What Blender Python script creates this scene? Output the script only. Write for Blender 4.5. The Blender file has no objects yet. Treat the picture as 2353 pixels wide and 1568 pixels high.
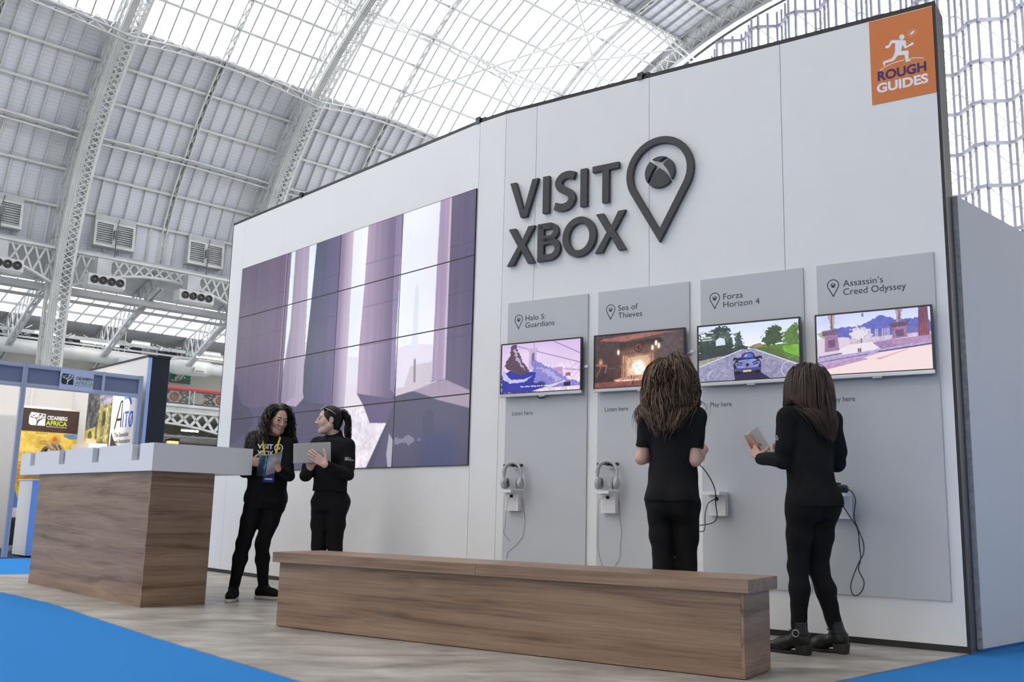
import bpy, bmesh, math, random
import numpy as np
from mathutils import Vector, Matrix
random.seed(7)
R = math.radians
SC = bpy.context.scene
COL = SC.collection

# ------------------------------------------------------------------ camera, sky, exposure
CAM_H = 0.7741
PITCH, ROLL, FPX = R(9.98856), R(1.42247), 2227.136
cp, sp = math.cos(PITCH), math.sin(PITCH)
fw = Vector((0, cp, sp)); rt = Vector((1, 0, 0)); up = Vector((0, -sp, cp))
rt2 = rt * math.cos(ROLL) + up * math.sin(ROLL)
up2 = -rt * math.sin(ROLL) + up * math.cos(ROLL)
cam_d = bpy.data.cameras.new('camera')
cam = bpy.data.objects.new('camera', cam_d); COL.objects.link(cam)
cam_d.sensor_fit = 'HORIZONTAL'; cam_d.sensor_width = 36.0
cam_d.lens = FPX / 2353.0 * 36.0
cam_d.clip_start = 0.05; cam_d.clip_end = 500
M = Matrix((rt2, up2, -fw)).transposed().to_4x4()
M.translation = Vector((0, 0, CAM_H))
cam.matrix_world = M
SC.camera = cam

world = bpy.data.worlds.new('overcast_sky'); SC.world = world
world.use_nodes = True
wn = world.node_tree.nodes; wl = world.node_tree.links
bg = wn['Background']
bg.inputs['Color'].default_value = (1.0, 0.978, 0.945, 1)
bg.inputs['Strength'].default_value = 4.75
SC.view_settings.view_transform = 'Standard'
SC.view_settings.look = 'None'
SC.view_settings.gamma = 1.0
SC.view_settings.use_curve_mapping = False
SC.view_settings.exposure = 0.0
try:
    SC.cycles.use_denoising = True
    SC.cycles.use_adaptive_sampling = True
    SC.cycles.adaptive_threshold = 0.06
    SC.cycles.max_bounces = 6
    SC.cycles.diffuse_bounces = 4
    SC.cycles.glossy_bounces = 2
    SC.cycles.transmission_bounces = 3
    SC.cycles.transparent_max_bounces = 10
    SC.cycles.sample_clamp_indirect = 6
    SC.cycles.caustics_reflective = False
    SC.cycles.caustics_refractive = False
except Exception:
    pass

# ------------------------------------------------------------------ frames
AU = R(42.5847)                      # hall axis; the stand's long wall is square to it
Ud = Vector((math.cos(AU), math.sin(AU), 0)); Vv = Vector((-math.sin(AU), math.cos(AU), 0))
def P(u, v, z=0.0):
    return Vector((u * Ud.x + v * Vv.x, u * Ud.y + v * Vv.y, z))
AL, AR = -0.8275538, -0.6048547     # directions of the two flat stretches of the stand's wall
PL = Vector((-3.28594, 11.46705, 0)); PR = Vector((2.785436, 6.050058, 0))
dL = Vector((math.cos(AL), math.sin(AL), 0)); dR = Vector((math.cos(AR), math.sin(AR), 0))
nL = Vector((dL.y, -dL.x, 0)); nR = Vector((dR.y, -dR.x, 0))   # towards the visitors
def WL(s, z, off=0.0): return PL + dL * s + nL * off + Vector((0, 0, z))
def WR(s, z, off=0.0): return PR + dR * s + nR * off + Vector((0, 0, z))

# ------------------------------------------------------------------ materials
def mat(name, col=(0.8, 0.8, 0.8), rough=0.5, metal=0.0, spec=0.5, noise=0.0, nscale=20.0, bump=0.0, bscale=None, coat=0.0):
    m = bpy.data.materials.new(name); m.use_nodes = True
    nt = m.node_tree; b = nt.nodes['Principled BSDF']
    b.inputs['Base Color'].default_value = (*col, 1)
    b.inputs['Roughness'].default_value = rough
    b.inputs['Metallic'].default_value = metal
    b.inputs['Specular IOR Level'].default_value = spec
    if coat: b.inputs['Coat Weight'].default_value = coat
    if noise or bump:
        tc = nt.nodes.new('ShaderNodeTexCoord')
    if noise:
        n = nt.nodes.new('ShaderNodeTexNoise'); n.inputs['Scale'].default_value = nscale; n.inputs['Detail'].default_value = 5
        nt.links.new(tc.outputs['Object'], n.inputs['Vector'])
        r = nt.nodes.new('ShaderNodeMapRange')
        r.inputs['From Min'].default_value = 0.3; r.inputs['From Max'].default_value = 0.7
        r.inputs['To Min'].default_value = 1 - noise; r.inputs['To Max'].default_value = 1 + noise
        nt.links.new(n.outputs['Fac'], r.inputs['Value'])
        mx = nt.nodes.new('ShaderNodeMix'); mx.data_type = 'RGBA'; mx.blend_type = 'MULTIPLY'
        mx.inputs['Factor'].default_value = 1.0
        mx.inputs[6].default_value = (*col, 1)
        nt.links.new(r.outputs['Result'], mx.inputs[7])
        nt.links.new(mx.outputs[2], b.inputs['Base Color'])
    if bump:
        n2 = nt.nodes.new('ShaderNodeTexNoise'); n2.inputs['Scale'].default_value = bscale or nscale * 3; n2.inputs['Detail'].default_value = 4
        nt.links.new(tc.outputs['Object'], n2.inputs['Vector'])
        bp = nt.nodes.new('ShaderNodeBump'); bp.inputs['Strength'].default_value = bump; bp.inputs['Distance'].default_value = 0.01
        nt.links.new(n2.outputs['Fac'], bp.inputs['Height'])
        nt.links.new(bp.outputs['Normal'], b.inputs['Normal'])
    return m

def mat_emit(name, col, strength):
    m = mat(name, col, 0.5)
    b = m.node_tree.nodes['Principled BSDF']
    b.inputs['Emission Color'].default_value = (*col, 1); b.inputs['Emission Strength'].default_value = strength
    return m

def mat_attr(name, emit=0.0, rough=0.5, spec=0.5):
    """colour taken from the mesh's own point colours (a printed or displayed picture)"""
    m = bpy.data.materials.new(name); m.use_nodes = True
    nt = m.node_tree; b = nt.nodes['Principled BSDF']
    a = nt.nodes.new('ShaderNodeAttribute'); a.attribute_name = 'picture'
    b.inputs['Roughness'].default_value = rough
    b.inputs['Specular IOR Level'].default_value = spec
    if emit:
        b.inputs['Base Color'].default_value = (0.01, 0.01, 0.012, 1)
        nt.links.new(a.outputs['Color'], b.inputs['Emission Color'])
        b.inputs['Emission Strength'].default_value = emit
    else:
        nt.links.new(a.outputs['Color'], b.inputs['Base Color'])
    return m

def mat_wood(name, dark, mid, light, scale=1.0, rough=0.45):
    """walnut laminate with its grain lying along the object's x axis"""
    m = bpy.data.materials.new(name); m.use_nodes = True
    nt = m.node_tree; b = nt.nodes['Principled BSDF']; L = nt.links
    tc = nt.nodes.new('ShaderNodeTexCoord')
    mp = nt.nodes.new('ShaderNodeMapping'); mp.inputs['Scale'].default_value = (0.55 * scale, 6.5 * scale, 6.5 * scale)
    L.new(tc.outputs['Object'], mp.inputs['Vector'])
    n1 = nt.nodes.new('ShaderNodeTexNoise'); n1.inputs['Scale'].default_value = 1.6; n1.inputs['Detail'].default_value = 6; n1.inputs['Distortion'].default_value = 1.1
    L.new(mp.outputs['Vector'], n1.inputs['Vector'])
    mp2 = nt.nodes.new('ShaderNodeMapping'); mp2.inputs['Scale'].default_value = (2.2 * scale, 95 * scale, 95 * scale)
    L.new(tc.outputs['Object'], mp2.inputs['Vector'])
    n2 = nt.nodes.new('ShaderNodeTexNoise'); n2.inputs['Scale'].default_value = 1.0; n2.inputs['Detail'].default_value = 4
    L.new(mp2.outputs['Vector'], n2.inputs['Vector'])
    wv = nt.nodes.new('ShaderNodeTexWave'); wv.wave_type = 'BANDS'; wv.bands_direction = 'Z'; wv.inputs['Scale'].default_value = 0.35
    wv.inputs['Distortion'].default_value = 9.0; wv.inputs['Detail'].default_value = 3; wv.inputs['Detail Scale'].default_value = 0.7
    L.new(mp.outputs['Vector'], wv.inputs['Vector'])
    a = nt.nodes.new('ShaderNodeMath'); a.operation = 'MULTIPLY_ADD'; a.inputs[1].default_value = 0.12
    L.new(wv.outputs['Fac'], a.inputs[0]); 
    a2 = nt.nodes.new('ShaderNodeMath'); a2.operation = 'MULTIPLY'; a2.inputs[1].default_value = 0.72
    L.new(n1.outputs['Fac'], a2.inputs[0]); L.new(a2.outputs[0], a.inputs[2])
    a3 = nt.nodes.new('ShaderNodeMath'); a3.operation = 'MULTIPLY_ADD'; a3.inputs[1].default_value = 0.52
    L.new(n2.outputs['Fac'], a3.inputs[0]); L.new(a.outputs[0], a3.inputs[2])
    cr = nt.nodes.new('ShaderNodeValToRGB')
    e = cr.color_ramp.elements; e[0].position = 0.47; e[0].color = (*dark, 1); e[1].position = 0.86; e[1].color = (*light, 1)
    x = cr.color_ramp.elements.new(0.64); x.color = (*mid, 1)
    L.new(a3.outputs[0], cr.inputs['Fac']); L.new(cr.outputs['Color'], b.inputs['Base Color'])
    b.inputs['Roughness'].default_value = rough
    return m

def mat_glass(name, tint=(0.9, 0.92, 0.95), clear=0.8):
    m = bpy.data.materials.new(name); m.use_nodes = True
    nt = m.node_tree; nt.nodes.remove(nt.nodes['Principled BSDF'])
    o = nt.nodes['Material Output']
    t = nt.nodes.new('ShaderNodeBsdfTransparent'); t.inputs['Color'].default_value = (*tint, 1)
    d = nt.nodes.new('ShaderNodeBsdfTranslucent'); d.inputs['Color'].default_value = (*tint, 1)
    mx = nt.nodes.new('ShaderNodeMixShader'); mx.inputs['Fac'].default_value = clear
    nt.links.new(d.outputs[0], mx.inputs[1]); nt.links.new(t.outputs[0], mx.inputs[2]); nt.links.new(mx.outputs[0], o.inputs['Surface'])
    return m

def srgb(r, g, b):
    f = lambda c: (c / 255 / 12.92) if c / 255 <= 0.04045 else ((c / 255 + 0.055) / 1.055) ** 2.4
    return (f(r), f(g), f(b))

MT = {}
MT['wall'] = mat('white_paint', (0.81, 0.805, 0.80), 0.55, noise=0.012, nscale=3.0)
MT['wall_plain'] = mat('white_board', (0.76, 0.77, 0.81), 0.5, noise=0.015, nscale=2.0)
MT['black'] = mat('black_trim', (0.012, 0.012, 0.014), 0.5)
MT['charcoal'] = mat('charcoal_paint', (0.060, 0.060, 0.066), 0.6, noise=0.05, nscale=60)
MT['letter'] = mat('charcoal_letter', (0.048, 0.047, 0.052), 0.55, noise=0.06, nscale=80)
MT['board'] = mat('grey_board', (0.545, 0.555, 0.575), 0.6, noise=0.012, nscale=4)
MT['ink'] = mat('dark_ink', (0.022, 0.022, 0.028), 0.7)
MT['white_ink'] = mat('white_ink', (0.85, 0.85, 0.88), 0.7)
MT['steel_white'] = mat('painted_steel', (0.50, 0.52, 0.535), 0.5, noise=0.10, nscale=1.2)
MT['steel_grey'] = mat('grey_steel', (0.40, 0.42, 0.45), 0.55, noise=0.12, nscale=1.0)
MT['steel_dark'] = mat('dark_steel', (0.11, 0.12, 0.13), 0.55)
MT['bar_dark'] = mat('glazing_bar_paint', (0.20, 0.205, 0.25), 0.5)
MT['gable_steel'] = mat('gable_steel', (0.31, 0.32, 0.40), 0.5, noise=0.08, nscale=1.5)
MT['glass'] = mat_glass('frosted_roof_glass', (0.93, 0.95, 0.97), 0.80)
MT['floor'] = mat('floor_vinyl', (0.3, 0.3, 0.3), 0.4)
MT['carpet'] = mat('blue_carpet', (0.035, 0.235, 0.62), 0.95, noise=0.10, nscale=160, bump=0.5, bscale=420, spec=0.1)
MT['wood'] = mat_wood('walnut_laminate', (0.125, 0.072, 0.042), (0.245, 0.155, 0.098), (0.345, 0.232, 0.155))
MT['white_gloss'] = mat('white_laminate', (0.80, 0.785, 0.785), 0.35)
MT['plastic_black'] = mat('black_plastic', (0.015, 0.015, 0.017), 0.35)
MT['silver'] = mat('silver_plastic', (0.52, 0.53, 0.55), 0.3, metal=0.7)
MT['alu'] = mat('aluminium_profile', (0.42, 0.46, 0.58), 0.35, metal=0.35)
MT['concrete'] = mat('hall_concrete', (0.56, 0.53, 0.48), 0.7, noise=0.1, nscale=2)

# ------------------------------------------------------------------ mesh helpers
class MB:
    def __init__(s): s.v = []; s.f = []; s.mi = []; s.cur = 0; s.sm = []; s.smooth = False
    def add(s, vs, fs):
        o = len(s.v); s.v.extend([tuple(x) for x in vs])
        for f in fs:
            s.f.append([i + o for i in f]); s.mi.append(s.cur); s.sm.append(s.smooth)
        return s
    def hexa(s, c):
        return s.add(c, [(0, 3, 2, 1), (4, 5, 6, 7), (0, 1, 5, 4), (1, 2, 6, 5), (2, 3, 7, 6), (3, 0, 4, 7)])
    def box(s, x0, x1, y0, y1, z0, z1, fr=None):
        c = [Vector(q) for q in [(x0, y0, z0), (x1, y0, z0), (x1, y1, z0), (x0, y1, z0), (x0, y0, z1), (x1, y0, z1), (x1, y1, z1), (x0, y1, z1)]]
        if fr: c = [fr(*q) for q in c]
        return s.hexa(c)
    def bar(s, a, b, w, h=None, upv=None):
        a = Vector(a); b = Vector(b); h = w if h is None else h
        d = (b - a)
        if d.length < 1e-6: return s
        d.normalize(); u = Vector(upv) if upv is not None else Vector((0, 0, 1))
        if abs(d.dot(u)) > 0.98: u = Vector((1, 0, 0)) if abs(d.x) < 0.9 else Vector((0, 1, 0))
        x = d.cross(u).normalized() * (w / 2); y = x.cross(d).normalized() * (h / 2)
        return s.hexa([a - x - y, a + x - y, a + x + y, a - x + y, b - x - y, b + x - y, b + x + y, b - x + y])
    def tube(s, pts, r, n=8, cap=True, flat=1.0):
        pts = [Vector(q) for q in pts]; m = len(pts)
        rs = r if hasattr(r, '__len__') else [r] * m
        d0 = (pts[1] - pts[0]).normalized(); ref = Vector((0, 0, 1)) if abs(d0.z) < 0.9 else Vector((1, 0, 0))
        x = d0.cross(ref).normalized(); vs = []
        for i, q in enumerate(pts):
            d = (pts[min(i + 1, m - 1)] - pts[max(i - 1, 0)])
            if d.length < 1e-9: d = d0
            d.normalize(); x = (x - d * x.dot(d))
            if x.length < 1e-6: x = d.orthogonal()
            x.normalize(); y = d.cross(x)
            for k in range(n):
                a = 2 * math.pi * k / n
                vs.append(q + (x * math.cos(a) + y * math.sin(a) * flat) * rs[i])
        fs = []
        for i in range(m - 1):
            for k in range(n):
                k2 = (k + 1) % n; fs.append((i * n + k, i * n + k2, (i + 1) * n + k2, (i + 1) * n + k))
        if cap:
            fs.append(tuple(range(n - 1, -1, -1))); fs.append(tuple((m - 1) * n + k for k in range(n)))
        return s.add(vs, fs)
    def lathe(s, prof, n=24, fr=None):
        """prof: (radius, height) pairs turned about z, then placed by fr"""
        vs = []; fs = []
        for r, z in prof:
            for k in range(n):
                a = 2 * math.pi * k / n; q = Vector((r * math.cos(a), r * math.sin(a), z)); vs.append(fr(*q) if fr else q)
        for i in range(len(prof) - 1):
            for k in range(n):
                k2 = (k + 1) % n; fs.append((i * n + k, i * n + k2, (i + 1) * n + k2, (i + 1) * n + k))
        if prof[0][0] > 1e-6: fs.append(tuple(range(n - 1, -1, -1)))
        if prof[-1][0] > 1e-6: fs.append(tuple((len(prof) - 1) * n + k for k in range(n)))
        return s.add(vs, fs)
    def prism(s, poly, d0, d1, fr):
        """outline poly (x,y) carried from depth d0 to d1 by fr(x,y,d)"""
        n = len(poly)
        vs = [fr(x, y, d0) for x, y in poly] + [fr(x, y, d1) for x, y in poly]
        fs = [tuple(range(n - 1, -1, -1)), tuple(range(n, 2 * n))] + [(i, (i + 1) % n, n + (i + 1) % n, n + i) for i in range(n)]
        return s.add(vs, fs)
    def ring(s, outer, inner, d0, d1, fr):
        n = len(outer)
        vs = [fr(x, y, d) for d in (d0, d1) for lst in (outer, inner) for x, y in lst]
        fs = []
        for i in range(n):
            j = (i + 1) % n
            fs += [(i, j, n + j, n + i), (2 * n + i, 3 * n + i, 3 * n + j, 2 * n + j), (i, 2 * n + i, 2 * n + j, j), (n + i, n + j, 3 * n + j, 3 * n + i)]
        return s.add(vs, fs)
    def quad(s, a, b, c, d): return s.add([a, b, c, d], [(0, 1, 2, 3)])
    def build(s, name, mats, parent=None, bevel=0.0, fixn=True, origin=None, rot=0.0):
        me = bpy.data.meshes.new(name)
        vs = s.v
        o = bpy.data.objects.new(name, me)
        if origin is not None:
            mi = (Matrix.Translation(Vector(origin)) @ Matrix.Rotation(rot, 4, 'Z'))
            o.matrix_world = mi; inv = mi.inverted(); vs = [tuple(inv @ Vector(q)) for q in vs]
        me.from_pydata(vs, [], s.f)
        for m in (mats if isinstance(mats, (list, tuple)) else [mats]): me.materials.append(m)
        me.polygons.foreach_set('material_index', s.mi); me.polygons.foreach_set('use_smooth', s.sm)
        me.update()
        if fixn:
            b = bmesh.new(); b.from_mesh(me); bmesh.ops.recalc_face_normals(b, faces=b.faces); b.to_mesh(me); b.free()
        COL.objects.link(o)
        if parent is not None:
            o.parent = parent
            o.matrix_parent_inverse = parent.matrix_world.inverted()
        if bevel:
            md = o.modifiers.new('edge', 'BEVEL'); md.width = bevel; md.segments = 2; md.limit_method = 'ANGLE'; md.angle_limit = R(40)
        return o

def tag(o, label=None, cat=None, group=None, kind=None):
    if label: o['label'] = label
    if cat: o['category'] = cat
    if group: o['group'] = group
    if kind: o['kind'] = kind
    return o
def empty(name, loc, rz=0.0):
    o = bpy.data.objects.new(name, None); COL.objects.link(o)
    o.empty_display_size = 0.1
    o.matrix_world = Matrix.Translation(Vector(loc)) @ Matrix.Rotation(rz, 4, 'Z')
    return o
def thing(name, label, cat, loc=(0, 0, 0), group=None, rz=0.0):
    return tag(empty(name, loc, rz), label, cat, group)
def lin(a, b, t): return a + (b - a) * t
def smooth_poly(pts, it=2):
    p = [tuple(q) for q in pts]
    for _ in range(it):
        q = [p[0]]
        for a, b in zip(p[:-1], p[1:]):
            q.append(tuple(lin(x, y, 0.25) for x, y in zip(a, b))); q.append(tuple(lin(x, y, 0.75) for x, y in zip(a, b)))
        q.append(p[-1]); p = q
    return p
def spline(pts, n=8):
    """Catmull-Rom through the points"""
    p = [Vector(q) for q in pts]; p = [p[0] * 2 - p[1]] + p + [p[-1] * 2 - p[-2]]; out = []
    for i in range(1, len(p) - 2):
        for k in range(n):
            t = k / n; a, b, c, d = p[i - 1:i + 3]
            out.append(0.5 * ((2 * b) + (c - a) * t + (2 * a - 5 * b + 4 * c - d) * t * t + (3 * b - a - 3 * c + d) * t ** 3))
    out.append(p[-2]); return out

_fonts = {}
def text_mesh(s, size=1.0, bold=0.0, sx=1.0, shear=0.0, spacing=1.0):
    """flat lettering from Blender's built-in font: (verts in x,y, faces, width)"""
    key = (s, size, bold, sx, shear, spacing)
    if key in _fonts: return _fonts[key]
    cu = bpy.data.curves.new('lettering', 'FONT'); cu.body = s; cu.size = size; cu.offset = bold; cu.shear = shear; cu.space_character = spacing
    cu.resolution_u = 6; cu.fill_mode = 'FRONT'
    ob = bpy.data.objects.new('lettering', cu); COL.objects.link(ob)
    dg = bpy.context.evaluated_depsgraph_get()
    me = bpy.data.meshes.new_from_object(ob.evaluated_get(dg))
    vs = [(q.co.x * sx, q.co.y) for q in me.vertices]; fs = [tuple(f.vertices) for f in me.polygons]
    bpy.data.objects.remove(ob); bpy.data.curves.remove(cu); bpy.data.meshes.remove(me)
    x0 = min(q[0] for q in vs); x1 = max(q[0] for q in vs)
    vs = [(q[0] - x0, q[1]) for q in vs]
    _fonts[key] = (vs, fs, x1 - x0)
    return _fonts[key]
def put_text(mb, s, fr, x, y, width=None, height=None, bold=0.0, shear=0.0, thick=0.0, d=0.0, cap=0.729):
    """lettering with its left end on the base line at (x,y); height is the capital height; fr(x,y,d) places it"""
    size = (height or 0.05) / cap
    vs, fs, w = text_mesh(s, 1.0, bold, 1.0, shear)
    kx = (width / w) if width else size
    pts = [fr(x + q[0] * kx, y + q[1] * size, d) for q in vs]
    mb.add(pts, fs)
    return w * kx
# ================================================================== the hall
VC = 24.2                      # middle of the vault
SKIN = [(51.45, 10.0), (51.35, 13.4), (50.95, 15.6), (50.15, 17.4), (49.05, 19.1), (47.95, 20.7), (46.75, 22.2), (45.3, 23.6), (43.95, 24.95), (42.7, 26.1), (41.3, 27.35),
        (39.6, 28.6), (37.5, 29.7), (35.2, 30.6), (32.6, 31.35), (29.0, 31.9), (VC, 32.1)]
INN = [(50.3, 0), (50.28, 9.0), (50.0, 12.6), (49.1, 15.9), (47.7, 18.8), (45.5, 21.5), (42.9, 24.0), (39.2, 26.5), (36.2, 28.0), (33, 29.2), (29, 30.0), (VC, 30.3)]
def mirror(p): return (2 * VC - p[0], p[1])
U0, U1, BAY = -36.83, 46.8, 10.45
RIBS = [15.42 + BAY * k for k in range(-5, 3)]
# station index of purlins on the skin; the glass lies between two of them
PUR_MAIN = {1: 'low', 4: 'mid', 7: 'main', 10: 'main', 13: 'main'}
GL0, GL1 = 7, 13

def lerp_chain(pts, step):
    """points every ~step metres along a polyline"""
    d = [0]
    for a, b in zip(pts[:-1], pts[1:]): d.append(d[-1] + math.hypot(b[0] - a[0], b[1] - a[1]))
    n = max(2, int(round(d[-1] / step))); out = []; j = 0
    for i in range(n + 1):
        t = d[-1] * i / n
        while j < len(d) - 2 and d[j + 1] < t: j += 1
        k = (t - d[j]) / max(1e-9, d[j + 1] - d[j]); out.append((lin(pts[j][0], pts[j + 1][0], k), lin(pts[j][1], pts[j + 1][1], k)))
    return out

# floors ------------------------------------------------------------
def mat_vinyl():
    m = MT['floor']; nt = m.node_tree; b = nt.nodes['Principled BSDF']; L = nt.links
    tc = nt.nodes.new('ShaderNodeTexCoord')
    mp = nt.nodes.new('ShaderNodeMapping'); mp.inputs['Rotation'].default_value = (0, 0, R(-20)); mp.inputs['Scale'].default_value = (1.0, 2.1, 1)
    L.new(tc.outputs['Object'], mp.inputs['Vector'])
    n = nt.nodes.new('ShaderNodeTexNoise'); n.inputs['Scale'].default_value = 1.9; n.inputs['Detail'].default_value = 9; n.inputs['Roughness'].default_value = 0.62; n.inputs['Distortion'].default_value = 0.5
    L.new(mp.outputs['Vector'], n.inputs['Vector'])
    cr = nt.nodes.new('ShaderNodeValToRGB'); e = cr.color_ramp.elements
    e[0].position = 0.32; e[0].color = (0.21, 0.19, 0.165, 1); e[1].position = 0.70; e[1].color = (0.56, 0.525, 0.465, 1)
    x = e.new(0.5); x.color = (0.36, 0.335, 0.295, 1)
    L.new(n.outputs['Fac'], cr.inputs['Fac']); L.new(cr.outputs['Color'], b.inputs['Base Color'])
    b.inputs['Roughness'].default_value = 0.42
mat_vinyl()
VIN = [(0.045, 3.42), (2.84, 6.10), (3.05, 6.42), (-3.2, 12.0), (-5.26, 10.36), (-5.9, 10.15), (-4.292, 8.49), (-3.531, 7.731), (-2.072, 5.925), (-0.89, 4.543)]
m = MB(); m.prism(VIN, -0.02, 0.0, lambda x, y, d: Vector((x, y, d))); o = m.build('floor', MT['floor']); tag(o, kind='structure')
m = MB(); m.quad(P(-3, -3, -0.006), P(13, -3, -0.006), P(13, 14.3, -0.006), P(-3, 14.3, -0.006)); o = m.build('aisle_carpet', MT['carpet'], fixn=False)
tag(o, 'bright blue carpet of the aisles around the stand', 'carpet')
m = MB(); m.quad(P(-38, -14, -0.03), P(48, -14, -0.03), P(48, 62, -0.03), P(-38, 62, -0.03)); o = m.build('floor_hall', MT['concrete'], fixn=False); tag(o, kind='structure')

# vault skin: boards, glass, bars, purlins ------------------------------------------------------------
def mat_boards():
    m = mat('roof_boards', (0.56, 0.59, 0.65), 0.6); nt = m.node_tree; b = nt.nodes['Principled BSDF']; L = nt.links
    tc = nt.nodes.new('ShaderNodeTexCoord'); sep = nt.nodes.new('ShaderNodeSeparateXYZ'); L.new(tc.outputs['Object'], sep.inputs[0])
    # plank lines follow height, boards are laid along the hall
    k = nt.nodes.new('ShaderNodeMath'); k.operation = 'MULTIPLY'; k.inputs[1].default_value = 6.5; L.new(sep.outputs['Z'], k.inputs[0])
    fr = nt.nodes.new('ShaderNodeMath'); fr.operation = 'FRACT'; L.new(k.outputs[0], fr.inputs[0])
    gt = nt.nodes.new('ShaderNodeMath'); gt.operation = 'LESS_THAN'; gt.inputs[1].default_value = 0.16; L.new(fr.outputs[0], gt.inputs[0])
    n = nt.nodes.new('ShaderNodeTexNoise'); n.inputs['Scale'].default_value = 0.5; n.inputs['Detail'].default_value = 6; L.new(tc.outputs['Object'], n.inputs['Vector'])
    mx = nt.nodes.new('ShaderNodeMix'); mx.data_type = 'RGBA'; mx.inputs[6].default_value = (0.46, 0.485, 0.55, 1); mx.inputs[7].default_value = (0.58, 0.61, 0.69, 1)
    L.new(n.outputs['Fac'], mx.inputs['Factor'])
    mx2 = nt.nodes.new('ShaderNodeMix'); mx2.data_type = 'RGBA'; mx2.blend_type = 'MULTIPLY'; mx2.inputs[7].default_value = (0.84, 0.84, 0.85, 1)
    L.new(gt.outputs[0], mx2.inputs['Factor']); L.new(mx.outputs[2], mx2.inputs[6]); L.new(mx2.outputs[2], b.inputs['Base Color'])
    return m
MT['boards'] = mat_boards()
full = [(p, False) for p in SKIN] + [(mirror(p), True) for p in reversed(SKIN[:-1])]
ceil_m = MB(); glass_m = MB()
for half in (0, 1):
    for i in range(1, len(SKIN) - 1):
        a, b = SKIN[i], SKIN[i + 1]
        if half: a, b = mirror(a), mirror(b)
        q = (P(U0, a[0], a[1]), P(U1, a[0], a[1]), P(U1, b[0], b[1]), P(U0, b[0], b[1]))
        (glass_m if GL0 <= i < GL1 else ceil_m).quad(*q)
ceiling = ceil_m.build('ceiling', MT['boards'], fixn=False); tag(ceiling, kind='structure')
glass_m.build('skylight_glazing', MT['glass'], ceiling, fixn=False)
# bars under the boards and the glass
jm = MB(); gm = MB()
us = []
for k in range(-1, 6):
    base = 15.42 + BAY * (k - 1)
    for h in (0, 1):
        for j in range(1, 7): us.append(base + h * BAY / 2 + j * BAY / 14)
for u in us:
    if u > U1 - 0.2: continue
    for i in range(1, len(SKIN) - 1):
        a, b = SKIN[i], SKIN[i + 1]
        d = Vector((b[0] - a[0], b[1] - a[1])).normalized(); nx, nz = -d.y * 1, d.x
        if nz > 0: nx, nz = -nx, -nz
        if GL0 <= i < GL1:
            gm.bar(P(u, a[0], a[1] - 0.04), P(u, b[0], b[1] - 0.04), 0.055, 0.10)
        elif u > 4:
            jm.bar(P(u, a[0] + nx * 0.07, a[1] + nz * 0.07), P(u, b[0] + nx * 0.07, b[1] + nz * 0.07), 0.045, 0.14)
gm.build('glazing_muntins', MT['bar_dark'], ceiling, fixn=False)
jm.build('board_ribs', MT['steel_white'], ceiling, fixn=False)
# purlins: light ones are rails, main ones lattice trusses that deepen towards the ribs
for half in (0, 1):
    for i in range(1, len(SKIN)):
        a = SKIN[i]; pa, pb = SKIN[i - 1], SKIN[min(i + 1, len(SKIN) - 1)]
        t = Vector((pb[0] - pa[0], pb[1] - pa[1])).normalized(); n = Vector((-abs(t.y), -abs(t.x)))
        if half: a = mirror(a); n.x = -n.x
        pm = MB(); kind = PUR_MAIN.get(i)
        at = lambda u, dd: P(u, a[0] + n.x * dd, a[1] + n.y * dd)
        ua, ub = (RIBS[4] - BAY * (0 if half else 1), U1) if not half else (U0, U1)
        upn = Vv * n.x + Vector((0, 0, n.y))
        pm.bar(at(ua, 0.10), at(ub, 0.10), 0.05, 0.20, upn); pm.bar(at(ua, 0.20), at(ub, 0.20), 0.13, 0.035, upn)
        if kind in ('main', 'mid') and not half:
            for rk in range(3, 8):
                r0, r1 = RIBS[rk], RIBS[rk] + BAY
                if r0 > U1 - 1: continue
                r1 = min(r1, U1); ns = 24; deep = 1.55 if kind == 'main' else 0.85
                low = [at(lin(r0, r1, j / ns), 0.45 + (deep - 0.45) * (abs(2 * j / ns - 1) ** 1.7)) for j in range(ns + 1)]
                top = [at(lin(r0, r1, j / ns), 0.22) for j in range(ns + 1)]
                for side in (-0.16, 0.16):
                    off = (Vv * n.y - Vector((0, 0, n.x))) * side
                    for j in range(ns):
                        pm.bar(low[j] + off, low[j + 1] + off, 0.07, 0.07)
                        pm.bar((top if j % 2 else low)[j] + off, (low if j % 2 else top)[j + 1] + off, 0.05, 0.05)
        pm.build('purlin', MT['steel_white'], ceiling, fixn=False)
# ventilation walk boards: a lighter secondary rib half way between the ribs
for k in range(3, 8):
    u = RIBS[k] + BAY / 2
    if u > U1: continue
    sm_ = MB()
    for half in (0, 1):
        pts = [(mirror(p) if half else p) for p in SKIN[1:]]
        ch = lerp_chain(pts, 0.75)
        for j in range(len(ch) - 1):
            a, b = ch[j], ch[j + 1]
            for du in (-0.13, 0.13):
                sm_.bar(P(u + du, a[0], a[1] - 0.22), P(u + du, b[0], b[1] - 0.22), 0.07, 0.34)
            sm_.bar(P(u - 0.13, a[0], a[1] - 0.38), P(u + 0.13, b[0], b[1] - 0.38), 0.035, 0.04)
            sm_.bar(P(u + 0.13, a[0], a[1] - 0.38), P(u - 0.13, b[0], b[1] - 0.38), 0.035, 0.04)
    sm_.build('secondary_rib', MT['steel_white'], ceiling, fixn=False)
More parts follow.
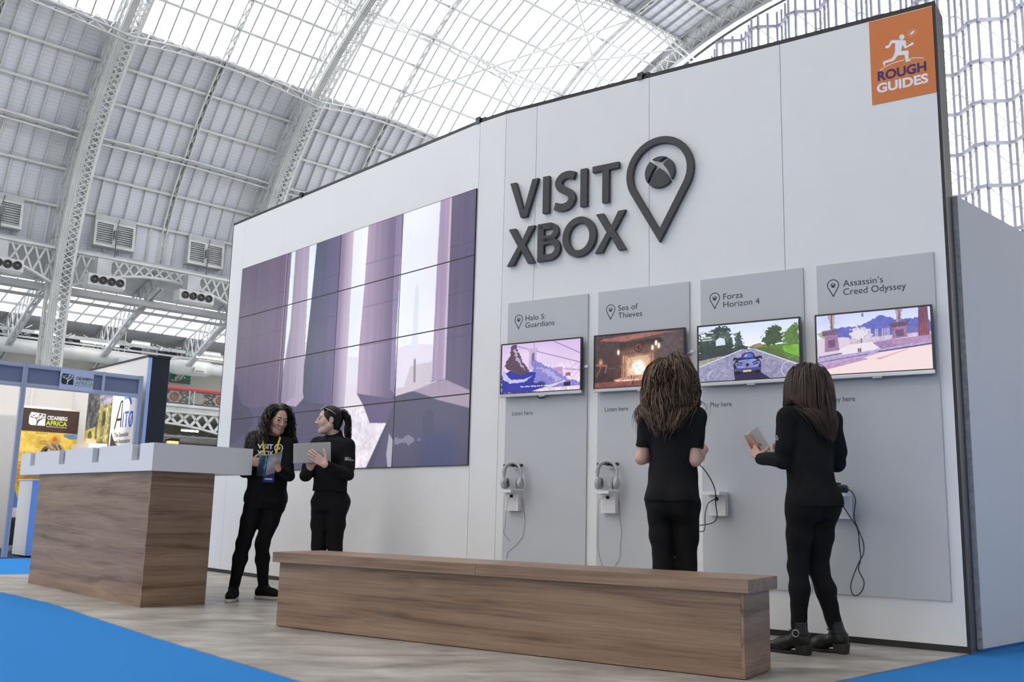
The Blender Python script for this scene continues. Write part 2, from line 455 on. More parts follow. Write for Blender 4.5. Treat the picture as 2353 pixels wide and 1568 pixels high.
# wind bracing rods in the end bay
br = MB()
def sk(i, u, d=0.5): return P(u, SKIN[i][0], SKIN[i][1] - d)
for (i0, ua, i1, ub) in [(7, 36.3, 10, 46.6), (10, 36.3, 7, 46.6), (10, 36.3, 13, 46.6), (13, 36.3, 10, 46.6), (13, 36.3, 15, 46.6), (8, 31.1, 13, 41.5), (4, 36.3, 7, 46.6)]:
    br.tube([sk(i0, ua), sk(i1, ub)], 0.05, 6)
br.build('bracing_rods', MT['steel_white'], ceiling, fixn=False)

# main ribs ------------------------------------------------------------
def build_rib(u, label, gable=False):
    half = [INN[0]] + [tuple(q) for q in smooth_poly(INN[1:], 2)]
    inn = half + [mirror(p) for p in reversed(half[:-1])]
    root = thing('roof_rib', label, 'roof rib', P(u, 50.3, 0), 'arched lattice ribs of the hall roof')
    W = 0.46
    fl_ = MB()                                     # inner plate with its two edge angles
    ch = lerp_chain(inn, 0.62); nrm = []
    for j in range(len(ch)):
        a, b = ch[max(0, j - 1)], ch[min(len(ch) - 1, j + 1)]
        t = Vector((b[0] - a[0], b[1] - a[1])).normalized(); nn = Vector((t.y, -t.x))
        if nn.dot(Vector((ch[j][0] - VC, ch[j][1] - 3))) < 0: nn = -nn
        nrm.append(nn)                             # outwards
    def at(j, d, du): return P(u + du, ch[j][0] + nrm[j].x * d, ch[j][1] + nrm[j].y * d)
    web = MB(); web2 = MB()
    SKf = [p for p in SKIN] + [mirror(p) for p in reversed(SKIN[:-1])]
    def out_d(j):                                  # distance from the inner plate out to the skin
        p = Vector(ch[j]); best = 9
        for q in SKf: best = min(best, (Vector(q) - p).length)
        return min(best, 2.0) if ch[j][1] > 12 else 1.15
    for j in range(len(ch) - 1):
        upn = Vv * nrm[j].x + Vector((0, 0, nrm[j].y))
        fl_.bar(at(j, 0, -.29), at(j + 1, 0, -.29), 0.34, 0.05, upn); fl_.bar(at(j, 0, W - .06), at(j + 1, 0, W - .06), 0.13, 0.05, upn)
        for q in (-.45, -.34, -.24, -.13): fl_.bar(at(j, -.04, q), at(j + 1, -.04, q), 0.025, 0.05, upn)
        for s in (-W, W):
            fl_.bar(at(j, 0.10, s), at(j + 1, 0.10, s), 0.05, 0.16, upn)
            fl_.bar(at(j, 0.62, s), at(j + 1, 0.62, s), 0.12, 0.12, upn)
            a0, a1, b0, b1 = at(j, 0.08, s), at(j + 1, 0.08, s), at(j, 0.62, s), at(j + 1, 0.62, s)
            web.bar(a0, b1, 0.055, 0.03, upn); web.bar(b0, a1, 0.055, 0.03, upn)
        for h0, h1 in ((0, .5), (.5, 1)):
            l0, l1 = lin(at(j, 0, -.12), at(j + 1, 0, -.12), h0), lin(at(j, 0, -.12), at(j + 1, 0, -.12), h1); r0, r1 = lin(at(j, 0, .37), at(j + 1, 0, .37), h0), lin(at(j, 0, .37), at(j + 1, 0, .37), h1)
            web.bar(l0, r1, 0.045, 0.03, upn); web.bar(r0, l1, 0.045, 0.03, upn)
        if j % 2 == 0 and j + 2 < len(ch):
            d0, d1 = out_d(j), out_d(j + 2)
            for s in (-W * 0.9, W * 0.9):
                web2.bar(at(j, d0 - 0.1, s), at(j + 2, d1 - 0.1, s), 0.10, 0.14, upn)
                web2.bar(at(j, 0.62, s), at(j + 2, d1 - 0.1, s), 0.06, 0.04, upn)
                web2.bar(at(j, d0 - 0.1, s), at(j + 2, 0.62, s), 0.06, 0.04, upn)
                web2.bar(at(j, 0.62, s), at(j, d0 - 0.1, s), 0.06, 0.04, upn)
            web2.bar(at(j, d0 - 0.1, -W), at(j + 2, d1 - 0.1, W), 0.06, 0.04, upn)
            web2.bar(at(j, 0.62, W), at(j + 2, 0.62, -W), 0.06, 0.04, upn)
    fl_.build('chord_plate', MT['steel_white'], root, fixn=False)
    web.build('web_lattice', MT['steel_white'], root, fixn=False)
    web2.build('outer_lattice', MT['steel_white'], root, fixn=False)
    return root
rib_labels = {4: 'white lattice arch rib whose column stands behind the small shell scheme booth',
              5: 'white lattice arch rib that comes down behind the screen end of the stand wall',
              6: 'white lattice arch rib that crosses the glass roof above the charcoal letters',
              3: 'white lattice arch rib nearest the camera, just entering at the picture corner'}
for k in (3, 4, 5, 6): build_rib(RIBS[k], rib_labels[k])

# gable end ------------------------------------------------------------
root = thing('gable_arch', 'grey lattice arch framing the big end window of the hall', 'arch', P(U1, 50, 0))
full_inn = [INN[0]] + smooth_poly(INN[1:], 2); full_inn = full_inn + [mirror(p) for p in reversed(full_inn[:-1])]
ga = MB(); gb = MB(); gd = MB()
ch = lerp_chain([(lin(VC, p[0], 1.035), p[1] * 1.025) for p in full_inn], 1.1)
for j in range(len(ch) - 1):
    for (d, du, w) in ((0.0, 0, 0.42), (1.25, -0.2, 0.55)):
        f = lambda q: P(U1 - 0.3 + du, lin(VC, q[0], 1 + d / 27), q[1] * (1 + d / 29))
        ga.bar(f(ch[j]), f(ch[j + 1]), w, 0.22)
    f0 = lambda q: P(U1 - 0.45, q[0], q[1]); f1 = lambda q: P(U1 - 0.45, lin(VC, q[0], 1 + 1.2 / 27), q[1] * (1 + 1.2 / 29))
    gb.bar(f0(ch[j]), f1(ch[j + 1]), 0.10, 0.06); gb.bar(f1(ch[j]), f0(ch[j + 1]), 0.10, 0.06); gb.bar(f0(ch[j]), f1(ch[j]), 0.1, 0.06)
    g0 = P(U1 + 0.3, ch[j][0], ch[j][1]); g1 = P(U1 + 0.3, ch[j + 1][0], ch[j + 1][1])
    o0 = P(U1 + 0.3, lin(VC, ch[j][0], 1.10), ch[j][1] * 1.10); o1 = P(U1 + 0.3, lin(VC, ch[j + 1][0], 1.10), ch[j + 1][1] * 1.10)
    gd.quad(g0, g1, o1, o0)
ga.build('arch_chord', MT['steel_grey'], root, fixn=False); gb.build('arch_lattice', MT['steel_white'], root, fixn=False)
gd.build('back_plate', MT['steel_dark'], root, fixn=False)
# window_1: folded glazing with stout wavy transoms
PER = [(0.00, 0.72), (0.30, 0.72), (0.71, 0.36), (1.13, 0.0), (1.57, 0.0), (1.99, 0.36), (2.41, 0.72)]   # (v step, outward u) of one fold
fold = []; v = 1.2
while v < 47:
    for dv, du in PER[:-1]: fold.append((v + dv, 45.85 + du))
    v += 2.45
def arch_z(v):
    t = (v - VC) / 26.6
    return 4 + 26.3 * math.sqrt(max(0.0, 1 - t * t)) if abs(t) < 1 else 0
ZR = [8.0 + 2.1 * k for k in range(12)]
gl = MB(); mu = MB(); tr = MB(); rd = MB()
for i, (v, u) in enumerate(fold):
    zt = arch_z(v)
    if zt > 6: mu.bar(P(u, v, 5), P(u, v, zt), 0.13, 0.11, Ud)
    if i + 1 < len(fold):
        v2, u2 = fold[i + 1]; zt2 = arch_z(v2)
        if min(zt, zt2) > 6: gl.quad(P(u + .05, v, 5), P(u2 + .05, v2, 5), P(u2 + .05, v2, zt2), P(u + .05, v, zt))
        for z in ZR:
            if z < min(zt, zt2): tr.bar(P(u - 0.12, v, z), P(u2 - 0.12, v2, z), 0.16, 0.17)
    k = i % 6
    for z in ZR:
        if z + 2.1 > zt: continue
        if k == 1 and i + 2 < len(fold):     # node half way up on the outer fold, rods to the inner fold
            a = P(u, v, z + 1.05); b = fold[i + 2]
            rd.tube([a, P(b[1], b[0], z)], 0.028, 5); rd.tube([a, P(b[1], b[0], z + 2.1)], 0.028, 5)
        if k == 0 and i >= 2:
            a = P(u, v, z + 1.05); b = fold[i - 2]
            rd.tube([a, P(b[1], b[0], z)], 0.028, 5); rd.tube([a, P(b[1], b[0], z + 2.1)], 0.028, 5)
            v2, u2 = fold[i + 1]; rd.bar(a, P(u2, v2, z + 1.05), 0.07, 0.07)
gl.smooth = False
win = gl.build('window_1', MT['glass'], fixn=False); tag(win, kind='structure')
mu.build('muntins', MT['gable_steel'], win, fixn=False); tr.build('transom_frame', MT['gable_steel'], win, fixn=False); rd.build('tie_rod_lattice', MT['steel_white'], win, fixn=False)
# lower part of the end wall, the other end and the near side close the hall
m = MB(); m.box(46.9, 47.2, -14, 62, 0, 5, P); tag(m.build('wall_gable', MT['wall_plain'], fixn=False), kind='structure')
m = MB()
half = [P(U0, VC, 0)]
pts = [(2 * VC - p[0], p[1]) for p in SKIN]
m.add([P(U0, p[0], p[1]) for p in SKIN] + [P(U0, p[0], p[1]) for p in reversed(pts[:-1])] + [P(U0, pts[0][0], 0), P(U0, SKIN[0][0], 0)], [tuple(range(2 * len(SKIN) - 1 + 2))])
tag(m.build('wall_rear', MT['wall_plain'], fixn=False), kind='structure')
m = MB(); m.quad(P(U0, -12, 0), P(U1, -12, 0), P(U1, -12, 11), P(U0, -12, 11)); m.quad(P(U0, -12, 11), P(U1, -12, 11), P(U1, -2.9, 13.4), P(U0, -2.9, 13.4))
tag(m.build('wall_right', MT['wall_plain'], fixn=False), kind='structure')

# far long side: gallery, lattice girders, lean-to roof ------------------------------------------------------------
m = MB(); m.quad(P(U0, 60, 0), P(U1, 60, 0), P(U1, 60, 11.2), P(U0, 60, 11.2))
wl_ = m.build('wall_left', mat('gallery_wall', (0.34, 0.33, 0.30), 0.7, noise=0.06, nscale=0.8), fixn=False); tag(wl_, kind='structure')
m = MB(); m.box(U0, U1, 50.6, 60, 5.75, 6.0, P); m.box(U0, U1, 50.25, 50.6, 5.62, 5.88, P); m.box(U0, U1, 50.12, 50.6, 5.88, 6.02, P)
m.build('gallery_floor_edge', MT['steel_white'], wl_)
lean = MB(); leg = MB(); leb = MB()
LZ = lambda v: lin(13.3, 10.75, (v - 51.3) / 8.7)
for v0, v1, g in ((51.3, 54.6, 0), (54.6, 58.6, 1), (58.6, 60.0, 0)):
    (leg if g else lean).quad(P(U0, v0, LZ(v0)), P(U1, v0, LZ(v0)), P(U1, v1, LZ(v1)), P(U0, v1, LZ(v1)))
lo = lean.build('ceiling_gallery', MT['steel_grey'], fixn=False); tag(lo, kind='structure')
leg.build('skylight_glazing', MT['glass'], lo, fixn=False)
for j in range(0, 36):
    u = 5 + j * 0.87; leb.bar(P(u, 54.6, LZ(54.6) - .05), P(u, 58.6, LZ(58.6) - .05), 0.06, 0.1)
leb.build('glazing_muntins', MT['bar_dark'], lo, fixn=False)
for j in range(0, 7):
    u = 15.42 - BAY + j * BAY / 2
    rf = MB(); c2 = lerp_chain([(50.7, 12.2), (54.5, 11.0), (59.6, 8.6)], 0.8)
    for q in range(len(c2) - 1):
        a, b = c2[q], c2[q + 1]
        for du in (-.12, .12): rf.bar(P(u + du, a[0], a[1]), P(u + du, b[0], b[1]), 0.14, 0.16)
        za, zb = LZ(a[0]) - .1, LZ(b[0]) - .1
        rf.bar(P(u, a[0], za), P(u, b[0], zb), 0.1, 0.1); rf.bar(P(u, a[0], a[1]), P(u, b[0], zb), 0.06, 0.05); rf.bar(P(u, a[0], za), P(u, b[0], b[1]), 0.06, 0.05)
    rf.build('rafter_lattice', MT['steel_grey'], lo, fixn=False)
lp = MB()
for v, z, w in ((52.2, 11.6, 0.3), (53.0, 11.2, 0.16), (54.6, 11.9, 0.2), (56.6, 11.3, 0.12), (58.6, 10.2, 0.2), (58.2, 9.8, 0.1)):
    lp.bar(P(5, v, z), P(40, v, z), w, w)
lp.build('longitudinal_frame', MT['steel_grey'], lo, fixn=False)
cl = MB()
random.seed(3)
for j in range(90):
    u = 12 + random.random() * 16; v = 57.6 + random.random() * 1.4; z = 9.9 + random.random() * 0.5
    cl.bar(P(u, v, z), P(u + random.uniform(-.5, .5), v + .2, z + random.uniform(-.3, .3)), 0.05, 0.05)
cl.build('service_pipe_pattern', MT['steel_grey'], lo, fixn=False)
# lattice girders with an arched lower chord, one per bay, and the lower ones under the gallery
def girder(u0, u1, ztop, zspr, zcrown, nm, w=0.09, parent=None, nx=18):
    g = MB(); n = nx
    low = [P(lin(u0, u1, j / n), 50.35, lin(zcrown, zspr, abs(2 * j / n - 1) ** 2.0)) for j in range(n + 1)]
    top = [P(lin(u0, u1, j / n), 50.35, ztop) for j in range(n + 1)]
    g.bar(top[0], top[-1], 0.30, 0.13)
    for j in range(n):
        g.bar(low[j], low[j + 1], 0.26, 0.10)
        g.bar(low[j], top[j + 1], 0.05, w); g.bar(top[j], low[j + 1], 0.05, w)
    return g.build(nm, MT['steel_white'], parent, fixn=False)
for k in range(3, 7):
    girder(RIBS[k] + .3, RIBS[k] + BAY - .3, 13.25, 11.4, 12.65, 'lattice_girder', parent=wl_)
    girder(RIBS[k] + .3, RIBS[k] + BAY - .3, 5.62, 4.3, 5.0, 'lattice_girder', 0.15, wl_, nx=14)
# board under the eaves
m = MB(); m.box(U0, U1, 50.9, 51.4, 13.2, 13.6, P); m.build('eaves_board', MT['steel_grey'], wl_)
# dark windows high in the gallery wall
MT['dark_glass'] = mat('dark_glass', (0.02, 0.02, 0.022), 0.25)
for i, (a, b) in enumerate([(13.8, 15.7), (15.9, 17.6), (18.4, 20.0), (20.6, 21.9), (22.1, 23.6), (24.5, 26.2), (26.4, 28.0)]):
    m = MB(); m.box(a, b, 59.9, 60.02, 9.35, 10.35, P); w_ = m.build('window_%d' % (i + 2), MT['dark_glass']); tag(w_, kind='structure')
    m = MB()
    for q in (a, b): m.box(q - .06, q + .06, 59.84, 60, 9.3, 10.4, P)
    m.box(a, b, 59.84, 60, 10.35, 10.43, P); m.box(a, b, 59.84, 60, 9.27, 9.35, P); m.build('window_frame', MT['steel_grey'], w_)
# ================================================================== the stand's wall
FR = lambda x, y, d: WR(x, y, d)
FL = lambda x, y, d: WL(x, y, d)
HB, HT = 0.04, 4.215
path = [WL(-0.352, 0), WL(4.365, 0), WR(-3.505, 0), WR(0.016, 0)]
offs = [nL, (nL * 2 + nR).normalized(), (nL + nR * 2).normalized(), nR]
m = MB()
front = [p - n * 0.018 for p, n in zip(path, offs)]; back = [p - n * 0.26 for p, n in zip(path, offs)]
for i in range(3):
    a, b, c, d = front[i], front[i + 1], back[i + 1], back[i]; z0 = Vector((0, 0, 0.0)); z1 = Vector((0, 0, HT + 0.03))
    m.hexa([a + z0, b + z0, c + z0, d + z0, a + z1, b + z1, c + z1, d + z1])
stand_wall = m.build('wall_stand', MT['charcoal']); tag(stand_wall, kind='structure')
m = MB()   # black front trim: top, foot and right edge
for i in range(3):
    a, b = path[i] - offs[i] * 0.002, path[i + 1] - offs[i + 1] * 0.002
    for z0, z1 in ((0, HB), (HT, HT + 0.034)):
        m.hexa([a + Vector((0, 0, z0)), b + Vector((0, 0, z0)), b - offs[i + 1] * 0.018 + Vector((0, 0, z0)), a - offs[i] * 0.018 + Vector((0, 0, z0)),
                a + Vector((0, 0, z1)), b + Vector((0, 0, z1)), b - offs[i + 1] * 0.018 + Vector((0, 0, z1)), a - offs[i] * 0.018 + Vector((0, 0, z1))])
m.box(0.001, 0.018, 0, HT + 0.034, -0.02, 0.0, lambda x, y, z: WR(x, y, z)); m.box(-0.354, -0.339, 0, HT + 0.034, -0.02, 0.0, lambda x, y, z: WL(x, y, z))
m.build('edge_trim', MT['black'], stand_wall)
G = 0.0018
def wpanel(a, b, fr):
    m = MB(); m.box(a + G, b - G, HB, HT, -0.018, 0.0, fr); return m.build('wall_panel', MT['wall'], stand_wall)
fl3 = lambda x, y, z: WL(x, y, z); fr3 = lambda x, y, z: WR(x, y, z)
VW, VH, VZ = 4.35456, 2.44944, 3.5993
for a, b in ((-0.338, -0.03), (-0.03, 4.365)): wpanel(a, b, fl3)
for a, b in ((-3.505, -3.183), (-3.183, -2.118), (-2.118, -1.055), (-1.055, 0.0)): wpanel(a, b, fr3)
m = MB(); a, b = path[1], path[2]; dd = (b - a).normalized() * G
q = [a + dd, b - dd, b - dd - offs[2] * .018, a + dd - offs[1] * .018]
m.hexa([x + Vector((0, 0, HB)) for x in q] + [x + Vector((0, 0, HT)) for x in q]); m.build('wall_panel', MT['wall'], stand_wall)
# small black clamps on the wall's upper edge
for i, pt in enumerate((WL(1.27, HT), WL(4.33, HT), WR(-2.2, HT))):
    m = MB(); f = lambda x, y, z, pt=pt: pt + dL * x + nL * y + Vector((0, 0, z))
    m.box(-.06, .06, -.14, -.03, .034, .062, f); m.box(-.02, .035, -.04, .012, .03, .052, f); m.box(-.02, .03, .0, .012, .0, .06, f)
    o = m.build('wall_clamp', MT['plastic_black'])
    tag(o, ['black clamp on the wall top above the left part of the big video display', 'black clamp on the wall top beside the bend in the wall', 'black clamp on the wall top above the map pin sign'][i], 'clamp')

# ------------------------------------------------------------------ painter for screens and prints
class Pic:
    def __init__(s, w, h, col=(0, 0, 0)):
        w, h = w * 2, h * 2; s.w, s.h = w, h; s.a = np.empty((h, w, 3)); s.a[:] = col
        s.x, s.y = np.meshgrid((np.arange(w) + .5) / w, (np.arange(h) + .5) / h)
        s.rng = np.random.default_rng(5)
    def mix(s, mask, col, al=1.0):
        k = (mask * al)[..., None]; s.a = s.a * (1 - k) + np.asarray(col, float) * k
    def grad(s, y0, y1, c0, c1):
        t = np.clip((s.y - y0) / (y1 - y0), 0, 1)[..., None]; mk = ((s.y >= y0) & (s.y <= y1))[..., None]
        s.a = np.where(mk, np.array(c0) * (1 - t) + np.array(c1) * t, s.a)
    def inside(s, pts, wob=0.0, ws=30):
        X, Y = s.x, s.y
        if wob: n = s.noise(ws); X = X + (n - .5) * wob; Y = Y + (s.noise(ws) - .5) * wob
        r = np.zeros_like(X, bool); n = len(pts)
        for i in range(n):
            x0, y0 = pts[i]; x1, y1 = pts[(i + 1) % n]
            if y0 == y1: continue
            c = ((y0 > Y) != (y1 > Y)) & (X < (x1 - x0) * (Y - y0) / (y1 - y0) + x0); r ^= c
        return r
    def poly(s, pts, col, al=1.0, wob=0.0, ws=30): s.mix(s.inside(pts, wob, ws).astype(float), col, al)
    def hgrad(s, pts, c0, c1, x0, x1, al=1.0):
        t = np.clip((s.x - x0) / (x1 - x0), 0, 1)[..., None]; mk = s.inside(pts).astype(float)[..., None] * al
        s.a = s.a * (1 - mk) + (np.array(c0) * (1 - t) + np.array(c1) * t) * mk
    def ell(s, cx, cy, rx, ry, col, al=1.0, soft=0.0, wob=0.0, ws=25):
        d = np.hypot((s.x - cx) / rx, (s.y - cy) / ry)
        if wob: d = d + (s.noise(ws) - .5) * wob
        mk = (d < 1).astype(float) if not soft else np.clip((1 - d) / soft, 0, 1); s.mix(mk, col, al)
    def line(s, x0, y0, x1, y1, w, col, al=1.0):
        asp = s.w / s.h; dx, dy = (x1 - x0) * asp, y1 - y0; L = max(1e-9, dx * dx + dy * dy)
        t = np.clip(((s.x - x0) * asp * dx + (s.y - y0) * dy) / L, 0, 1)
        d = np.hypot((s.x - x0) * asp - t * dx, s.y - y0 - t * dy); s.mix(np.clip(1.5 - d / w, 0, 1), col, al)
    def noise(s, n, seed=None, asp=None):
        r = s.rng if seed is None else np.random.default_rng(seed); asp = asp or s.w / s.h; ny, nx = max(2, int(n)), max(2, int(n * asp))
        g = r.random((ny + 1, nx + 1)); X = s.x * nx; Y = s.y * ny; i = np.minimum(X.astype(int), nx - 1); j = np.minimum(Y.astype(int), ny - 1); fx = X - i; fy = Y - j
        fx = fx * fx * (3 - 2 * fx); fy = fy * fy * (3 - 2 * fy)
        return (g[j, i] * (1 - fx) + g[j, i + 1] * fx) * (1 - fy) + (g[j + 1, i] * (1 - fx) + g[j + 1, i + 1] * fx) * fy
    def grain(s, amt, n=60, mask=None):
        k = (s.noise(n) - .5) * 2 * amt + (s.noise(n / 3) - .5) * 2 * amt
        s.a = s.a * (1 + (k if mask is None else k * mask)[..., None])
    def lin(s):
        a = np.clip(s.a, 0, 255).reshape(s.h // 2, 2, s.w // 2, 2, 3).mean((1, 3)); c = a / 255; return np.where(c <= .04045, c / 12.92, ((c + .055) / 1.055) ** 2.4)
def pic_mesh(name, pic, fr, x0, x1, y0, y1, d, material, parent=None, sl=None):
    """a flat picture: one point per picture cell, x to the right, y up; sl=(col0,col1,row0,row1) cuts a piece of it"""
    c0, c1, r0, r1 = sl or (0, pic.w // 2, 0, pic.h // 2); col = pic.lin()[r0:r1, c0:c1]; nx, ny = c1 - c0, r1 - r0
    X = np.linspace(x0, x1, nx); Y = np.linspace(y1, y0, ny)
    o0 = np.array(fr(0, 0, d)); ex = np.array(fr(1, 0, d)) - o0; ey = np.array(fr(0, 1, d)) - o0
    co = o0 + X[None, :, None] * ex + Y[:, None, None] * ey
    idx = np.arange(nx * ny).reshape(ny, nx)
    q = np.stack([idx[:-1, :-1], idx[1:, :-1], idx[1:, 1:], idx[:-1, 1:]], -1).reshape(-1, 4)
    me = bpy.data.meshes.new(name); me.vertices.add(nx * ny); me.vertices.foreach_set('co', co.reshape(-1))
    me.loops.add(q.size); me.loops.foreach_set('vertex_index', q.reshape(-1)); me.polygons.add(len(q)); me.polygons.foreach_set('loop_start', np.arange(0, q.size, 4))
    me.update(calc_edges=True)
    at = me.attributes.new('picture', 'FLOAT_COLOR', 'POINT'); rgba = np.ones((nx * ny, 4)); rgba[:, :3] = col.reshape(-1, 3); at.data.foreach_set('color', rgba.reshape(-1))
    me.materials.append(material); o = bpy.data.objects.new(name, me); COL.objects.link(o)
    if parent is not None: o.parent = parent; o.matrix_parent_inverse = parent.matrix_world.inverted()
    return o
MT['screen'] = mat_attr('lit_screen', 1.0, 0.28, 0.25); MT['screen'].cycles.emission_sampling = 'NONE'
MT['print'] = mat_attr('printed_picture', 0, 0.6, 0.3)

# ------------------------------------------------------------------ video wall
def video_picture():
    p = Pic(640, 360, (88, 82, 108))
    p.grad(0, .75, (98, 92, 116), (78, 76, 104))
    P_ = lambda pts, c, al=1.0: p.poly(pts, c, al)
    p.hgrad([(0, 0), (.25, 0), (.25, 1), (0, 1)], (92, 84, 108), (104, 88, 116), 0, .25)
    P_([(.24, 0), (.267, 0), (.262, .4), (.252, .72), (.24, .72)], (126, 112, 140))
    P_([(.267, 0), (.287, 0), (.285, .36), (.268, .56), (.262, .56), (.264, .38)], (222, 234, 244))
    p.hgrad([(.287, 0), (.355, 0), (.366, .66), (.337, .72), (.262, .72), (.262, .56), (.285, .36)], (146, 136, 158), (178, 164, 188), .27, .36)
    P_([(.355, 0), (.389, 0), (.379, .27), (.365, .54), (.362, .40)], (226, 238, 248))
    p.hgrad([(.389, 0), (.501, 0), (.5, .25), (.495, .49), (.497, .74), (.372, .7), (.366, .66), (.373, .49), (.379, .27)], (74, 80, 104), (106, 98, 134), .37, .5)
    p.hgrad([(.501, 0), (.554, 0), (.556, .66), (.553, .76), (.495, .74)], (132, 118, 152), (202, 188, 206), .5, .555)
    p.hgrad([(.554, 0), (.615, 0), (.611, .25), (.602, .51), (.602, .70), (.556, .70)], (232, 238, 250), (244, 246, 252), .55, .61)
    P_([(.556, .54), (.6, .55), (.602, .66), (.556, .66)], (226, 222, 236), .8)
    p.hgrad([(.615, 0), (.751, 0), (.745, .5), (.748, .75), (.634, .757), (.602, .70), (.602, .51), (.611, .25)], (178, 158, 186), (108, 98, 128), .62, .73)
    P_([(.723, 0), (.751, 0), (.745, .5), (.748, .72), (.732, .70), (.727, .4)], (142, 128, 164))
    p.hgrad([(.751, 0), (.883, 0), (.879, .27), (.876, .69), (.822, .70), (.75, .71), (.745, .5)], (238, 242, 252), (240, 240, 250), .75, .88)
    P_([(.75, .54), (.8, .535), (.876, .55), (.876, .69), (.75, .70)], (228, 222, 238)); p.poly([(.806, .32), (.812, .30), (.818, .32), (.825, .56), (.800, .56)], (222, 228, 240))
    P_([(.8, .62), (.876, .615), (.876, .69), (.78, .70)], (206, 196, 210)); p.line(.815, .60, .817, .68, .006, (130, 125, 140))
    p.hgrad([(.883, 0), (.92, 0), (.92, .69), (.876, .69), (.879, .27)], (166, 150, 182), (176, 152, 184), .88, .92)
    p.line(.918, 0, .918, .68, .006, (205, 190, 215))
    p.hgrad([(.922, 0), (1, 0), (1, .75), (.922, .69)], (104, 94, 124), (92, 84, 116), .92, 1)
    # floor
    P_([(0, .70), (.26, .71), (.34, .72), (.5, .74), (.56, .76), (.56, 1), (0, 1)], (84, 80, 106))
    P_([(.273, .705), (.366, .66), (.372, .69), (.337, .725)], (176, 160, 186)); 
    P_([(.75, .715), (.816, .70), (.922, .69), (1, .74), (1, .80), (.90, .76), (.82, .72)], (164, 150, 172)); P_([(.75, .70), (.82, .695), (.9, .69), (.82, .715), (.75, .73)], (206, 196, 208))
    P_([(.75, .73), (.82, .72), (1, .81), (1, 1), (.62, 1), (.66, .83), (.634, .757)], (84, 82, 108))
    P_([(.556, .66), (.602, .66), (.602, .70), (.634, .757), (.66, .823), (.723, .829), (.653, 1), (.56, 1), (.553, .76)], (228, 220, 232)); 
    mk = p.inside([(.556, .76), (.64, .76), (.66, .823), (.723, .829), (.653, 1), (.56, 1)]).astype(float); k = ((p.noise(40) - .5) * 22 + (p.noise(90) - .5) * 22) * mk; p.a += k[..., None]
    P_([(.602, .70), (.634, .757), (.66, .823), (.723, .829), (.748, .75), (.748, .74)], (100, 90, 124))
    P_([(.723, .829), (.73, .83), (.68, 1), (.653, 1)], (74, 74, 98)); P_([(.735, .87), (.752, .90), (.748, 1), (.735, 1), (.728, .95)], (196, 190, 206), .8)
    p.ell(.79, .90, .04, .014, (150, 146, 166), .7, 0, 1.2, 50); p.ell(.9, .95, .09, .12, (64, 72, 112), .8, .6); p.ell(.87, .84, .02, .05, (70, 72, 98), .6)
    P_([(.0, .577), (.02, .58), (.042, .66), (.06, .683), (.095, .70), (.115, .74), (.127, .772), (.09, .82), (0, .88)], (66, 64, 86), .7)
    n = p.noise(6, 3); n2 = p.noise(1.5, 9, 90.0)
    p.a *= (1 + (n - .5) * .06 + (n2 - .5) * .09 * (p.y < .72) * (p.a.mean(-1) < 200))[..., None]
    for y in (.18, .36, .52): 
        for x0, x1 in ((.0, .25), (.39, .5), (.61, .745), (.92, 1)): p.line(x0, y + .02 * math.sin(x0 * 9), x1, y + .02 * math.sin(x0 * 9), .002, (70, 64, 90), .35)
    return p
vp = video_picture()
vw = thing('video_wall', 'large sixteen panel video display showing sunlit stone columns, behind the two talking women', 'video wall', WL(VW / 2, VZ - VH, 0), rz=AL)
for r_ in range(4):
    for c_ in range(4):
        w4, h4 = VW / 4, VH / 4; x0, x1 = c_ * w4, (c_ + 1) * w4; y1 = VZ - r_ * h4; y0 = y1 - h4; g = 0.0055
        bz = MB(); bz.box(x0 + .0004, x1 - .0004, y0 + .0004, y1 - .0004, 0.0, 0.012, lambda x, y, z: WL(x, y, z))
        o = bz.build('display_panel', MT['black'], vw)
        pic_mesh('screen', vp, FL, x0 + g, x1 - g, y0 + g, y1 - g, 0.0126, MT['screen'], o, (c_ * 160, (c_ + 1) * 160, r_ * 90, (r_ + 1) * 90))

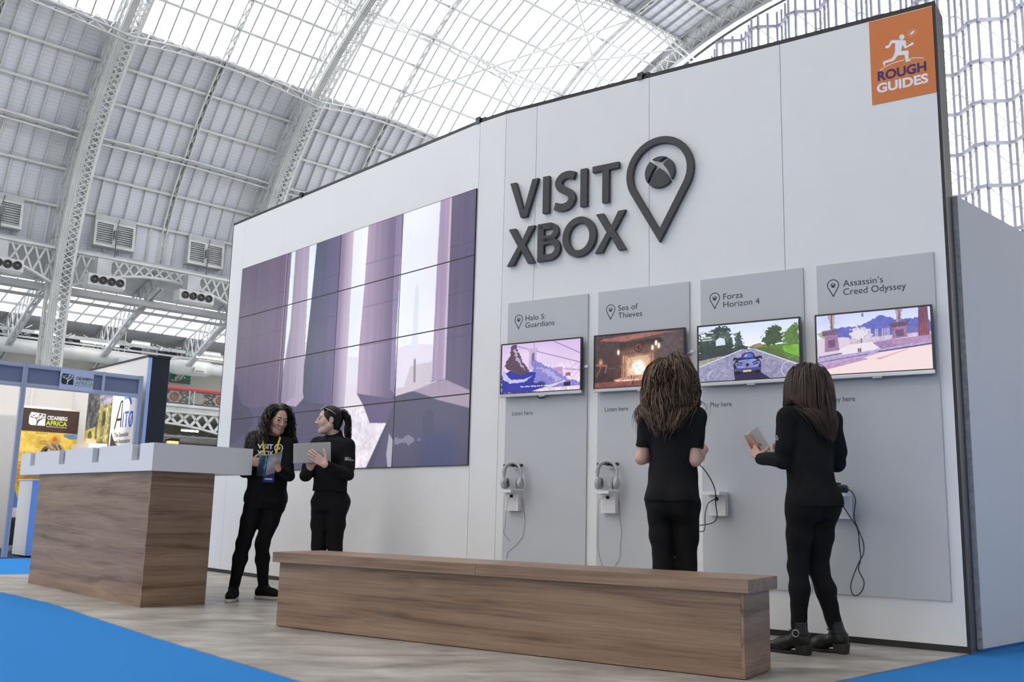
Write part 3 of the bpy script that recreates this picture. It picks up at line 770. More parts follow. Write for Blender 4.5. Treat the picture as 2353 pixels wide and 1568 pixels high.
# ------------------------------------------------------------------ four televisions
def tv_snow():
    p = Pic(320, 180); p.grad(0, 1, (214, 190, 232), (244, 226, 246)); p.ell(.35, .25, .4, .25, (240, 226, 248), .6, 1)
    p.line(.2, .05, 1, .47, .006, (120, 100, 140)); p.line(.66, 0, 1, .29, .006, (120, 100, 140)); p.line(.42, 0, .42, .12, .006, (150, 130, 170))
    p.poly([(.66, .53), (.78, .53), (.79, .70), (.67, .70)], (196, 160, 196)); p.line(.8, .58, 1, .62, .012, (190, 160, 200)); p.poly([(.82, .66), (.88, .65), (.88, .72), (.82, .72)], (170, 90, 110))
    p.poly([(.35, .12), (.46, .11), (.47, .18), (.455, .18), (.45, .55), (.35, .55), (.36, .18), (.345, .18)], (198, 178, 216)); p.poly([(.395, .22), (.425, .2), (.43, .45), (.385, .45)], (120, 104, 150))
    p.poly([(.38, .38), (.44, .36), (.55, .48), (.62, .52), (.72, .62), (.85, .78), (.95, .82), (1, .86), (1, 1), (.3, 1), (.42, .62)], (138, 132, 206), 1, .03); p.poly([(0, .62), (.1, .55), (.45, .60), (.42, .8), (.62, .92), (.5, 1), (0, 1)], (52, 56, 160), 1, .03)
    p.poly([(.12, .02), (.18, 0), (.21, .15), (.27, .36), (.37, .58), (.26, .66), (.09, .52), (.03, .44), (.06, .34), (.10, .25)], (92, 72, 92), 1, .03); p.poly([(.15, .1), (.19, .12), (.24, .36), (.33, .57), (.27, .5), (.2, .36)], (180, 165, 200), 1, .04)
    p.poly([(0, .60), (.03, .55), (.12, .72), (.28, .74), (.42, .66), (.3, .79), (.12, .80), (.03, .72)], (196, 194, 236), 1, .02)
    p.poly([(.45, .50), (.6, .56), (.8, .80), (.72, .82), (.55, .62)], (196, 186, 226), .7, .05)
    p.poly([(.4, .98), (.8, .80), (.83, .82), (.5, 1)], (214, 200, 226)); p.poly([(.55, .93), (1, .92), (1, 1), (.45, 1)], (232, 216, 236)); p.poly([(.8, .84), (.88, .83), (.88, .92), (.8, .92)], (44, 36, 66)); p.ell(.52, .86, .07, .09, (40, 40, 110), .8, .5)
    p.grain(.07, 70, (p.y > .45) * 1.0); return p
def tv_fire():
    p = Pic(320, 180, (66, 54, 58)); p.grad(0, 1, (84, 68, 70), (58, 44, 44)); p.ell(.85, .3, .4, .5, (96, 84, 88), .8, .8)
    p.poly([(.05, .10), (.35, .14), (.8, .04), (.95, .03), (.6, .0), (.1, .06)], (176, 112, 104), .8); p.poly([(.28, .17), (.75, .12), (.78, .2), (.3, .28)], (60, 46, 46))
    p.ell(.5, .65, .38, .6, (176, 110, 80), .55, 1); p.poly([(.32, .38), (.68, .34), (.7, .82), (.3, .86)], (150, 108, 90), .9, .02); p.poly([(.30, .33), (.72, .29), (.72, .37), (.31, .42)], (120, 86, 74))
    p.poly([(.38, .46), (.62, .42), (.64, .80), (.36, .82)], (214, 166, 136)); p.ell(.5, .66, .17, .30, (255, 214, 176), 1, .8); p.ell(.505, .66, .085, .20, (255, 252, 244), 1, .45)
    for x in (.335, .365, .635, .665): p.line(x, .42, x, .83, .012, (198, 150, 120))
    p.poly([(.22, .86), (.40, .80), (.62, .79), (.8, .84), (.8, .9), (.25, .93)], (206, 150, 122)); p.poly([(0, .9), (1, .86), (1, 1), (0, 1)], (150, 86, 78), .8)
    p.ell(.505, .27, .052, .092, (58, 40, 38)); p.ell(.505, .27, .042, .075, (140, 96, 84))
    for k in range(4): a = k * math.pi / 4; p.line(.505 - .045 * math.cos(a), .27 - .08 * math.sin(a), .505 + .045 * math.cos(a), .27 + .08 * math.sin(a), .008, (58, 40, 38))
    for x, y in ((.275, .34), (.70, .22), (.73, .27), (.66, .30)): p.ell(x, y, .03, .08, (224, 176, 150), .8, .8); p.ell(x, y, .012, .05, (255, 246, 236))
    p.ell(.07, .52, .04, .10, (236, 160, 120), .9, .8); p.line(.02, .56, .14, .58, .02, (170, 110, 86)); p.line(.08, .58, .02, .78, .012, (130, 84, 70)); p.line(.14, .58, .12, .72, .01, (150, 100, 84))
    p.line(.16, .64, .24, .64, .006, (130, 104, 100)); p.line(.42, .80, .45, .98, .007, (60, 40, 40)); p.line(.46, .82, .43, .98, .007, (60, 40, 40)); p.grain(.10, 50); return p
def tv_race():
    p = Pic(320, 180); p.grad(0, .5, (214, 226, 250), (246, 250, 255)); p.grad(.5, 1, (150, 148, 176), (146, 146, 182))
    p.poly([(0, .12), (.12, .10), (.2, .02), (.3, .04), (.34, .2), (.36, .42), (.44, .36), (.52, .46), (.5, .52), (0, .6)], (58, 72, 68), 1, .05, 40); p.poly([(.38, .16), (.43, .14), (.46, .36), (.36, .44)], (74, 90, 84), 1, .05, 40)
    for x in (.05, .14, .24, .3): p.ell(x, .22, .05, .12, (120, 140, 134), .5, .6, 1.2, 40)
    p.poly([(.5, .44), (.62, .38), (.7, .42), (1, .42), (1, .72), (.6, .5)], (98, 130, 66), 1, .02); p.poly([(.64, .36), (.67, .2), (.74, .08), (.82, .10), (.85, .26), (.82, .40), (.7, .44)], (72, 88, 66), 1, .06, 40)
    p.poly([(.84, .40), (.86, .22), (.93, .10), (1, .06), (1, .46)], (94, 126, 70), 1, .05, 40); p.poly([(.55, .40), (.63, .37), (.65, .44), (.56, .46)], (150, 124, 106)); p.poly([(.84, .46), (1, .44), (1, .66), (.86, .56)], (120, 178, 70))
    p.poly([(.55, .46), (.7, .46), (.85, .54), (.86, .64), (1, .72), (1, .78), (.7, .58)], (92, 112, 66), 1, .03, 40); p.poly([(0, .52), (.3, .46), (.38, .50), (.2, .60), (0, .66)], (62, 66, 72), 1, .03)
    p.poly([(0, .62), (.22, .56), (.30, .56), (0, .74)], (158, 160, 144)); p.poly([(.44, .46), (.56, .46), (1, .78), (1, 1), (0, 1), (0, .74)], (150, 148, 178)); p.line(0, .735, .44, .47, .008, (226, 226, 240)); p.line(.58, .48, 1, .80, .008, (226, 226, 240)); p.line(.49, .5, .49, .56, .006, (220, 220, 236)); p.line(.485, .6, .48, .66, .009, (220, 220, 236))
    p.poly([(.18, .27), (.22, .22), (.27, .25), (.28, .36), (.18, .37)], (214, 226, 236))
    p.poly([(.37, .98), (.36, .86), (.6, .84), (.64, .90), (.72, 1), (.36, 1)], (44, 40, 74)); 
    p.poly([(.362, .87), (.356, .72), (.385, .64), (.43, .60), (.56, .60), (.602, .635), (.63, .70), (.632, .84), (.61, .885)], (40, 40, 78)); p.poly([(.372, .71), (.43, .64), (.57, .635), (.622, .70), (.60, .79), (.55, .805), (.45, .81), (.39, .79)], (132, 140, 200))
    p.poly([(.425, .645), (.448, .555), (.474, .525), (.540, .522), (.564, .55), (.58, .64)], (48, 50, 100)); p.poly([(.452, .625), (.466, .56), (.484, .543), (.534, .541), (.550, .56), (.560, .618)], (92, 102, 196)); p.poly([(.47, .60), (.48, .56), (.50, .55), (.49, .60)], (170, 180, 236))
    p.poly([(.352, .625), (.366, .598), (.43, .622), (.56, .618), (.628, .592), (.642, .615), (.640, .665), (.628, .640), (.56, .642), (.43, .648), (.372, .642), (.360, .668)], (30, 30, 56)); p.poly([(.385, .672), (.452, .705), (.448, .722), (.384, .694)], (22, 22, 42)); p.poly([(.388, .716), (.446, .738), (.44, .752), (.39, .738)], (22, 22, 42))
    p.poly([(.545, .702), (.610, .664), (.612, .686), (.550, .718)], (22, 22, 42)); p.poly([(.552, .735), (.608, .708), (.605, .73), (.556, .75)], (22, 22, 42)); p.poly([(.365, .80), (.63, .79), (.625, .845), (.37, .855)], (74, 78, 134)); p.ell(.497, .745, .016, .03, (34, 34, 60)); p.poly([(.452, .835), (.535, .83), (.535, .862), (.452, .868)], (230, 206, 110)); p.ell(.40, .875, .03, .03, (16, 16, 26)); p.ell(.597, .868, .03, .03, (16, 16, 26))
    for k in range(26):
        a = math.pi * (.7 + 1.25 * k / 25); a2 = a + .18; p.line(.9 + .075 * math.cos(a), .86 + .13 * math.sin(a), .9 + .075 * math.cos(a2), .86 + .13 * math.sin(a2), .005, (226, 226, 246), .8)
    for x in (.905, .93, .955): p.line(x, .90, x - .004, .97, .01, (220, 230, 250), .8)
    for k in range(8): a = math.pi * (1.0 + .45 * k / 8); p.line(.16 + .065 * math.cos(a), .95 + .15 * math.sin(a), .16 + .065 * math.cos(a + .2), .95 + .15 * math.sin(a + .2), .006, (226, 226, 246), .8)
    p.line(.03, .155, .07, .155, .012, (245, 245, 250)); p.line(.09, .12, .15, .12, .010, (245, 245, 250)); p.line(.03, .21, .05, .21, .010, (240, 240, 250)); p.line(.07, .205, .13, .205, .010, (240, 240, 250)); p.line(.04, .25, .14, .25, .008, (230, 230, 245))
    p.grain(.10, 70, (p.a.mean(-1) < 170) * 1.0); return p
def tv_plaza():
    p = Pic(320, 180); p.grad(0, .5, (206, 214, 250), (240, 242, 254)); p.ell(.12, .08, .2, .2, (196, 208, 250), .7, .9)
    p.poly([(.16, .24), (.25, .22), (.4, .22), (.5, .14), (.56, .08), (.62, .10), (.7, .16), (.8, .18), (.95, .14), (1, .24), (1, .5), (.16, .5)], (104, 108, 190), 1, .03, 30); p.poly([(.3, .36), (.9, .30), (.95, .5), (.3, .5)], (120, 116, 170), .6, .05)
    p.poly([(0, .44), (1, .40), (1, .66), (0, .78)], (206, 190, 216)); p.poly([(0, .30), (.1, .26), (.14, .34), (.05, .40)], (170, 160, 120), .8, .03)
    p.poly([(.0, .40), (.15, .38), (.30, .40), (.3, .7), (0, .74)], (222, 206, 222), 1, .01); 
    p.poly([(.05, .26), (.18, .24), (.20, .32), (.19, .36), (.205, .60), (.07, .62), (.075, .36), (.05, .34)], (158, 126, 164)); p.poly([(.10, .42), (.165, .41), (.17, .54), (.105, .55)], (116, 88, 122)); p.poly([(.04, .27), (.19, .25), (.2, .33), (.06, .35)], (104, 82, 108), .7, .02)
    p.poly([(.105, .0), (.175, .0), (.165, .15), (.16, .24), (.125, .25), (.125, .12)], (182, 160, 164), 1, .015); p.line(.14, .0, .14, .24, .01, (110, 88, 100))
    p.poly([(.64, .28), (.66, .22), (.80, .20), (.82, .27), (.79, .30), (.80, .46), (.67, .48), (.68, .32)], (158, 122, 160)); p.poly([(.65, .22), (.81, .20), (.82, .28), (.66, .30)], (96, 76, 106), .8, .02); p.poly([(.70, .34), (.77, .33), (.775, .44), (.705, .45)], (118, 88, 122))
    p.poly([(.70, .01), (.765, .0), (.755, .12), (.75, .20), (.715, .21), (.715, .1)], (176, 152, 158), 1, .015); p.line(.738, .02, .735, .2, .008, (100, 80, 96))
    p.poly([(.90, .0), (.975, .0), (.985, .48), (.885, .50), (.90, .25)], (150, 92, 104)); p.poly([(.90, .0), (.975, 0), (.98, .24), (.895, .26)], (120, 88, 112))
    for k in range(5): p.line(.905 + .017 * k, .02, .90 + .02 * k, .48, .005, (112, 64, 80))
    for x in (.53, .545, .59, .61, .63, .645): p.line(x, .30, x, .46, .007, (212, 208, 228))
    p.ell(.40, .36, .10, .13, (206, 198, 214), 1, 0, .8, 26); p.ell(.38, .36, .06, .09, (232, 228, 236), .8, 0, 1, 30); p.line(.405, .44, .40, .56, .010, (130, 110, 110))
    p.poly([(.20, .60), (.30, .52), (.5, .50), (.55, .60), (.45, .70), (.22, .74)], (236, 226, 236)); p.poly([(.5, .52), (.68, .48), (.72, .60), (.58, .64)], (160, 130, 178)); p.poly([(.62, .50), (1, .45), (1, .56), (.72, .60)], (176, 144, 186))
    p.poly([(0, .72), (.25, .68), (.62, .62), (1, .56), (1, .62), (0, .86)], (186, 168, 214)); p.line(.0, .79, .45, .70, .006, (104, 86, 130)); p.line(.55, .67, 1, .595, .008, (70, 54, 76)); p.line(.02, .70, .22, .66, .012, (120, 100, 150))
    p.poly([(0, .86), (.45, .74), (.56, .685), (1, .615), (1, 1), (0, 1)], (246, 222, 224)); p.poly([(0, .84), (.40, .745), (.46, .78), (.0, .94)], (186, 152, 190)); p.poly([(.52, .78), (.78, .66), (.80, .665), (.56, .80)], (206, 170, 190), .8)
    for x in (.375, .392): p.line(x, .60, x, .65, .010, (70, 60, 90))
    p.line(.42, .03, .42, .06, .016, (120, 120, 160)); p.grain(.07, 80, (p.a.mean(-1) < 215) * 1.0); return p
TVS = [(-3.445, -2.670, tv_snow, 'wall television with a blue snowy rock landscape on its screen', 'The other thing not to miss is'), (-2.560, -1.7925, tv_fire, 'wall television showing a glowing stone fireplace in a dark room', "Get acquainted with — it'll be"),
       (-1.6955, -0.937, tv_race, 'wall television showing a sports car driving along a tree lined road', '34'), (-0.836, -0.088, tv_plaza, 'wall television showing a sunny plaza with statues and blue hills', None)]
for (s0, s1, fn, lab, sub) in TVS:
    zt_, zb_ = 2.144, 1.697
    t = thing('television', lab, 'television', WR((s0 + s1) / 2, zb_, 0.04), 'televisions on the stand wall', AR)
    m = MB(); m.box(s0, s1, zb_ + .026, zt_, 0.045, 0.069, fr3); m.box(s0 + .1, s1 - .1, zb_ + .06, zt_ - .1, 0.03, 0.046, fr3); m.build('casing', MT['plastic_black'], t, bevel=0.002)
    m = MB(); b = 0.011
    m.ring([(s0, zb_ + .026), (s1, zb_ + .026), (s1, zt_), (s0, zt_)], [(s0 + b, zb_ + .033), (s1 - b, zb_ + .033), (s1 - b, zt_ - b), (s0 + b, zt_ - b)], 0.0685, 0.0735, FR); bz = m.build('bezel', MT['plastic_black'], t)
    pc = fn(); pic_mesh('screen', pc, FR, s0 + b, s1 - b, zb_ + .033, zt_ - b, 0.0695, MT['screen'], t)
    m = MB(); m.box(s0, s1, zb_, zb_ + .026, 0.045, 0.0745, fr3); m.build('bottom_strip', MT['silver'], t, bevel=0.003)
    m = MB(); c = (s0 + s1) / 2 + .02; m.box(c - .03, c + .03, zb_ - .010, zb_ + .004, 0.055, 0.072, fr3); m.build('sensor_window', MT['silver'], t, bevel=0.004)
    m = MB(); c = (s0 + s1) / 2
    m.box(c - .2, c + .2, 1.80, 2.06, 0.0150, 0.022, fr3)
    for q in (-.13, .13): m.box(c + q - .02, c + q + .02, 1.78, 2.08, 0.021, 0.034, fr3)
    m.build('wall_bracket', MT['black'], t)
    if sub:
        m = MB()
        if sub == '34': put_text(m, sub, FR, s0 + .03, zt_ - .092, height=.026, d=.0705)
        else: put_text(m, sub, FR, s0 + .2, zb_ + .075, height=.0115, width=.29, d=.0705, shear=.2)
        m.build('subtitle_lettering', mat_emit('subtitle_white', (1, 1, 1), 1.0) if 'sub' not in MT else MT['sub'], t, fixn=False)
# dangling aerial lead below the first set
m = MB(); c = -3.06; m.tube(spline([WR(c - .03, 1.70, .05), WR(c - .015, 1.683, .05), WR(c + .02, 1.679, .05), WR(c + .045, 1.695, .05)], 6), 0.004, 6)
tag(m.build('television_lead', MT['plastic_black']), 'short black lead looping under the television with the snowy landscape', 'cable')
for i, (s, z) in enumerate(((-2.655, 1.90), (-1.765, 1.955))):
    m = MB(); m.tube([WR(s - .03, z - .01, .05), WR(s + .01, z, .055), WR(s + .035, z + .012, .06)], 0.006, 8); m.box(s + .01, s + .04, z - .002, z + .016, .05, .065, fr3)
    tag(m.build('media_plug', MT['silver']), ['small silver plug sticking out beside the television with the snowy landscape', 'small silver plug sticking out beside the television with the fireplace'][i], 'plug')

# ------------------------------------------------------------------ emblems and lettering
def arc(cx, cy, rx, ry, a0, a1, n):
    return [(cx + rx * math.cos(R(lin(a0, a1, k / n))), cy + ry * math.sin(R(lin(a0, a1, k / n)))) for k in range(n + 1)]
def pin_outline(cx, cy, r, ty, n=40):
    """drop shape: circle of radius r, running to a tip at (cx,ty)"""
    dist = cy - ty; a = math.degrees(math.asin(r / dist)); p = arc(cx, cy, r, r, -a, 180 + a, n); return p + [(cx, ty)]
def bez(a, b, c, n=8): return [((1 - t) ** 2 * a[0] + 2 * t * (1 - t) * b[0] + t * t * c[0], (1 - t) ** 2 * a[1] + 2 * t * (1 - t) * b[1] + t * t * c[1]) for t in [k / n for k in range(n + 1)]]
def ball_parts():
    pr = lambda a: (math.cos(R(a)), math.sin(R(a)))
    top = arc(0, 0, 1, 1, 60, 120, 10) + bez(pr(120), (-.3, .86), (0, .70), 6)[1:] + bez((0, .70), (.3, .86), pr(60), 6)[1:-1]
    left = arc(0, 0, 1, 1, 129, 217, 16) + bez(pr(217), (-.66, -.05), (-.24, .45), 8)[1:] + bez((-.24, .45), (-.44, .66), pr(129), 5)[1:-1]
    right = [(-x, y) for x, y in reversed(left)]
    bot = bez((0, .27), (.50, -.12), pr(-43), 8) + arc(0, 0, 1, 1, -43, -137, 14)[1:] + bez(pr(-137), (-.50, -.12), (0, .27), 8)[1:-1]
    return [top, left, right, bot]
def stroke(path, w, cap=0):
    L, Rr = [], []
    for i in range(len(path)):
        a, b = path[max(0, i - 1)], path[min(len(path) - 1, i + 1)]; dx, dy = b[0] - a[0], b[1] - a[1]; l = math.hypot(dx, dy) or 1
        L.append((path[i][0] - dy / l * w / 2, path[i][1] + dx / l * w / 2)); Rr.append((path[i][0] + dy / l * w / 2, path[i][1] - dx / l * w / 2))
    return L, Rr
def add_stroke(mb, path, w, d0, d1, fr):
    L, Rr = stroke(path, w); n = len(path)
    vs = [fr(x, y, d) for d in (d0, d1) for lst in (L, Rr) for x, y in lst]; fs = []
    for i in range(n - 1): fs += [(i, i + 1, n + i + 1, n + i), (2 * n + i, 3 * n + i, 3 * n + i + 1, 2 * n + i + 1), (i, 2 * n + i, 2 * n + i + 1, i + 1), (n + i, n + i + 1, 3 * n + i + 1, 3 * n + i)]
    fs += [(0, n, 3 * n, 2 * n), (n - 1, 3 * n - 1, 4 * n - 1, 2 * n - 1)]
    mb.add(vs, fs)
sign = thing('wall_sign', 'big raised charcoal lettering with a map pin symbol on the white wall', 'sign', WR(-2.6, 2.83, 0.02), rz=AR)
T0, B0, T1, B1, D0, D1 = 3.549, 3.227, 3.140, 2.817, 0.006, 0.04
def letter(polys, strokes=(), rings=()):
    m = MB()
    for q in polys: m.prism(q, D0, D1, FR)
    for q, w in strokes: add_stroke(m, q, w, D0, D1, FR)
    for a, b in rings: m.ring(a, b, D0, D1, FR)
    return m.build('letter', MT['letter'], sign, bevel=0.003)
letter([[(-3.420, T0), (-3.358, T0), (-3.274, 3.288), (-3.192, T0), (-3.129, T0), (-3.241, B0), (-3.304, B0)]])
letter([[(-3.085, T0), (-3.021, T0), (-3.021, B0), (-3.085, B0)]])
spath = [tuple(q[:2]) for q in spline([(x, y, 0) for x, y in [(-2.778, 3.508), (-2.835, 3.525), (-2.895, 3.516), (-2.933, 3.472), (-2.915, 3.424), (-2.868, 3.393), (-2.818, 3.358), (-2.801, 3.312), (-2.832, 3.265), (-2.895, 3.252), (-2.966, 3.272)]], 5)]
letter([], [(spath, 0.063)])
letter([[(-2.722, T0), (-2.658, T0), (-2.658, B0), (-2.722, B0)]])
letter([[(-2.609, T0), (-2.367, T0), (-2.367, 3.497), (-2.457, 3.497), (-2.457, B0), (-2.518, B0), (-2.518, 3.497), (-2.609, 3.497)]])
letter([[(-3.424, T1), (-3.353, T1), (-3.287, 3.022), (-3.222, T1), (-3.154, T1), (-3.252, 2.982), (-3.152, B1), (-3.222, B1), (-3.292, 2.938), (-3.364, B1), (-3.434, B1), (-3.327, 2.978)]])
up_b = [(-3.10, T1 - .026), (-3.02, T1 - .026)] + arc(-3.02, 3.060, .070, .054, 90, -90, 12) + [(-3.10, 3.006)]
lo_b = [(-3.10, 2.982), (-3.01, 2.982)] + arc(-3.01, 2.913, .077, .069, 90, -90, 12) + [(-3.10, 2.844)]
letter([[(-3.128, T1), (-3.067, T1), (-3.067, B1), (-3.128, B1)]], [(up_b, .052), (lo_b, .054)])
letter([], [], [(arc(-2.728, 2.979, .158, .168, 0, 360, 40)[:-1], arc(-2.728, 2.979, .096, .112, 0, 360, 40)[:-1])])
letter([[(-2.573, T1), (-2.505, T1), (-2.437, 3.022), (-2.371, T1), (-2.303, T1), (-2.402, 2.982), (-2.300, B1), (-2.368, B1), (-2.440, 2.938), (-2.512, B1), (-2.580, B1), (-2.475, 2.978)]])
m = MB(); m.ring(pin_outline(-2.014, 3.398, .286, 2.832), pin_outline(-2.014, 3.398, .230, 2.938), D0, D1, FR); m.build('pin_ring', MT['letter'], sign, bevel=0.003)
for q in ball_parts():
    m = MB(); m.prism([(-2.012 + x * .126, 3.396 + y * .126) for x, y in q], D0, D1, FR); m.build('emblem_segment', MT['letter'], sign, bevel=0.003)

# four tall grey boards ------------------------------------------------------------
BDS = [(-3.424, -2.650, ('Halo 5:', .198), ('Guardians', .285), ('Listen here', .200), 'tall grey board behind the television with the snowy landscape'),
       (-2.556, -1.782, ('Sea of', .171), ('Thieves', .208), ('Listen here', .200), 'tall grey board behind the television with the fireplace'),
       (-1.691, -0.926, ('Forza', .149), ('Horizon 4', .272), ('Play here', .162), 'tall grey board behind the television with the racing car'),
       (-0.832, -0.074, ("Assassin’s", .262), ('Creed Odyssey', .405), ('Play here', .162), 'tall grey board behind the television with the sunny plaza')]
for s0, s1, l1, l2, l3, lab in BDS:
    t = thing('display_board', lab, 'board', WR((s0 + s1) / 2, 0.30, 0), 'grey boards on the stand wall', AR)
    m = MB(); m.box(s0, s1, 0.30, 2.502, 0.0005, 0.0145, fr3); m.build('board_panel', MT['board'], t, bevel=0.001)
    cx = s0 + .111; m = MB(); d = .0152
    m.ring(pin_outline(cx, 2.3525, .0405, 2.2675), pin_outline(cx, 2.3525, .0345, 2.281), d - .0006, d, FR)
    for q in ball_parts(): m.prism([(cx + x * .0165, 2.351 + y * .0165) for x, y in q], d - .0006, d, FR)
    m.build('pin_emblem_print', MT['ink'], t)
    for l_, y_ in ((l1, 2.3345), (l2, 2.2755)): m = MB(); put_text(m, l_[0], FR, s0 + .178, y_, l_[1], .0465, d=d); m.build('title_lettering', MT['ink'], t, fixn=False)
    m = MB(); put_text(m, l3[0], FR, s0 + .068, 1.552, l3[1], .036, d=d); m.build('caption_lettering', MT['ink'], t, fixn=False)

# orange square with the running figure ------------------------------------------------------------
OR = thing('orange_sign', 'orange square sign with a white running figure in the top corner of the wall', 'sign', WR(-0.21, 3.595, 0), rz=AR)
m = MB(); m.box(-.4165, -.002, 3.593, 4.210, 0.0005, 0.003, fr3); m.build('sign_panel', mat('orange_print', srgb(212, 122, 62), 0.6), OR)
# figure drawn in a unit square of the sign: x 0..1 from the left, y 0..1 from the top, sign rectified
ox, oy, ow, oh = -.4165, 4.210, .4145, .617
SQ = lambda x, y, d: WR(ox + x * ow, oy - y * oh, .0035 + d)
m = MB()
def sh(px, py):     # from the close view of the sign (pixels) to the unit square
    k = py / 1380.0
    xl_ = 100 + 85 * k; xr_ = 1140 + 75 * k; x = (px - xl_) / (xr_ - xl_)
    yt = 75 - 165 * x; yb = 1450 - 215 * x; return (x, (py - yt) / (yb - yt))
body = [(618, 405), (500, 402), (478, 410), (440, 480), (395, 490), (385, 510), (398, 525), (425, 525), (432, 535), (470, 495), (500, 447), (550, 455), (548, 590), (520, 665), (490, 700), (362, 740), (350, 765), (372, 820), (385, 815), (388, 770), (525, 735), (560, 700), (592, 655), (700, 648), (728, 768), (820, 735), (765, 725), (768, 590), (750, 578), (652, 585), (648, 570), (675, 478), (690, 530), (715, 548), (770, 520), (845, 490), (848, 462), (815, 458), (775, 490), (728, 510), (722, 430), (700, 412), (660, 410)]
m.add([SQ(*sh(x, y), 0) for x, y in body], [tuple(range(len(body)))])
hd = arc(657, 362, 42, 42, 0, 360, 20)[:-1]; m.add([SQ(*sh(x, y), 0) for x, y in hd], [tuple(range(len(hd)))])
nk = [(632, 385), (675, 395), (668, 415), (622, 412)]; m.add([SQ(*sh(x, y), 0) for x, y in nk], [(0, 1, 2, 3)])
m.build('runner_print', MT['white_ink'], OR, fixn=False)
m = MB(); sn = [(825 + 40 * math.cos(a) * .8 + 16 * math.sin(a), 302 - 30 * math.sin(a) - 10 * math.cos(a)) for a in [k * math.pi / 10 for k in range(20)]]
m.add([SQ(*sh(x, y), 0) for x, y in sn], [tuple(range(20))])
for k in range(10):
    a = k * math.pi / 5 + .2; a0 = (825 + 56 * math.cos(a), 302 - 48 * math.sin(a) - 8 * math.cos(a)); a1 = (825 + 74 * math.cos(a), 302 - 64 * math.sin(a) - 10 * math.cos(a))
    L_, R_ = stroke([a0, a1], 7); m.add([SQ(*sh(x, y), 0) for x, y in L_ + R_[::-1]], [(0, 1, 2, 3)])
for pth in ([(308, 884), (400, 825), (520, 772), (705, 725)], [(770, 715), (880, 702), (1010, 712)]):
    sp_ = [tuple(q[:2]) for q in spline([(x, y, 0) for x, y in pth], 6)]; L_, R_ = stroke(sp_, 12); n = len(sp_)
    mg = MB(); mg.add([SQ(*sh(x, y), 0) for x, y in L_ + R_], [(i, i + 1, n + i + 1, n + i) for i in range(n - 1)]); mg.build('ground_line_print', MT['white_ink'], OR, fixn=False)
m.build('sun_print', MT['white_ink'], OR, fixn=False)
SQT = lambda x, y, d: WR(x, y, .0035 + d)
m = MB(); put_text(m, 'ROUGH', SQT, ox + .105 * ow, oy - .728 * oh, .762 * ow, .108 * oh, bold=.035); m.build('upper_lettering', mat('violet_ink', srgb(52, 28, 92), .6), OR, fixn=False)
m = MB(); put_text(m, 'GUIDES', SQT, ox + .085 * ow, oy - .868 * oh, .80 * ow, .108 * oh, bold=.035); m.build('lower_lettering', MT['white_ink'], OR, fixn=False)
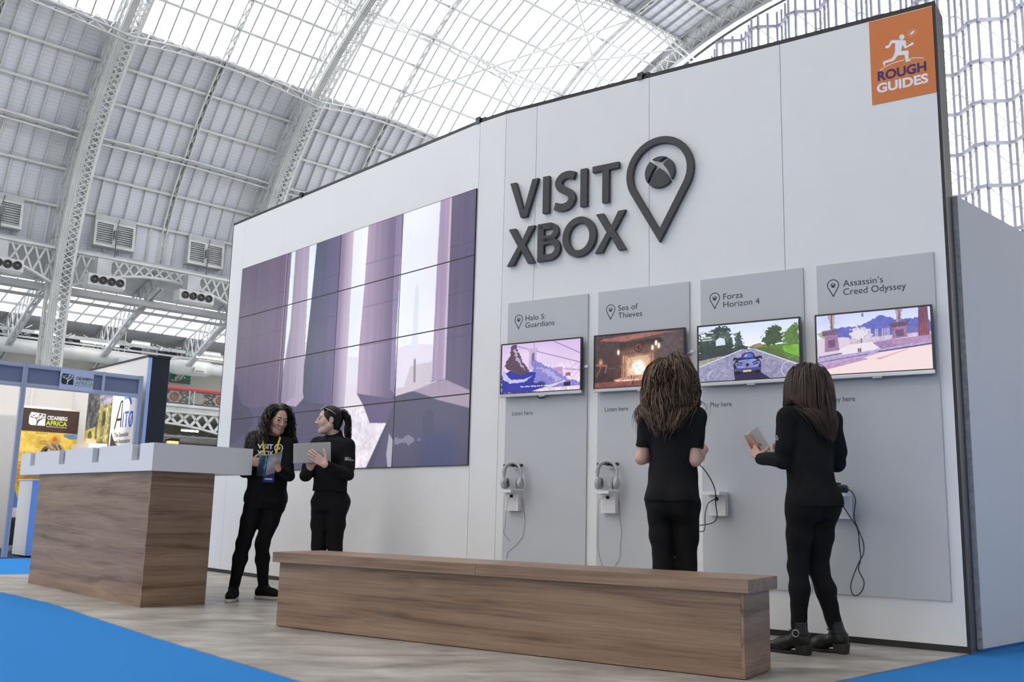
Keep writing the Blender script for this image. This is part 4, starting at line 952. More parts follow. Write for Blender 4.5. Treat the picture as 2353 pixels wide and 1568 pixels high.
# ================================================================== solid modelling by distance fields (people, soft goods)
class Field:
    def __init__(s, lo, hi, h):
        s.lo = np.array(lo, float); s.h = h; s.n = np.ceil((np.array(hi, float) - s.lo) / h).astype(int) + 1
        s.f = np.full(s.n, 0.6, np.float32)
        s.ax = [s.lo[i] + h * np.arange(s.n[i]) for i in range(3)]
    def _win(s, lo, hi):
        a = np.maximum(0, np.floor((np.array(lo) - s.lo) / s.h).astype(int)); b = np.minimum(s.n, np.ceil((np.array(hi) - s.lo) / s.h).astype(int) + 1)
        if (b <= a).any(): return None
        sl = tuple(slice(i, j) for i, j in zip(a, b)); X, Y, Z = np.meshgrid(s.ax[0][sl[0]], s.ax[1][sl[1]], s.ax[2][sl[2]], indexing='ij'); return sl, X, Y, Z
    def comb(s, sl, d, k, op='u'):
        a = s.f[sl]; d = d.astype(np.float32)
        if op == 'u':
            if k > 0: hh = np.maximum(k - np.abs(a - d), 0) / k; r = np.minimum(a, d) - hh * hh * k * .25
            else: r = np.minimum(a, d)
        else:
            d = -d
            if k > 0: hh = np.maximum(k - np.abs(a - d), 0) / k; r = np.maximum(a, d) + hh * hh * k * .25
            else: r = np.maximum(a, d)
        s.f[sl] = r
    def cone(s, a, b, r0, r1, k=0.02, op='u'):
        a = np.array(a, float); b = np.array(b, float); m = max(r0, r1) + k + 3 * s.h
        w = s._win(np.minimum(a, b) - m, np.maximum(a, b) + m)
        if w is None: return s
        sl, X, Y, Z = w; ab = b - a; L2 = max(1e-12, ab @ ab)
        t = np.clip(((X - a[0]) * ab[0] + (Y - a[1]) * ab[1] + (Z - a[2]) * ab[2]) / L2, 0, 1)
        d = np.sqrt((X - a[0] - t * ab[0]) ** 2 + (Y - a[1] - t * ab[1]) ** 2 + (Z - a[2] - t * ab[2]) ** 2) - (r0 + (r1 - r0) * t)
        s.comb(sl, d, k, op); return s
    def chain(s, pts, rs, k=0.02):
        for i in range(len(pts) - 1): s.cone(pts[i], pts[i + 1], rs[i], rs[i + 1], k)
        return s
    def ell(s, c, r, k=0.02, rot=None, op='u'):
        c = np.array(c, float); r = np.array(r, float); m = r.max() + k + 3 * s.h; w = s._win(c - m, c + m)
        if w is None: return s
        sl, X, Y, Z = w; D = np.stack([X - c[0], Y - c[1], Z - c[2]], -1)
        if rot is not None: D = D @ np.asarray(rot)      # columns of rot are the ellipsoid's own axes
        q = np.sqrt(((D / r) ** 2).sum(-1)); g = np.sqrt(((D / r ** 2) ** 2).sum(-1)) + 1e-9
        s.comb(sl, q * (q - 1) / g, k, op); return s
    def loft(s, rows, k=0.02, inflate=0.0, zlo=None, zhi=None, pw=2.0):
        """rows: (z, cx, cy, half width, half depth, yaw)"""
        rows = np.array(rows, float); z0 = rows[0, 0] if zlo is None else zlo; z1 = rows[-1, 0] if zhi is None else zhi
        mx = np.abs(rows[:, 1:3]).max() + rows[:, 3:5].max() + inflate + k + .05; w = s._win((-mx, -mx, z0 - .06), (mx, mx, z1 + .06))
        sl, X, Y, Z = w; zz = s.ax[2][sl[2]]; c = [np.interp(np.clip(zz, z0, z1), rows[:, 0], rows[:, i])[None, None, :] for i in range(1, 6)]
        ca, sa = np.cos(c[4]), np.sin(c[4]); dx, dy = X - c[0], Y - c[1]; ex = dx * ca + dy * sa; ey = -dx * sa + dy * ca
        A, B = c[2] + inflate, c[3] + inflate; q = ((np.abs(ex) / A) ** pw + (np.abs(ey) / B) ** pw) ** (1 / pw); g = np.sqrt((ex / A ** 2) ** 2 + (ey / B ** 2) ** 2) + 1e-6
        d = q * (q - 1) / g; d = np.where(q < .3, -np.minimum(A, B) * .7, d)
        d = np.maximum(d, np.maximum(z0 - Z, Z - z1)); s.comb(sl, d, k); return s
    def cut(s, p, n):
        """keep the side that n points away from"""
        n = np.array(n, float); n /= np.linalg.norm(n)
        d = (s.ax[0] - p[0])[:, None, None] * n[0] + (s.ax[1] - p[1])[None, :, None] * n[1] + (s.ax[2] - p[2])[None, None, :] * n[2]; s.f = np.maximum(s.f, d.astype(np.float32)); return s
    def wrinkle(s, amp, fn):
        X, Y, Z = np.meshgrid(*s.ax, indexing='ij'); m = np.abs(s.f) < .05; s.f[m] += (amp * fn(X[m], Y[m], Z[m])).astype(np.float32); return s
    def sample(s, p):
        q = (np.asarray(p) - s.lo) / s.h; q = np.clip(q, 0, s.n - 1.001); i = q.astype(int); t = q - i; f = s.f; r = 0
        for dx in (0, 1):
            for dy in (0, 1):
                for dz in (0, 1):
                    r = r + f[i[..., 0] + dx, i[..., 1] + dy, i[..., 2] + dz] * (t[..., 0] if dx else 1 - t[..., 0]) * (t[..., 1] if dy else 1 - t[..., 1]) * (t[..., 2] if dz else 1 - t[..., 2])
        return r
    def grad(s, p, e=0.006):
        p = np.asarray(p, float); g = np.stack([s.sample(p + np.eye(3)[i] * e) - s.sample(p - np.eye(3)[i] * e) for i in range(3)], -1)
        return g / (np.linalg.norm(g, axis=-1, keepdims=True) + 1e-9)
    def mesh(s):
        """surface nets: (points, quads)"""
        f = s.f; ins = f < 0; n = f.shape
        c = np.zeros(tuple(k - 1 for k in n), np.int8)
        for dx in (0, 1):
            for dy in (0, 1):
                for dz in (0, 1): c += ins[dx:n[0] - 1 + dx, dy:n[1] - 1 + dy, dz:n[2] - 1 + dz]
        cell = np.argwhere((c > 0) & (c < 8)); ids = np.full(c.shape, -1, np.int64); ids[tuple(cell.T)] = np.arange(len(cell))
        acc = np.zeros((len(cell), 3)); cnt = np.zeros(len(cell)); cor = [np.array(q) for q in ((0, 0, 0), (1, 0, 0), (0, 1, 0), (1, 1, 0), (0, 0, 1), (1, 0, 1), (0, 1, 1), (1, 1, 1))]
        for a in range(8):
            for b in range(a + 1, 8):
                if np.abs(cor[a] - cor[b]).sum() != 1: continue
                fa = f[tuple((cell + cor[a]).T)]; fb = f[tuple((cell + cor[b]).T)]; x = (fa < 0) != (fb < 0); t = fa / np.where(fa == fb, 1, fa - fb)
                acc[x] += (cor[a] + t[:, None] * (cor[b] - cor[a]))[x]; cnt[x] += 1
        V = s.lo + s.h * (cell + acc / np.maximum(cnt, 1)[:, None]); Q = []
        for ax in range(3):
            u, v = [(1, 2), (2, 0), (0, 1)][ax]; sl0 = [slice(None)] * 3; sl1 = [slice(None)] * 3; sl0[ax] = slice(0, -1); sl1[ax] = slice(1, None)
            x = ins[tuple(sl0)] != ins[tuple(sl1)]; e = np.argwhere(x); e = e[(e[:, u] > 0) & (e[:, v] > 0) & (e[:, u] < n[u] - 1) & (e[:, v] < n[v] - 1)]
            du = np.eye(3, dtype=int)[u]; dv = np.eye(3, dtype=int)[v]; q = np.stack([ids[tuple((e - k).T)] for k in (du + dv, dv, 0 * du, du)], -1)
            flip = ~ins[tuple(e.T)]; q[flip] = q[flip][:, ::-1]; Q.append(q[(q >= 0).all(1)])
        return V, np.concatenate(Q)
def np_mesh(name, parts, mats, parent=None, col=None, smooth=True, mat_ids=None):
    """parts: list of (points, quads or tris as 2-d arrays); every part may have its own material index"""
    me = bpy.data.meshes.new(name); vs = []; ls = []; st = []; mi = []; o = 0; lo = 0
    for i, (V, Q) in enumerate(parts):
        vs.append(V); ls.append((Q + o).reshape(-1)); st.append(lo + np.arange(0, Q.size, Q.shape[1])); mi.append(np.full(len(Q), mat_ids[i] if mat_ids else 0)); o += len(V); lo += Q.size
    vs = np.concatenate(vs); ls = np.concatenate(ls); st = np.concatenate(st); mi = np.concatenate(mi)
    me.vertices.add(len(vs)); me.vertices.foreach_set('co', vs.reshape(-1)); me.loops.add(len(ls)); me.loops.foreach_set('vertex_index', ls.astype(np.int32)); me.polygons.add(len(st)); me.polygons.foreach_set('loop_start', st.astype(np.int32))
    me.polygons.foreach_set('material_index', mi.astype(np.int32)); me.polygons.foreach_set('use_smooth', np.full(len(st), smooth)); me.update(calc_edges=True)
    for m in (mats if isinstance(mats, (list, tuple)) else [mats]): me.materials.append(m)
    if col is not None:
        at = me.attributes.new('picture', 'FLOAT_COLOR', 'POINT'); r = np.ones((len(vs), 4)); r[:, :3] = col; at.data.foreach_set('color', r.reshape(-1))
    ob = bpy.data.objects.new(name, me); COL.objects.link(ob)
    if parent is not None: ob.parent = parent
    return ob
def tube_np(pts, rad, n=5, flat=1.0, nrm=None):
    """tube along pts (m,3) with radii rad (m,); its flat side turned to nrm"""
    pts = np.asarray(pts); m = len(pts); t = np.gradient(pts, axis=0); t /= np.linalg.norm(t, axis=1, keepdims=True) + 1e-9
    ref = np.tile([0.3, 0.2, 0.9], (m, 1)) if nrm is None else nrm; x = np.cross(t, ref); x /= np.linalg.norm(x, axis=1, keepdims=True) + 1e-9; y = np.cross(x, t)
    a = 2 * np.pi * np.arange(n) / n; V = pts[:, None] + (x[:, None] * np.cos(a)[None, :, None] + y[:, None] * np.sin(a)[None, :, None] * flat) * np.asarray(rad)[:, None, None]
    i = np.arange(m - 1)[:, None] * n; k = np.arange(n)[None]; k2 = (k + 1) % n; Q = np.stack([i + k, i + k2, i + n + k2, i + n + k], -1).reshape(-1, 4); return V.reshape(-1, 3), Q

# ------------------------------------------------------------------ people
def mat_skin(name, base):
    m = bpy.data.materials.new(name); m.use_nodes = True; nt = m.node_tree; b = nt.nodes['Principled BSDF']
    a = nt.nodes.new('ShaderNodeAttribute'); a.attribute_name = 'picture'; nt.links.new(a.outputs['Color'], b.inputs['Base Color'])
    b.inputs['Roughness'].default_value = 0.5; b.inputs['Subsurface Weight'].default_value = 0.0; return m
MT['skin'] = mat_skin('skin', None)
MT['cloth'] = mat('black_jersey', (0.0085, 0.0085, 0.0095), 0.9, noise=0.25, nscale=30, spec=0.25, bump=0.3, bscale=500)
MT['jeans'] = mat('black_stretch_denim', (0.006, 0.006, 0.007), 0.85, noise=0.2, nscale=25, spec=0.25, bump=0.25, bscale=600)
MT['boot'] = mat('black_leather', (0.008, 0.0075, 0.0075), 0.45, noise=0.2, nscale=30, bump=0.15, bscale=60)
MT['sole'] = mat('dark_rubber', (0.02, 0.019, 0.018), 0.7)
MT['white_rubber'] = mat('pale_rubber', (0.55, 0.52, 0.47), 0.6)
MT['eye_white'] = mat('eye_white', (0.7, 0.68, 0.66), 0.25); MT['iris'] = mat('dark_iris', (0.02, 0.012, 0.008), 0.2)
def mat_hair(name, dark, light):
    m = bpy.data.materials.new(name); m.use_nodes = True; nt = m.node_tree; b = nt.nodes['Principled BSDF']
    a = nt.nodes.new('ShaderNodeAttribute'); a.attribute_name = 'picture'
    tc = nt.nodes.new('ShaderNodeTexCoord'); mp = nt.nodes.new('ShaderNodeMapping'); mp.inputs['Scale'].default_value = (160, 160, 14); n = nt.nodes.new('ShaderNodeTexNoise'); n.inputs['Scale'].default_value = 1; n.inputs['Detail'].default_value = 3
    nt.links.new(tc.outputs['Object'], mp.inputs[0]); nt.links.new(mp.outputs[0], n.inputs['Vector'])
    sp_ = nt.nodes.new('ShaderNodeSeparateColor'); nt.links.new(a.outputs['Color'], sp_.inputs[0])
    ad = nt.nodes.new('ShaderNodeMath'); ad.operation = 'MULTIPLY_ADD'; ad.inputs[1].default_value = 0.5; nt.links.new(n.outputs['Fac'], ad.inputs[0]); nt.links.new(sp_.outputs[0], ad.inputs[2])
    cr = nt.nodes.new('ShaderNodeValToRGB'); e = cr.color_ramp.elements; e[0].position = .25; e[0].color = (*dark, 1); e[1].position = 1.0; e[1].color = (*light, 1)
    nt.links.new(ad.outputs[0], cr.inputs['Fac']); nt.links.new(cr.outputs['Color'], b.inputs['Base Color']); b.inputs['Roughness'].default_value = .42; b.inputs['Specular IOR Level'].default_value = .35; return m
A3 = lambda *q: np.array(q, float)
def rotm(yaw, pitch=0.0, roll=0.0):
    """columns: right, forward, up; pitch>0 looks up, yaw>0 turns to the left, roll>0 leans to the right"""
    return np.array(Matrix.Rotation(yaw, 3, 'Z') @ Matrix.Rotation(pitch, 3, 'X') @ Matrix.Rotation(roll, 3, 'Y'))
def hand_prims(F, wr, fdir, nrm, side, curls, thumb, sc=1.0, spread=1.0):
    """palm of four rays and five separate fingers. wr: wrist, fdir: along the palm, nrm: out of the palm, side +1/-1: thumb side = fdir x nrm * side"""
    f = np.array(fdir, float); f /= np.linalg.norm(f); n = np.array(nrm, float); n -= f * (n @ f); n /= np.linalg.norm(n); sd = np.cross(f, n) * side
    L = [(.044, .026, .021), (.049, .030, .022), (.045, .028, .021), (.035, .021, .018)]; offs_ = [.030, .010, -.011, -.030]; reach = [.086, .090, .086, .078]; tips = []
    F.cone(wr - f * .004, wr + f * .012, .0245 * sc, .026 * sc, .012)
    for i in range(4):
        kn = wr + f * reach[i] * sc + sd * offs_[i] * sc * spread - n * .004; F.cone(wr + f * .012 + sd * offs_[i] * .55 * sc, kn, .015 * sc, .0115 * sc, .012)
        ang = 0; p = kn; r = .0098 * sc if i != 3 else .0085 * sc; fan = (f + sd * offs_[i] * 2.2 * spread); fan /= np.linalg.norm(fan)
        for j in range(3):
            ang += curls[i][j]; d = fan * math.cos(ang) + n * math.sin(ang); q = p + d * L[i][j] * sc; F.cone(p, q, r, r * .90, .004); r *= .90; p = q
        tips.append(p)
    b0 = wr + f * .022 * sc + sd * .024 * sc + n * .006; tdir = np.array(thumb, float); t1 = f * tdir[0] + sd * tdir[1] + n * tdir[2]; t1 /= np.linalg.norm(t1)
    b1 = b0 + t1 * .044 * sc; F.cone(b0, b1, .0165 * sc, .0125 * sc, .010); t2 = t1 * .8 + f * .35 + n * .25 * tdir[2]; t2 /= np.linalg.norm(t2); b2 = b1 + t2 * .034 * sc; F.cone(b1, b2, .0115 * sc, .0105 * sc, .004)
    b3 = b2 + (t2 * .9 + f * .2) / np.linalg.norm(t2 * .9 + f * .2) * .026 * sc; F.cone(b2, b3, .0105 * sc, .0085 * sc, .004); tips.append(b3); return tips
def head_prims(F, hc, Rm, fine=True, smile=0.0):
    T = lambda x, y, z: hc + Rm @ A3(x, y, z)
    F.ell(T(0, -.014, .030), (.074, .094, .086), .0, Rm); F.ell(T(0, .026, -.026), (.058, .064, .086), .03, Rm)
    for s in (-1, 1):
        F.cone(T(s * .050, -.005, -.045), T(s * .030, .045, -.080), .026, .022, .02); F.cone(T(s * .030, .045, -.080), T(0, .066, -.094), .022, .018, .02); F.ell(T(s * .035, .058, -.020), (.026, .024, .026), .02, Rm)
    F.cone(T(0, .058, -.084), T(0, .074, -.090), .020, .014, .015)
    if fine:
        F.cone(T(-.032, .075, .034), T(.032, .075, .034), .0115, .0115, .016)
        for s in (-1, 1): F.ell(T(s * .031, .098, .014), (.018, .014, .012), .012, Rm, 'd')
        F.cone(T(0, .086, .022), T(0, .108, -.016), .0085, .0095, .012); F.ell(T(0, .109, -.020), (.0105, .011, .0095), .006, Rm)
        for s in (-1, 1):
            F.ell(T(s * .011, .099, -.024), (.008, .009, .007), .006, Rm); F.cone(T(s * .020, .088, .0065), T(s * .042, .080, .0075), .0055, .005, .004); F.cone(T(s * .020, .0895, .021), T(s * .042, .081, .021), .006, .0055, .004)
        for s in (-1, 1):
            F.cone(T(s * .022, .0790, -.0505 + smile), T(0, .0905, -.0495), .0034, .0048, .005); F.cone(T(s * .019, .0795, -.0560 + smile), T(0, .0890, -.0590), .0036, .0054, .005)
    for s in (-1, 1):
        F.ell(T(s * .077, -.008, .0), (.009, .019, .031), .006, Rm); F.ell(T(s * .084, -.004, .002), (.005, .010, .018), .004, Rm, 'd')
def face_cols(V, hc, Rm, skin, lip):
    q = (V - hc) @ Rm; c = np.tile(skin, (len(V), 1)); m = (np.abs(q[:, 0]) < .021) & (q[:, 1] > .078) & (q[:, 2] < -.0455 + .05 * np.abs(q[:, 0])) & (q[:, 2] > -.0640 + .35 * np.abs(q[:, 0])); c[m] = lip
    ck = np.exp(-(((np.abs(q[:, 0]) - .040) / .022) ** 2 + ((q[:, 2] + .022) / .025) ** 2)) * (q[:, 1] > .03); c = c * (1 - ck[:, None] * np.array([.0, .14, .14])); return c
def swept_hair(roots, dirs, F, length, step=.016, off=.012, grav=.22, keep=.78, wave=0.0, wfreq=30.0, rng=None, gather=None):
    """strands grown from roots along dirs, drawn down by gravity and kept outside the field F"""
    p = np.array(roots, float); d = np.array(dirs, float); n = len(p); out = [p.copy()]; ph = 5 * np.sin(p[:, 0] * 38 + p[:, 2] * 9) + 4 * np.sin(p[:, 1] * 31 + p[:, 0] * 13) + rng.random(n) * 1.2; L = np.asarray(length); ns = int(L.max() / step); r0 = rng.random((n, 2)) * 2 - 1
    for i in range(ns):
        d = d * keep + A3(0, 0, -1) * grav
        if gather is not None: d[:, 0] -= (p[:, 0] - gather[0]) * gather[1] * (p[:, 2] < gather[2])
        d /= np.linalg.norm(d, axis=1, keepdims=True)
        w = wave * min(1, i / 10); lat = np.stack([np.sin(ph + i * step * wfreq), np.cos(ph * 1.7 + i * step * wfreq * .9), 0 * ph], -1) * w
        q = p + d * step + lat * step * 10 * .1
        dist = F.sample(q); g = F.grad(q); push = np.maximum(off - dist, 0); q = q + g * push[:, None]; d = q - p; d /= np.linalg.norm(d, axis=1, keepdims=True) + 1e-9; p = q; out.append(p.copy())
    return np.stack(out, 1)     # n, steps, 3
def hair_object(paths, lens, step, rad, rng, parent, material, base=None, n=5, flat=.45, tone=None, F=None, curl=0.0, cfreq=60.0):
    parts = []; cols = []
    for i in range(len(paths)):
        m = max(4, int(lens[i] / step)); q = paths[i][:m].copy(); s = np.arange(m) * step; 
        if curl:
            t = np.gradient(q, axis=0); t /= np.linalg.norm(t, axis=1, keepdims=True) + 1e-9; x = np.cross(t, A3(.2, .3, .9)); x /= np.linalg.norm(x, axis=1, keepdims=True) + 1e-9; y = np.cross(x, t); ph = 5 * math.sin(q[0, 0] * 60 + q[0, 2] * 21) + 4 * math.sin(q[0, 1] * 47) + rng.random() * 1.5; fq = cfreq * (.9 + .2 * rng.random()); am = curl * np.clip(s / .12, 0, 1)
            q = q + (x * np.cos(ph + s * fq)[:, None] + y * np.sin(ph + s * fq)[:, None]) * am[:, None]
        r = rad * (.7 + .6 * rng.random()) * np.clip((m - np.arange(m)) / (m * .35), .12, 1) ** .7; nr = F.grad(q) if F is not None else None
        parts.append(tube_np(q, r, n, flat, nr)); cols.append(np.full((len(parts[-1][0]), 3), (tone[i] if tone is not None else 0) + rng.random() * .45))
    if base is not None: parts.append(base); cols.append(np.full((len(base[0]), 3), .08))
    return np_mesh('hair', parts, material, parent, np.concatenate(cols))
def folds(seed, f1=26.0, f2=11.0):
    r = np.random.default_rng(seed).random(12) * 6.28
    return lambda X, Y, Z: np.sin(Z * f1 + 4 * np.sin(X * 9 + r[0]) + 3 * np.sin(Y * 11 + r[1]) + r[2]) * .6 + np.sin(X * 21 + Z * f2 + 3 * np.sin(Z * 7 + r[3]) + r[4]) * .4 + np.sin(Y * 25 - Z * 17 + r[5]) * .3
SHOE_LEN = .245
def build_person(label, loc, face, J, look, group=None, name='person'):
    """J: joints in the person's own frame (x to her right, y forwards, z up); look: clothes, hair and colours. face: heading in degrees from +y, positive to the left."""
    rng = np.random.default_rng(look.get('seed', 1)); yaw = R(face)
    root = thing(name, label, 'person', loc, group, yaw); rz = yaw
    skin = np.array(look['skin']); lip = np.array(look['lip'])
    SL = look.get('slim', 1.0); tor = [(r[0], r[1], r[2], r[3] * (SL if r[0] < 1.28 else (1 + SL) / 2), r[4] * (1 + SL) / 2, r[5]) for r in J['torso']]; hc = J['head']; Hm = rotm(*J['head_rot'])
    lo = A3(-.52, -.40, -.005); hi = A3(.52, .50, hc[2] + .16)
    def legs(F, inf=0.0, k=.03):
        for s in ('L', 'R'):
            hp, kn, an = J['hip' + s], J['knee' + s], J['ankle' + s]; back = A3(0, -.012, 0)
            F.cone(hp, lin(hp, kn, .5), .088 * SL + inf, .071 * SL + inf, k); F.cone(lin(hp, kn, .5), kn, .071 * SL + inf, .053 + inf, k); F.cone(kn, lin(kn, an, .35) + back, .051 + inf, .051 + inf, k); F.cone(lin(kn, an, .35) + back, an, .051 + inf, .035 + inf, k)
        for s in (-1, 1): F.ell(A3(tor[1][1] + s * .070 * SL, tor[1][2] - .050, tor[1][0] - .015), (.083 * SL + inf, .080 + inf, .095 + inf), .04)
    def arm(F, s, inf=0.0, upto=1.0, k=.025, hand=True):
        sh, el, wr = J['sh' + s], J['el' + s], J['wr' + s]
        if upto <= .5: F.cone(sh, lin(sh, el, upto * 2), .050 + inf, .050 + inf - .006, k); return
        F.cone(sh, el, .044 + inf, .035 + inf, k); F.cone(el, lin(el, wr, .35), .034 + inf, .035 + inf, k); F.cone(lin(el, wr, .35), wr, .035 + inf, .025 + inf, k)
    neck0 = A3(tor[-1][1], tor[-1][2], tor[-1][0] - .01); neck1 = hc + Hm @ A3(0, -.022, -.055)
    # body, coarse for trunk and limbs, finer for head and hands
    F = Field(lo, hi, .009); F.loft(tor, 0); legs(F); F.cone(neck0, neck1, .054, .047, .03)
    for s in 'LR': F.cone(lin(A3(*tor[-2][1:3], tor[-2][0]), J['sh' + s], .5), J['sh' + s], .05, .046, .04); arm(F, s, 0.0 if look['sleeve' + s] == 'short' else -.007)
    for s in 'LR':
        an, to = J['ankle' + s], J['toe' + s]; F.cone(an, an * A3(1, 1, 0) + A3(0, 0, .035 + look.get('heel', 0)), .036, .034, .02); fd = (to - an) * A3(1, 1, 0); fd /= np.linalg.norm(fd); F.cone(an * A3(1, 1, 0) + A3(0, 0, .045 + look.get('heel', 0) * .8), an * A3(1, 1, 0) + fd * .125 + A3(0, 0, .038), .030, .022, .02)
    F.ell(hc + Hm @ A3(0, -.014, .030), (.074, .094, .086), 0, Hm); F.ell(hc + Hm @ A3(0, .02, -.026), (.055, .055, .08), .03, Hm)
    collide = F
    Fb = Field(lo, hi, .009); Fb.f = F.f.copy()
    for s in (-1, 1): pass
    Fh = Field(np.minimum(hc, neck0) - .13, np.maximum(hc, neck0) + .14, .0042); Fh.cone(neck0, neck1, .054, .047, 0); head_prims(Fh, hc, Hm, True, look.get('smile', 0)); 
    # leave the head out of the coarse body
    Fb.ell(hc + Hm @ A3(0, 0, .0), (.13, .15, .125), 0, Hm, 'd')
    parts = [Fb.mesh()]; cols = [np.tile(skin, (len(parts[0][0]), 1))]
    Fh.cut(neck0 + A3(0, 0, -.0), (0, 0, -1)); V, Q = Fh.mesh(); parts.append((V, Q)); cols.append(face_cols(V, hc, Hm, skin, lip))
    tips = {}
    for s in 'LR':
        h = J['hand' + s]; el, wr = J['el' + s], J['wr' + s]; a = lin(el, wr, .25); c = wr + np.array(h['f']) * .1; Fn = Field(np.minimum(np.minimum(a, wr), c) - .13, np.maximum(np.maximum(a, wr), c) + .13, .0036)
        q0 = .35 if look['sleeve' + s] == 'short' else .70; Fn.cone(lin(el, wr, q0), wr, .0352 if q0 < .5 else .027, .0252, 0); tips[s] = hand_prims(Fn, wr, h['f'], h['n'], -1 if s == 'L' else 1, h['curl'], h['thumb'], h.get('sc', .93)); Fn.cut(lin(el, wr, q0 + .05), el - wr); V, Q = Fn.mesh(); parts.append((V, Q))
        q = np.tile(skin, (len(V), 1)) * A3(1.0, .94, .93); cols.append(q)
    np_mesh('body', parts, MT['skin'], root, np.concatenate(cols))
    for s in (-1, 1):
        c = hc + Hm @ A3(s * .031, .0765, .0135); m = MB(); m.smooth = True; gz = Matrix(Hm.tolist()); fr = lambda x, y, z: Vector(c) + gz @ Vector((x, z, y))
        m.lathe([(0.0135 * math.sin(t), 0.0135 * math.cos(t)) for t in [math.pi * k / 10 for k in range(3, 11)]], 14, fr); m.cur = 1; m.lathe([(0, .01355), (.0065, .0122), (0.0135 * math.sin(math.pi * .3), 0.0135 * math.cos(math.pi * .3))], 14, fr)
        e = m.build('eye', [MT['eye_white'], MT['iris']]); e.parent = root
        m = MB(); m.smooth = True; m.tube([Vector(hc + Hm @ A3(s * x, y, z)) for x, y, z in ((.014, .0935, .0335), (.030, .0915, .0385), (.046, .080, .034))], [.0022, .0028, .0014], 6); e = m.build('eyebrow', look['hair_mat']); e.parent = root
    # trousers
    Ft = Field(lo, A3(hi[0], hi[1], 1.12), .0075); Ft.loft([r for r in tor if r[0] < 1.08], 0, .007); legs(Ft, .006)
    for s in 'LR': kn, an = J['knee' + s], J['ankle' + s]; pass
    Ft.wrinkle(.0022, folds(look['seed'] + 7, 60, 18)); Ft.cut(A3(0, 0, J['ankleL'][2] - .028), (0, 0, -1)); Ft.cut(A3(0, 0, 1.02), (0, 0, 1)); o = np_mesh('trousers', [Ft.mesh()], MT['jeans'], root)
    # top
    hem = look['hem']; Fs = Field(A3(-.52, -.42, hem - .03), A3(.52, .5, 1.52), .0072); rows = [tuple(r) for r in tor if r[0] > hem - .02]; first = tor[0] if not rows else None
    rr = np.array(tor); lo_r = [float(np.interp(hem, rr[:, 0], rr[:, i])) for i in range(6)]; lo_r[0] = hem; lo_r[3] += .005; lo_r[4] += .006; rows = [tuple(lo_r)] + [r for r in rows if r[0] > hem + .01]
    ease = look.get('ease', .016); rows = [(r[0], r[1], r[2], max(r[3], look.get('min_a', 0)), max(r[4], look.get('min_b', 0)), r[5]) for r in rows[:-1]] + [rows[-1]]
    for s in 'LR':
        up_ = look['sleeve' + s]; sh, el, wr = J['sh' + s], J['el' + s], J['wr' + s]; 
        if up_ == 'short': e = lin(sh, el, .74); Fs.cone(sh, e, .056, .055, .03); 
        else:
            Fs.cone(sh, el, .056, .048, .03); Fs.cone(el, wr, .048, .038, .02)
            if look.get('over_sleeve'): e = lin(sh, el, .74); Fs.cone(sh, e, .062, .064, .012)
    for s in 'LR':
        if look['sleeve' + s] == 'short': 
            sh, el = J['sh' + s], J['el' + s]; ad = (el - sh) / np.linalg.norm(el - sh); Fs.cone(lin(sh, el, .72) + ad * .068, el + ad * .03, .068, .062, .012, 'd')
        else:
            ad = (J['wr' + s] - J['el' + s]) / np.linalg.norm(J['wr' + s] - J['el' + s]); Fs.cone(J['wr' + s] + ad * .050, J['wr' + s] + ad * .075, .050, .050, .008, 'd')
    Fs.loft(rows, .03, ease, zlo=hem); 
    for s in (-1, 1): 
        if hem < .9: Fs.ell(A3(tor[1][1] + s * .070 * SL, tor[1][2] - .050, tor[1][0]), (.083 * SL + ease, .080 + ease, .10 + ease), .05)
        if look.get('bust', 1): 
            b_ = np.array([np.interp(1.205, rr[:, 0], rr[:, i]) for i in range(6)]); ca, sa = math.cos(b_[5]), math.sin(b_[5]); lx, ly = s * .066, .075; Fs.ell(A3(b_[1] + lx * ca - ly * sa, b_[2] + lx * sa + ly * ca, 1.205), (.062, .058, .062), .05)
    for s in 'LR': Fs.cone(lin(A3(*tor[-2][1:3], tor[-2][0]), J['sh' + s], .5), J['sh' + s], .055, .058, .04)
    Fs.cone(neck0 + A3(0, 0, -.02), neck0 + A3(0, 0, look.get('collar', .02)), .075, .062, .03); Fs.wrinkle(look.get('fold', .005), folds(look['seed'], look.get('ff', 24))); Fs.cut(A3(0, 0, hem), (0, 0, -1))
    nk = neck0 + A3(0, .01, look.get('collar', .02)); Fs.cut(nk, (0, look.get('neck_tilt', -.35), 1)) if False else None
    ntop = neck0[2] + look.get('collar', .02); Fs.f = np.where((Fs.ax[2] > ntop)[None, None, :], np.maximum(Fs.f, (Fs.ax[2] - ntop)[None, None, :].astype(np.float32)) if False else Fs.f, Fs.f)
    Fs.ell(neck1 * A3(1, 1, 0) + A3(0, .01, ntop + .065), (.085, .09, .075), .0, None, 'd')
    np_mesh('shirt', [Fs.mesh()], MT['cloth'], root)
    F.f = np.minimum(F.f, .6); 
    # collision field for the hair: body and shirt together
    Fc = Field(A3(-.42, -.36, .9), A3(.42, .42, hc[2] + .15), .011); pts = np.stack(np.meshgrid(*Fc.ax, indexing='ij'), -1); Fc.f = np.minimum(F.sample(pts), np.where((pts[..., 2] < 1.51), Fs.sample(pts), .6)).astype(np.float32)
    return dict(root=root, hc=hc, Hm=Hm, F=Fc, rng=rng, tips=tips, neck0=neck0, Fs=Fs)
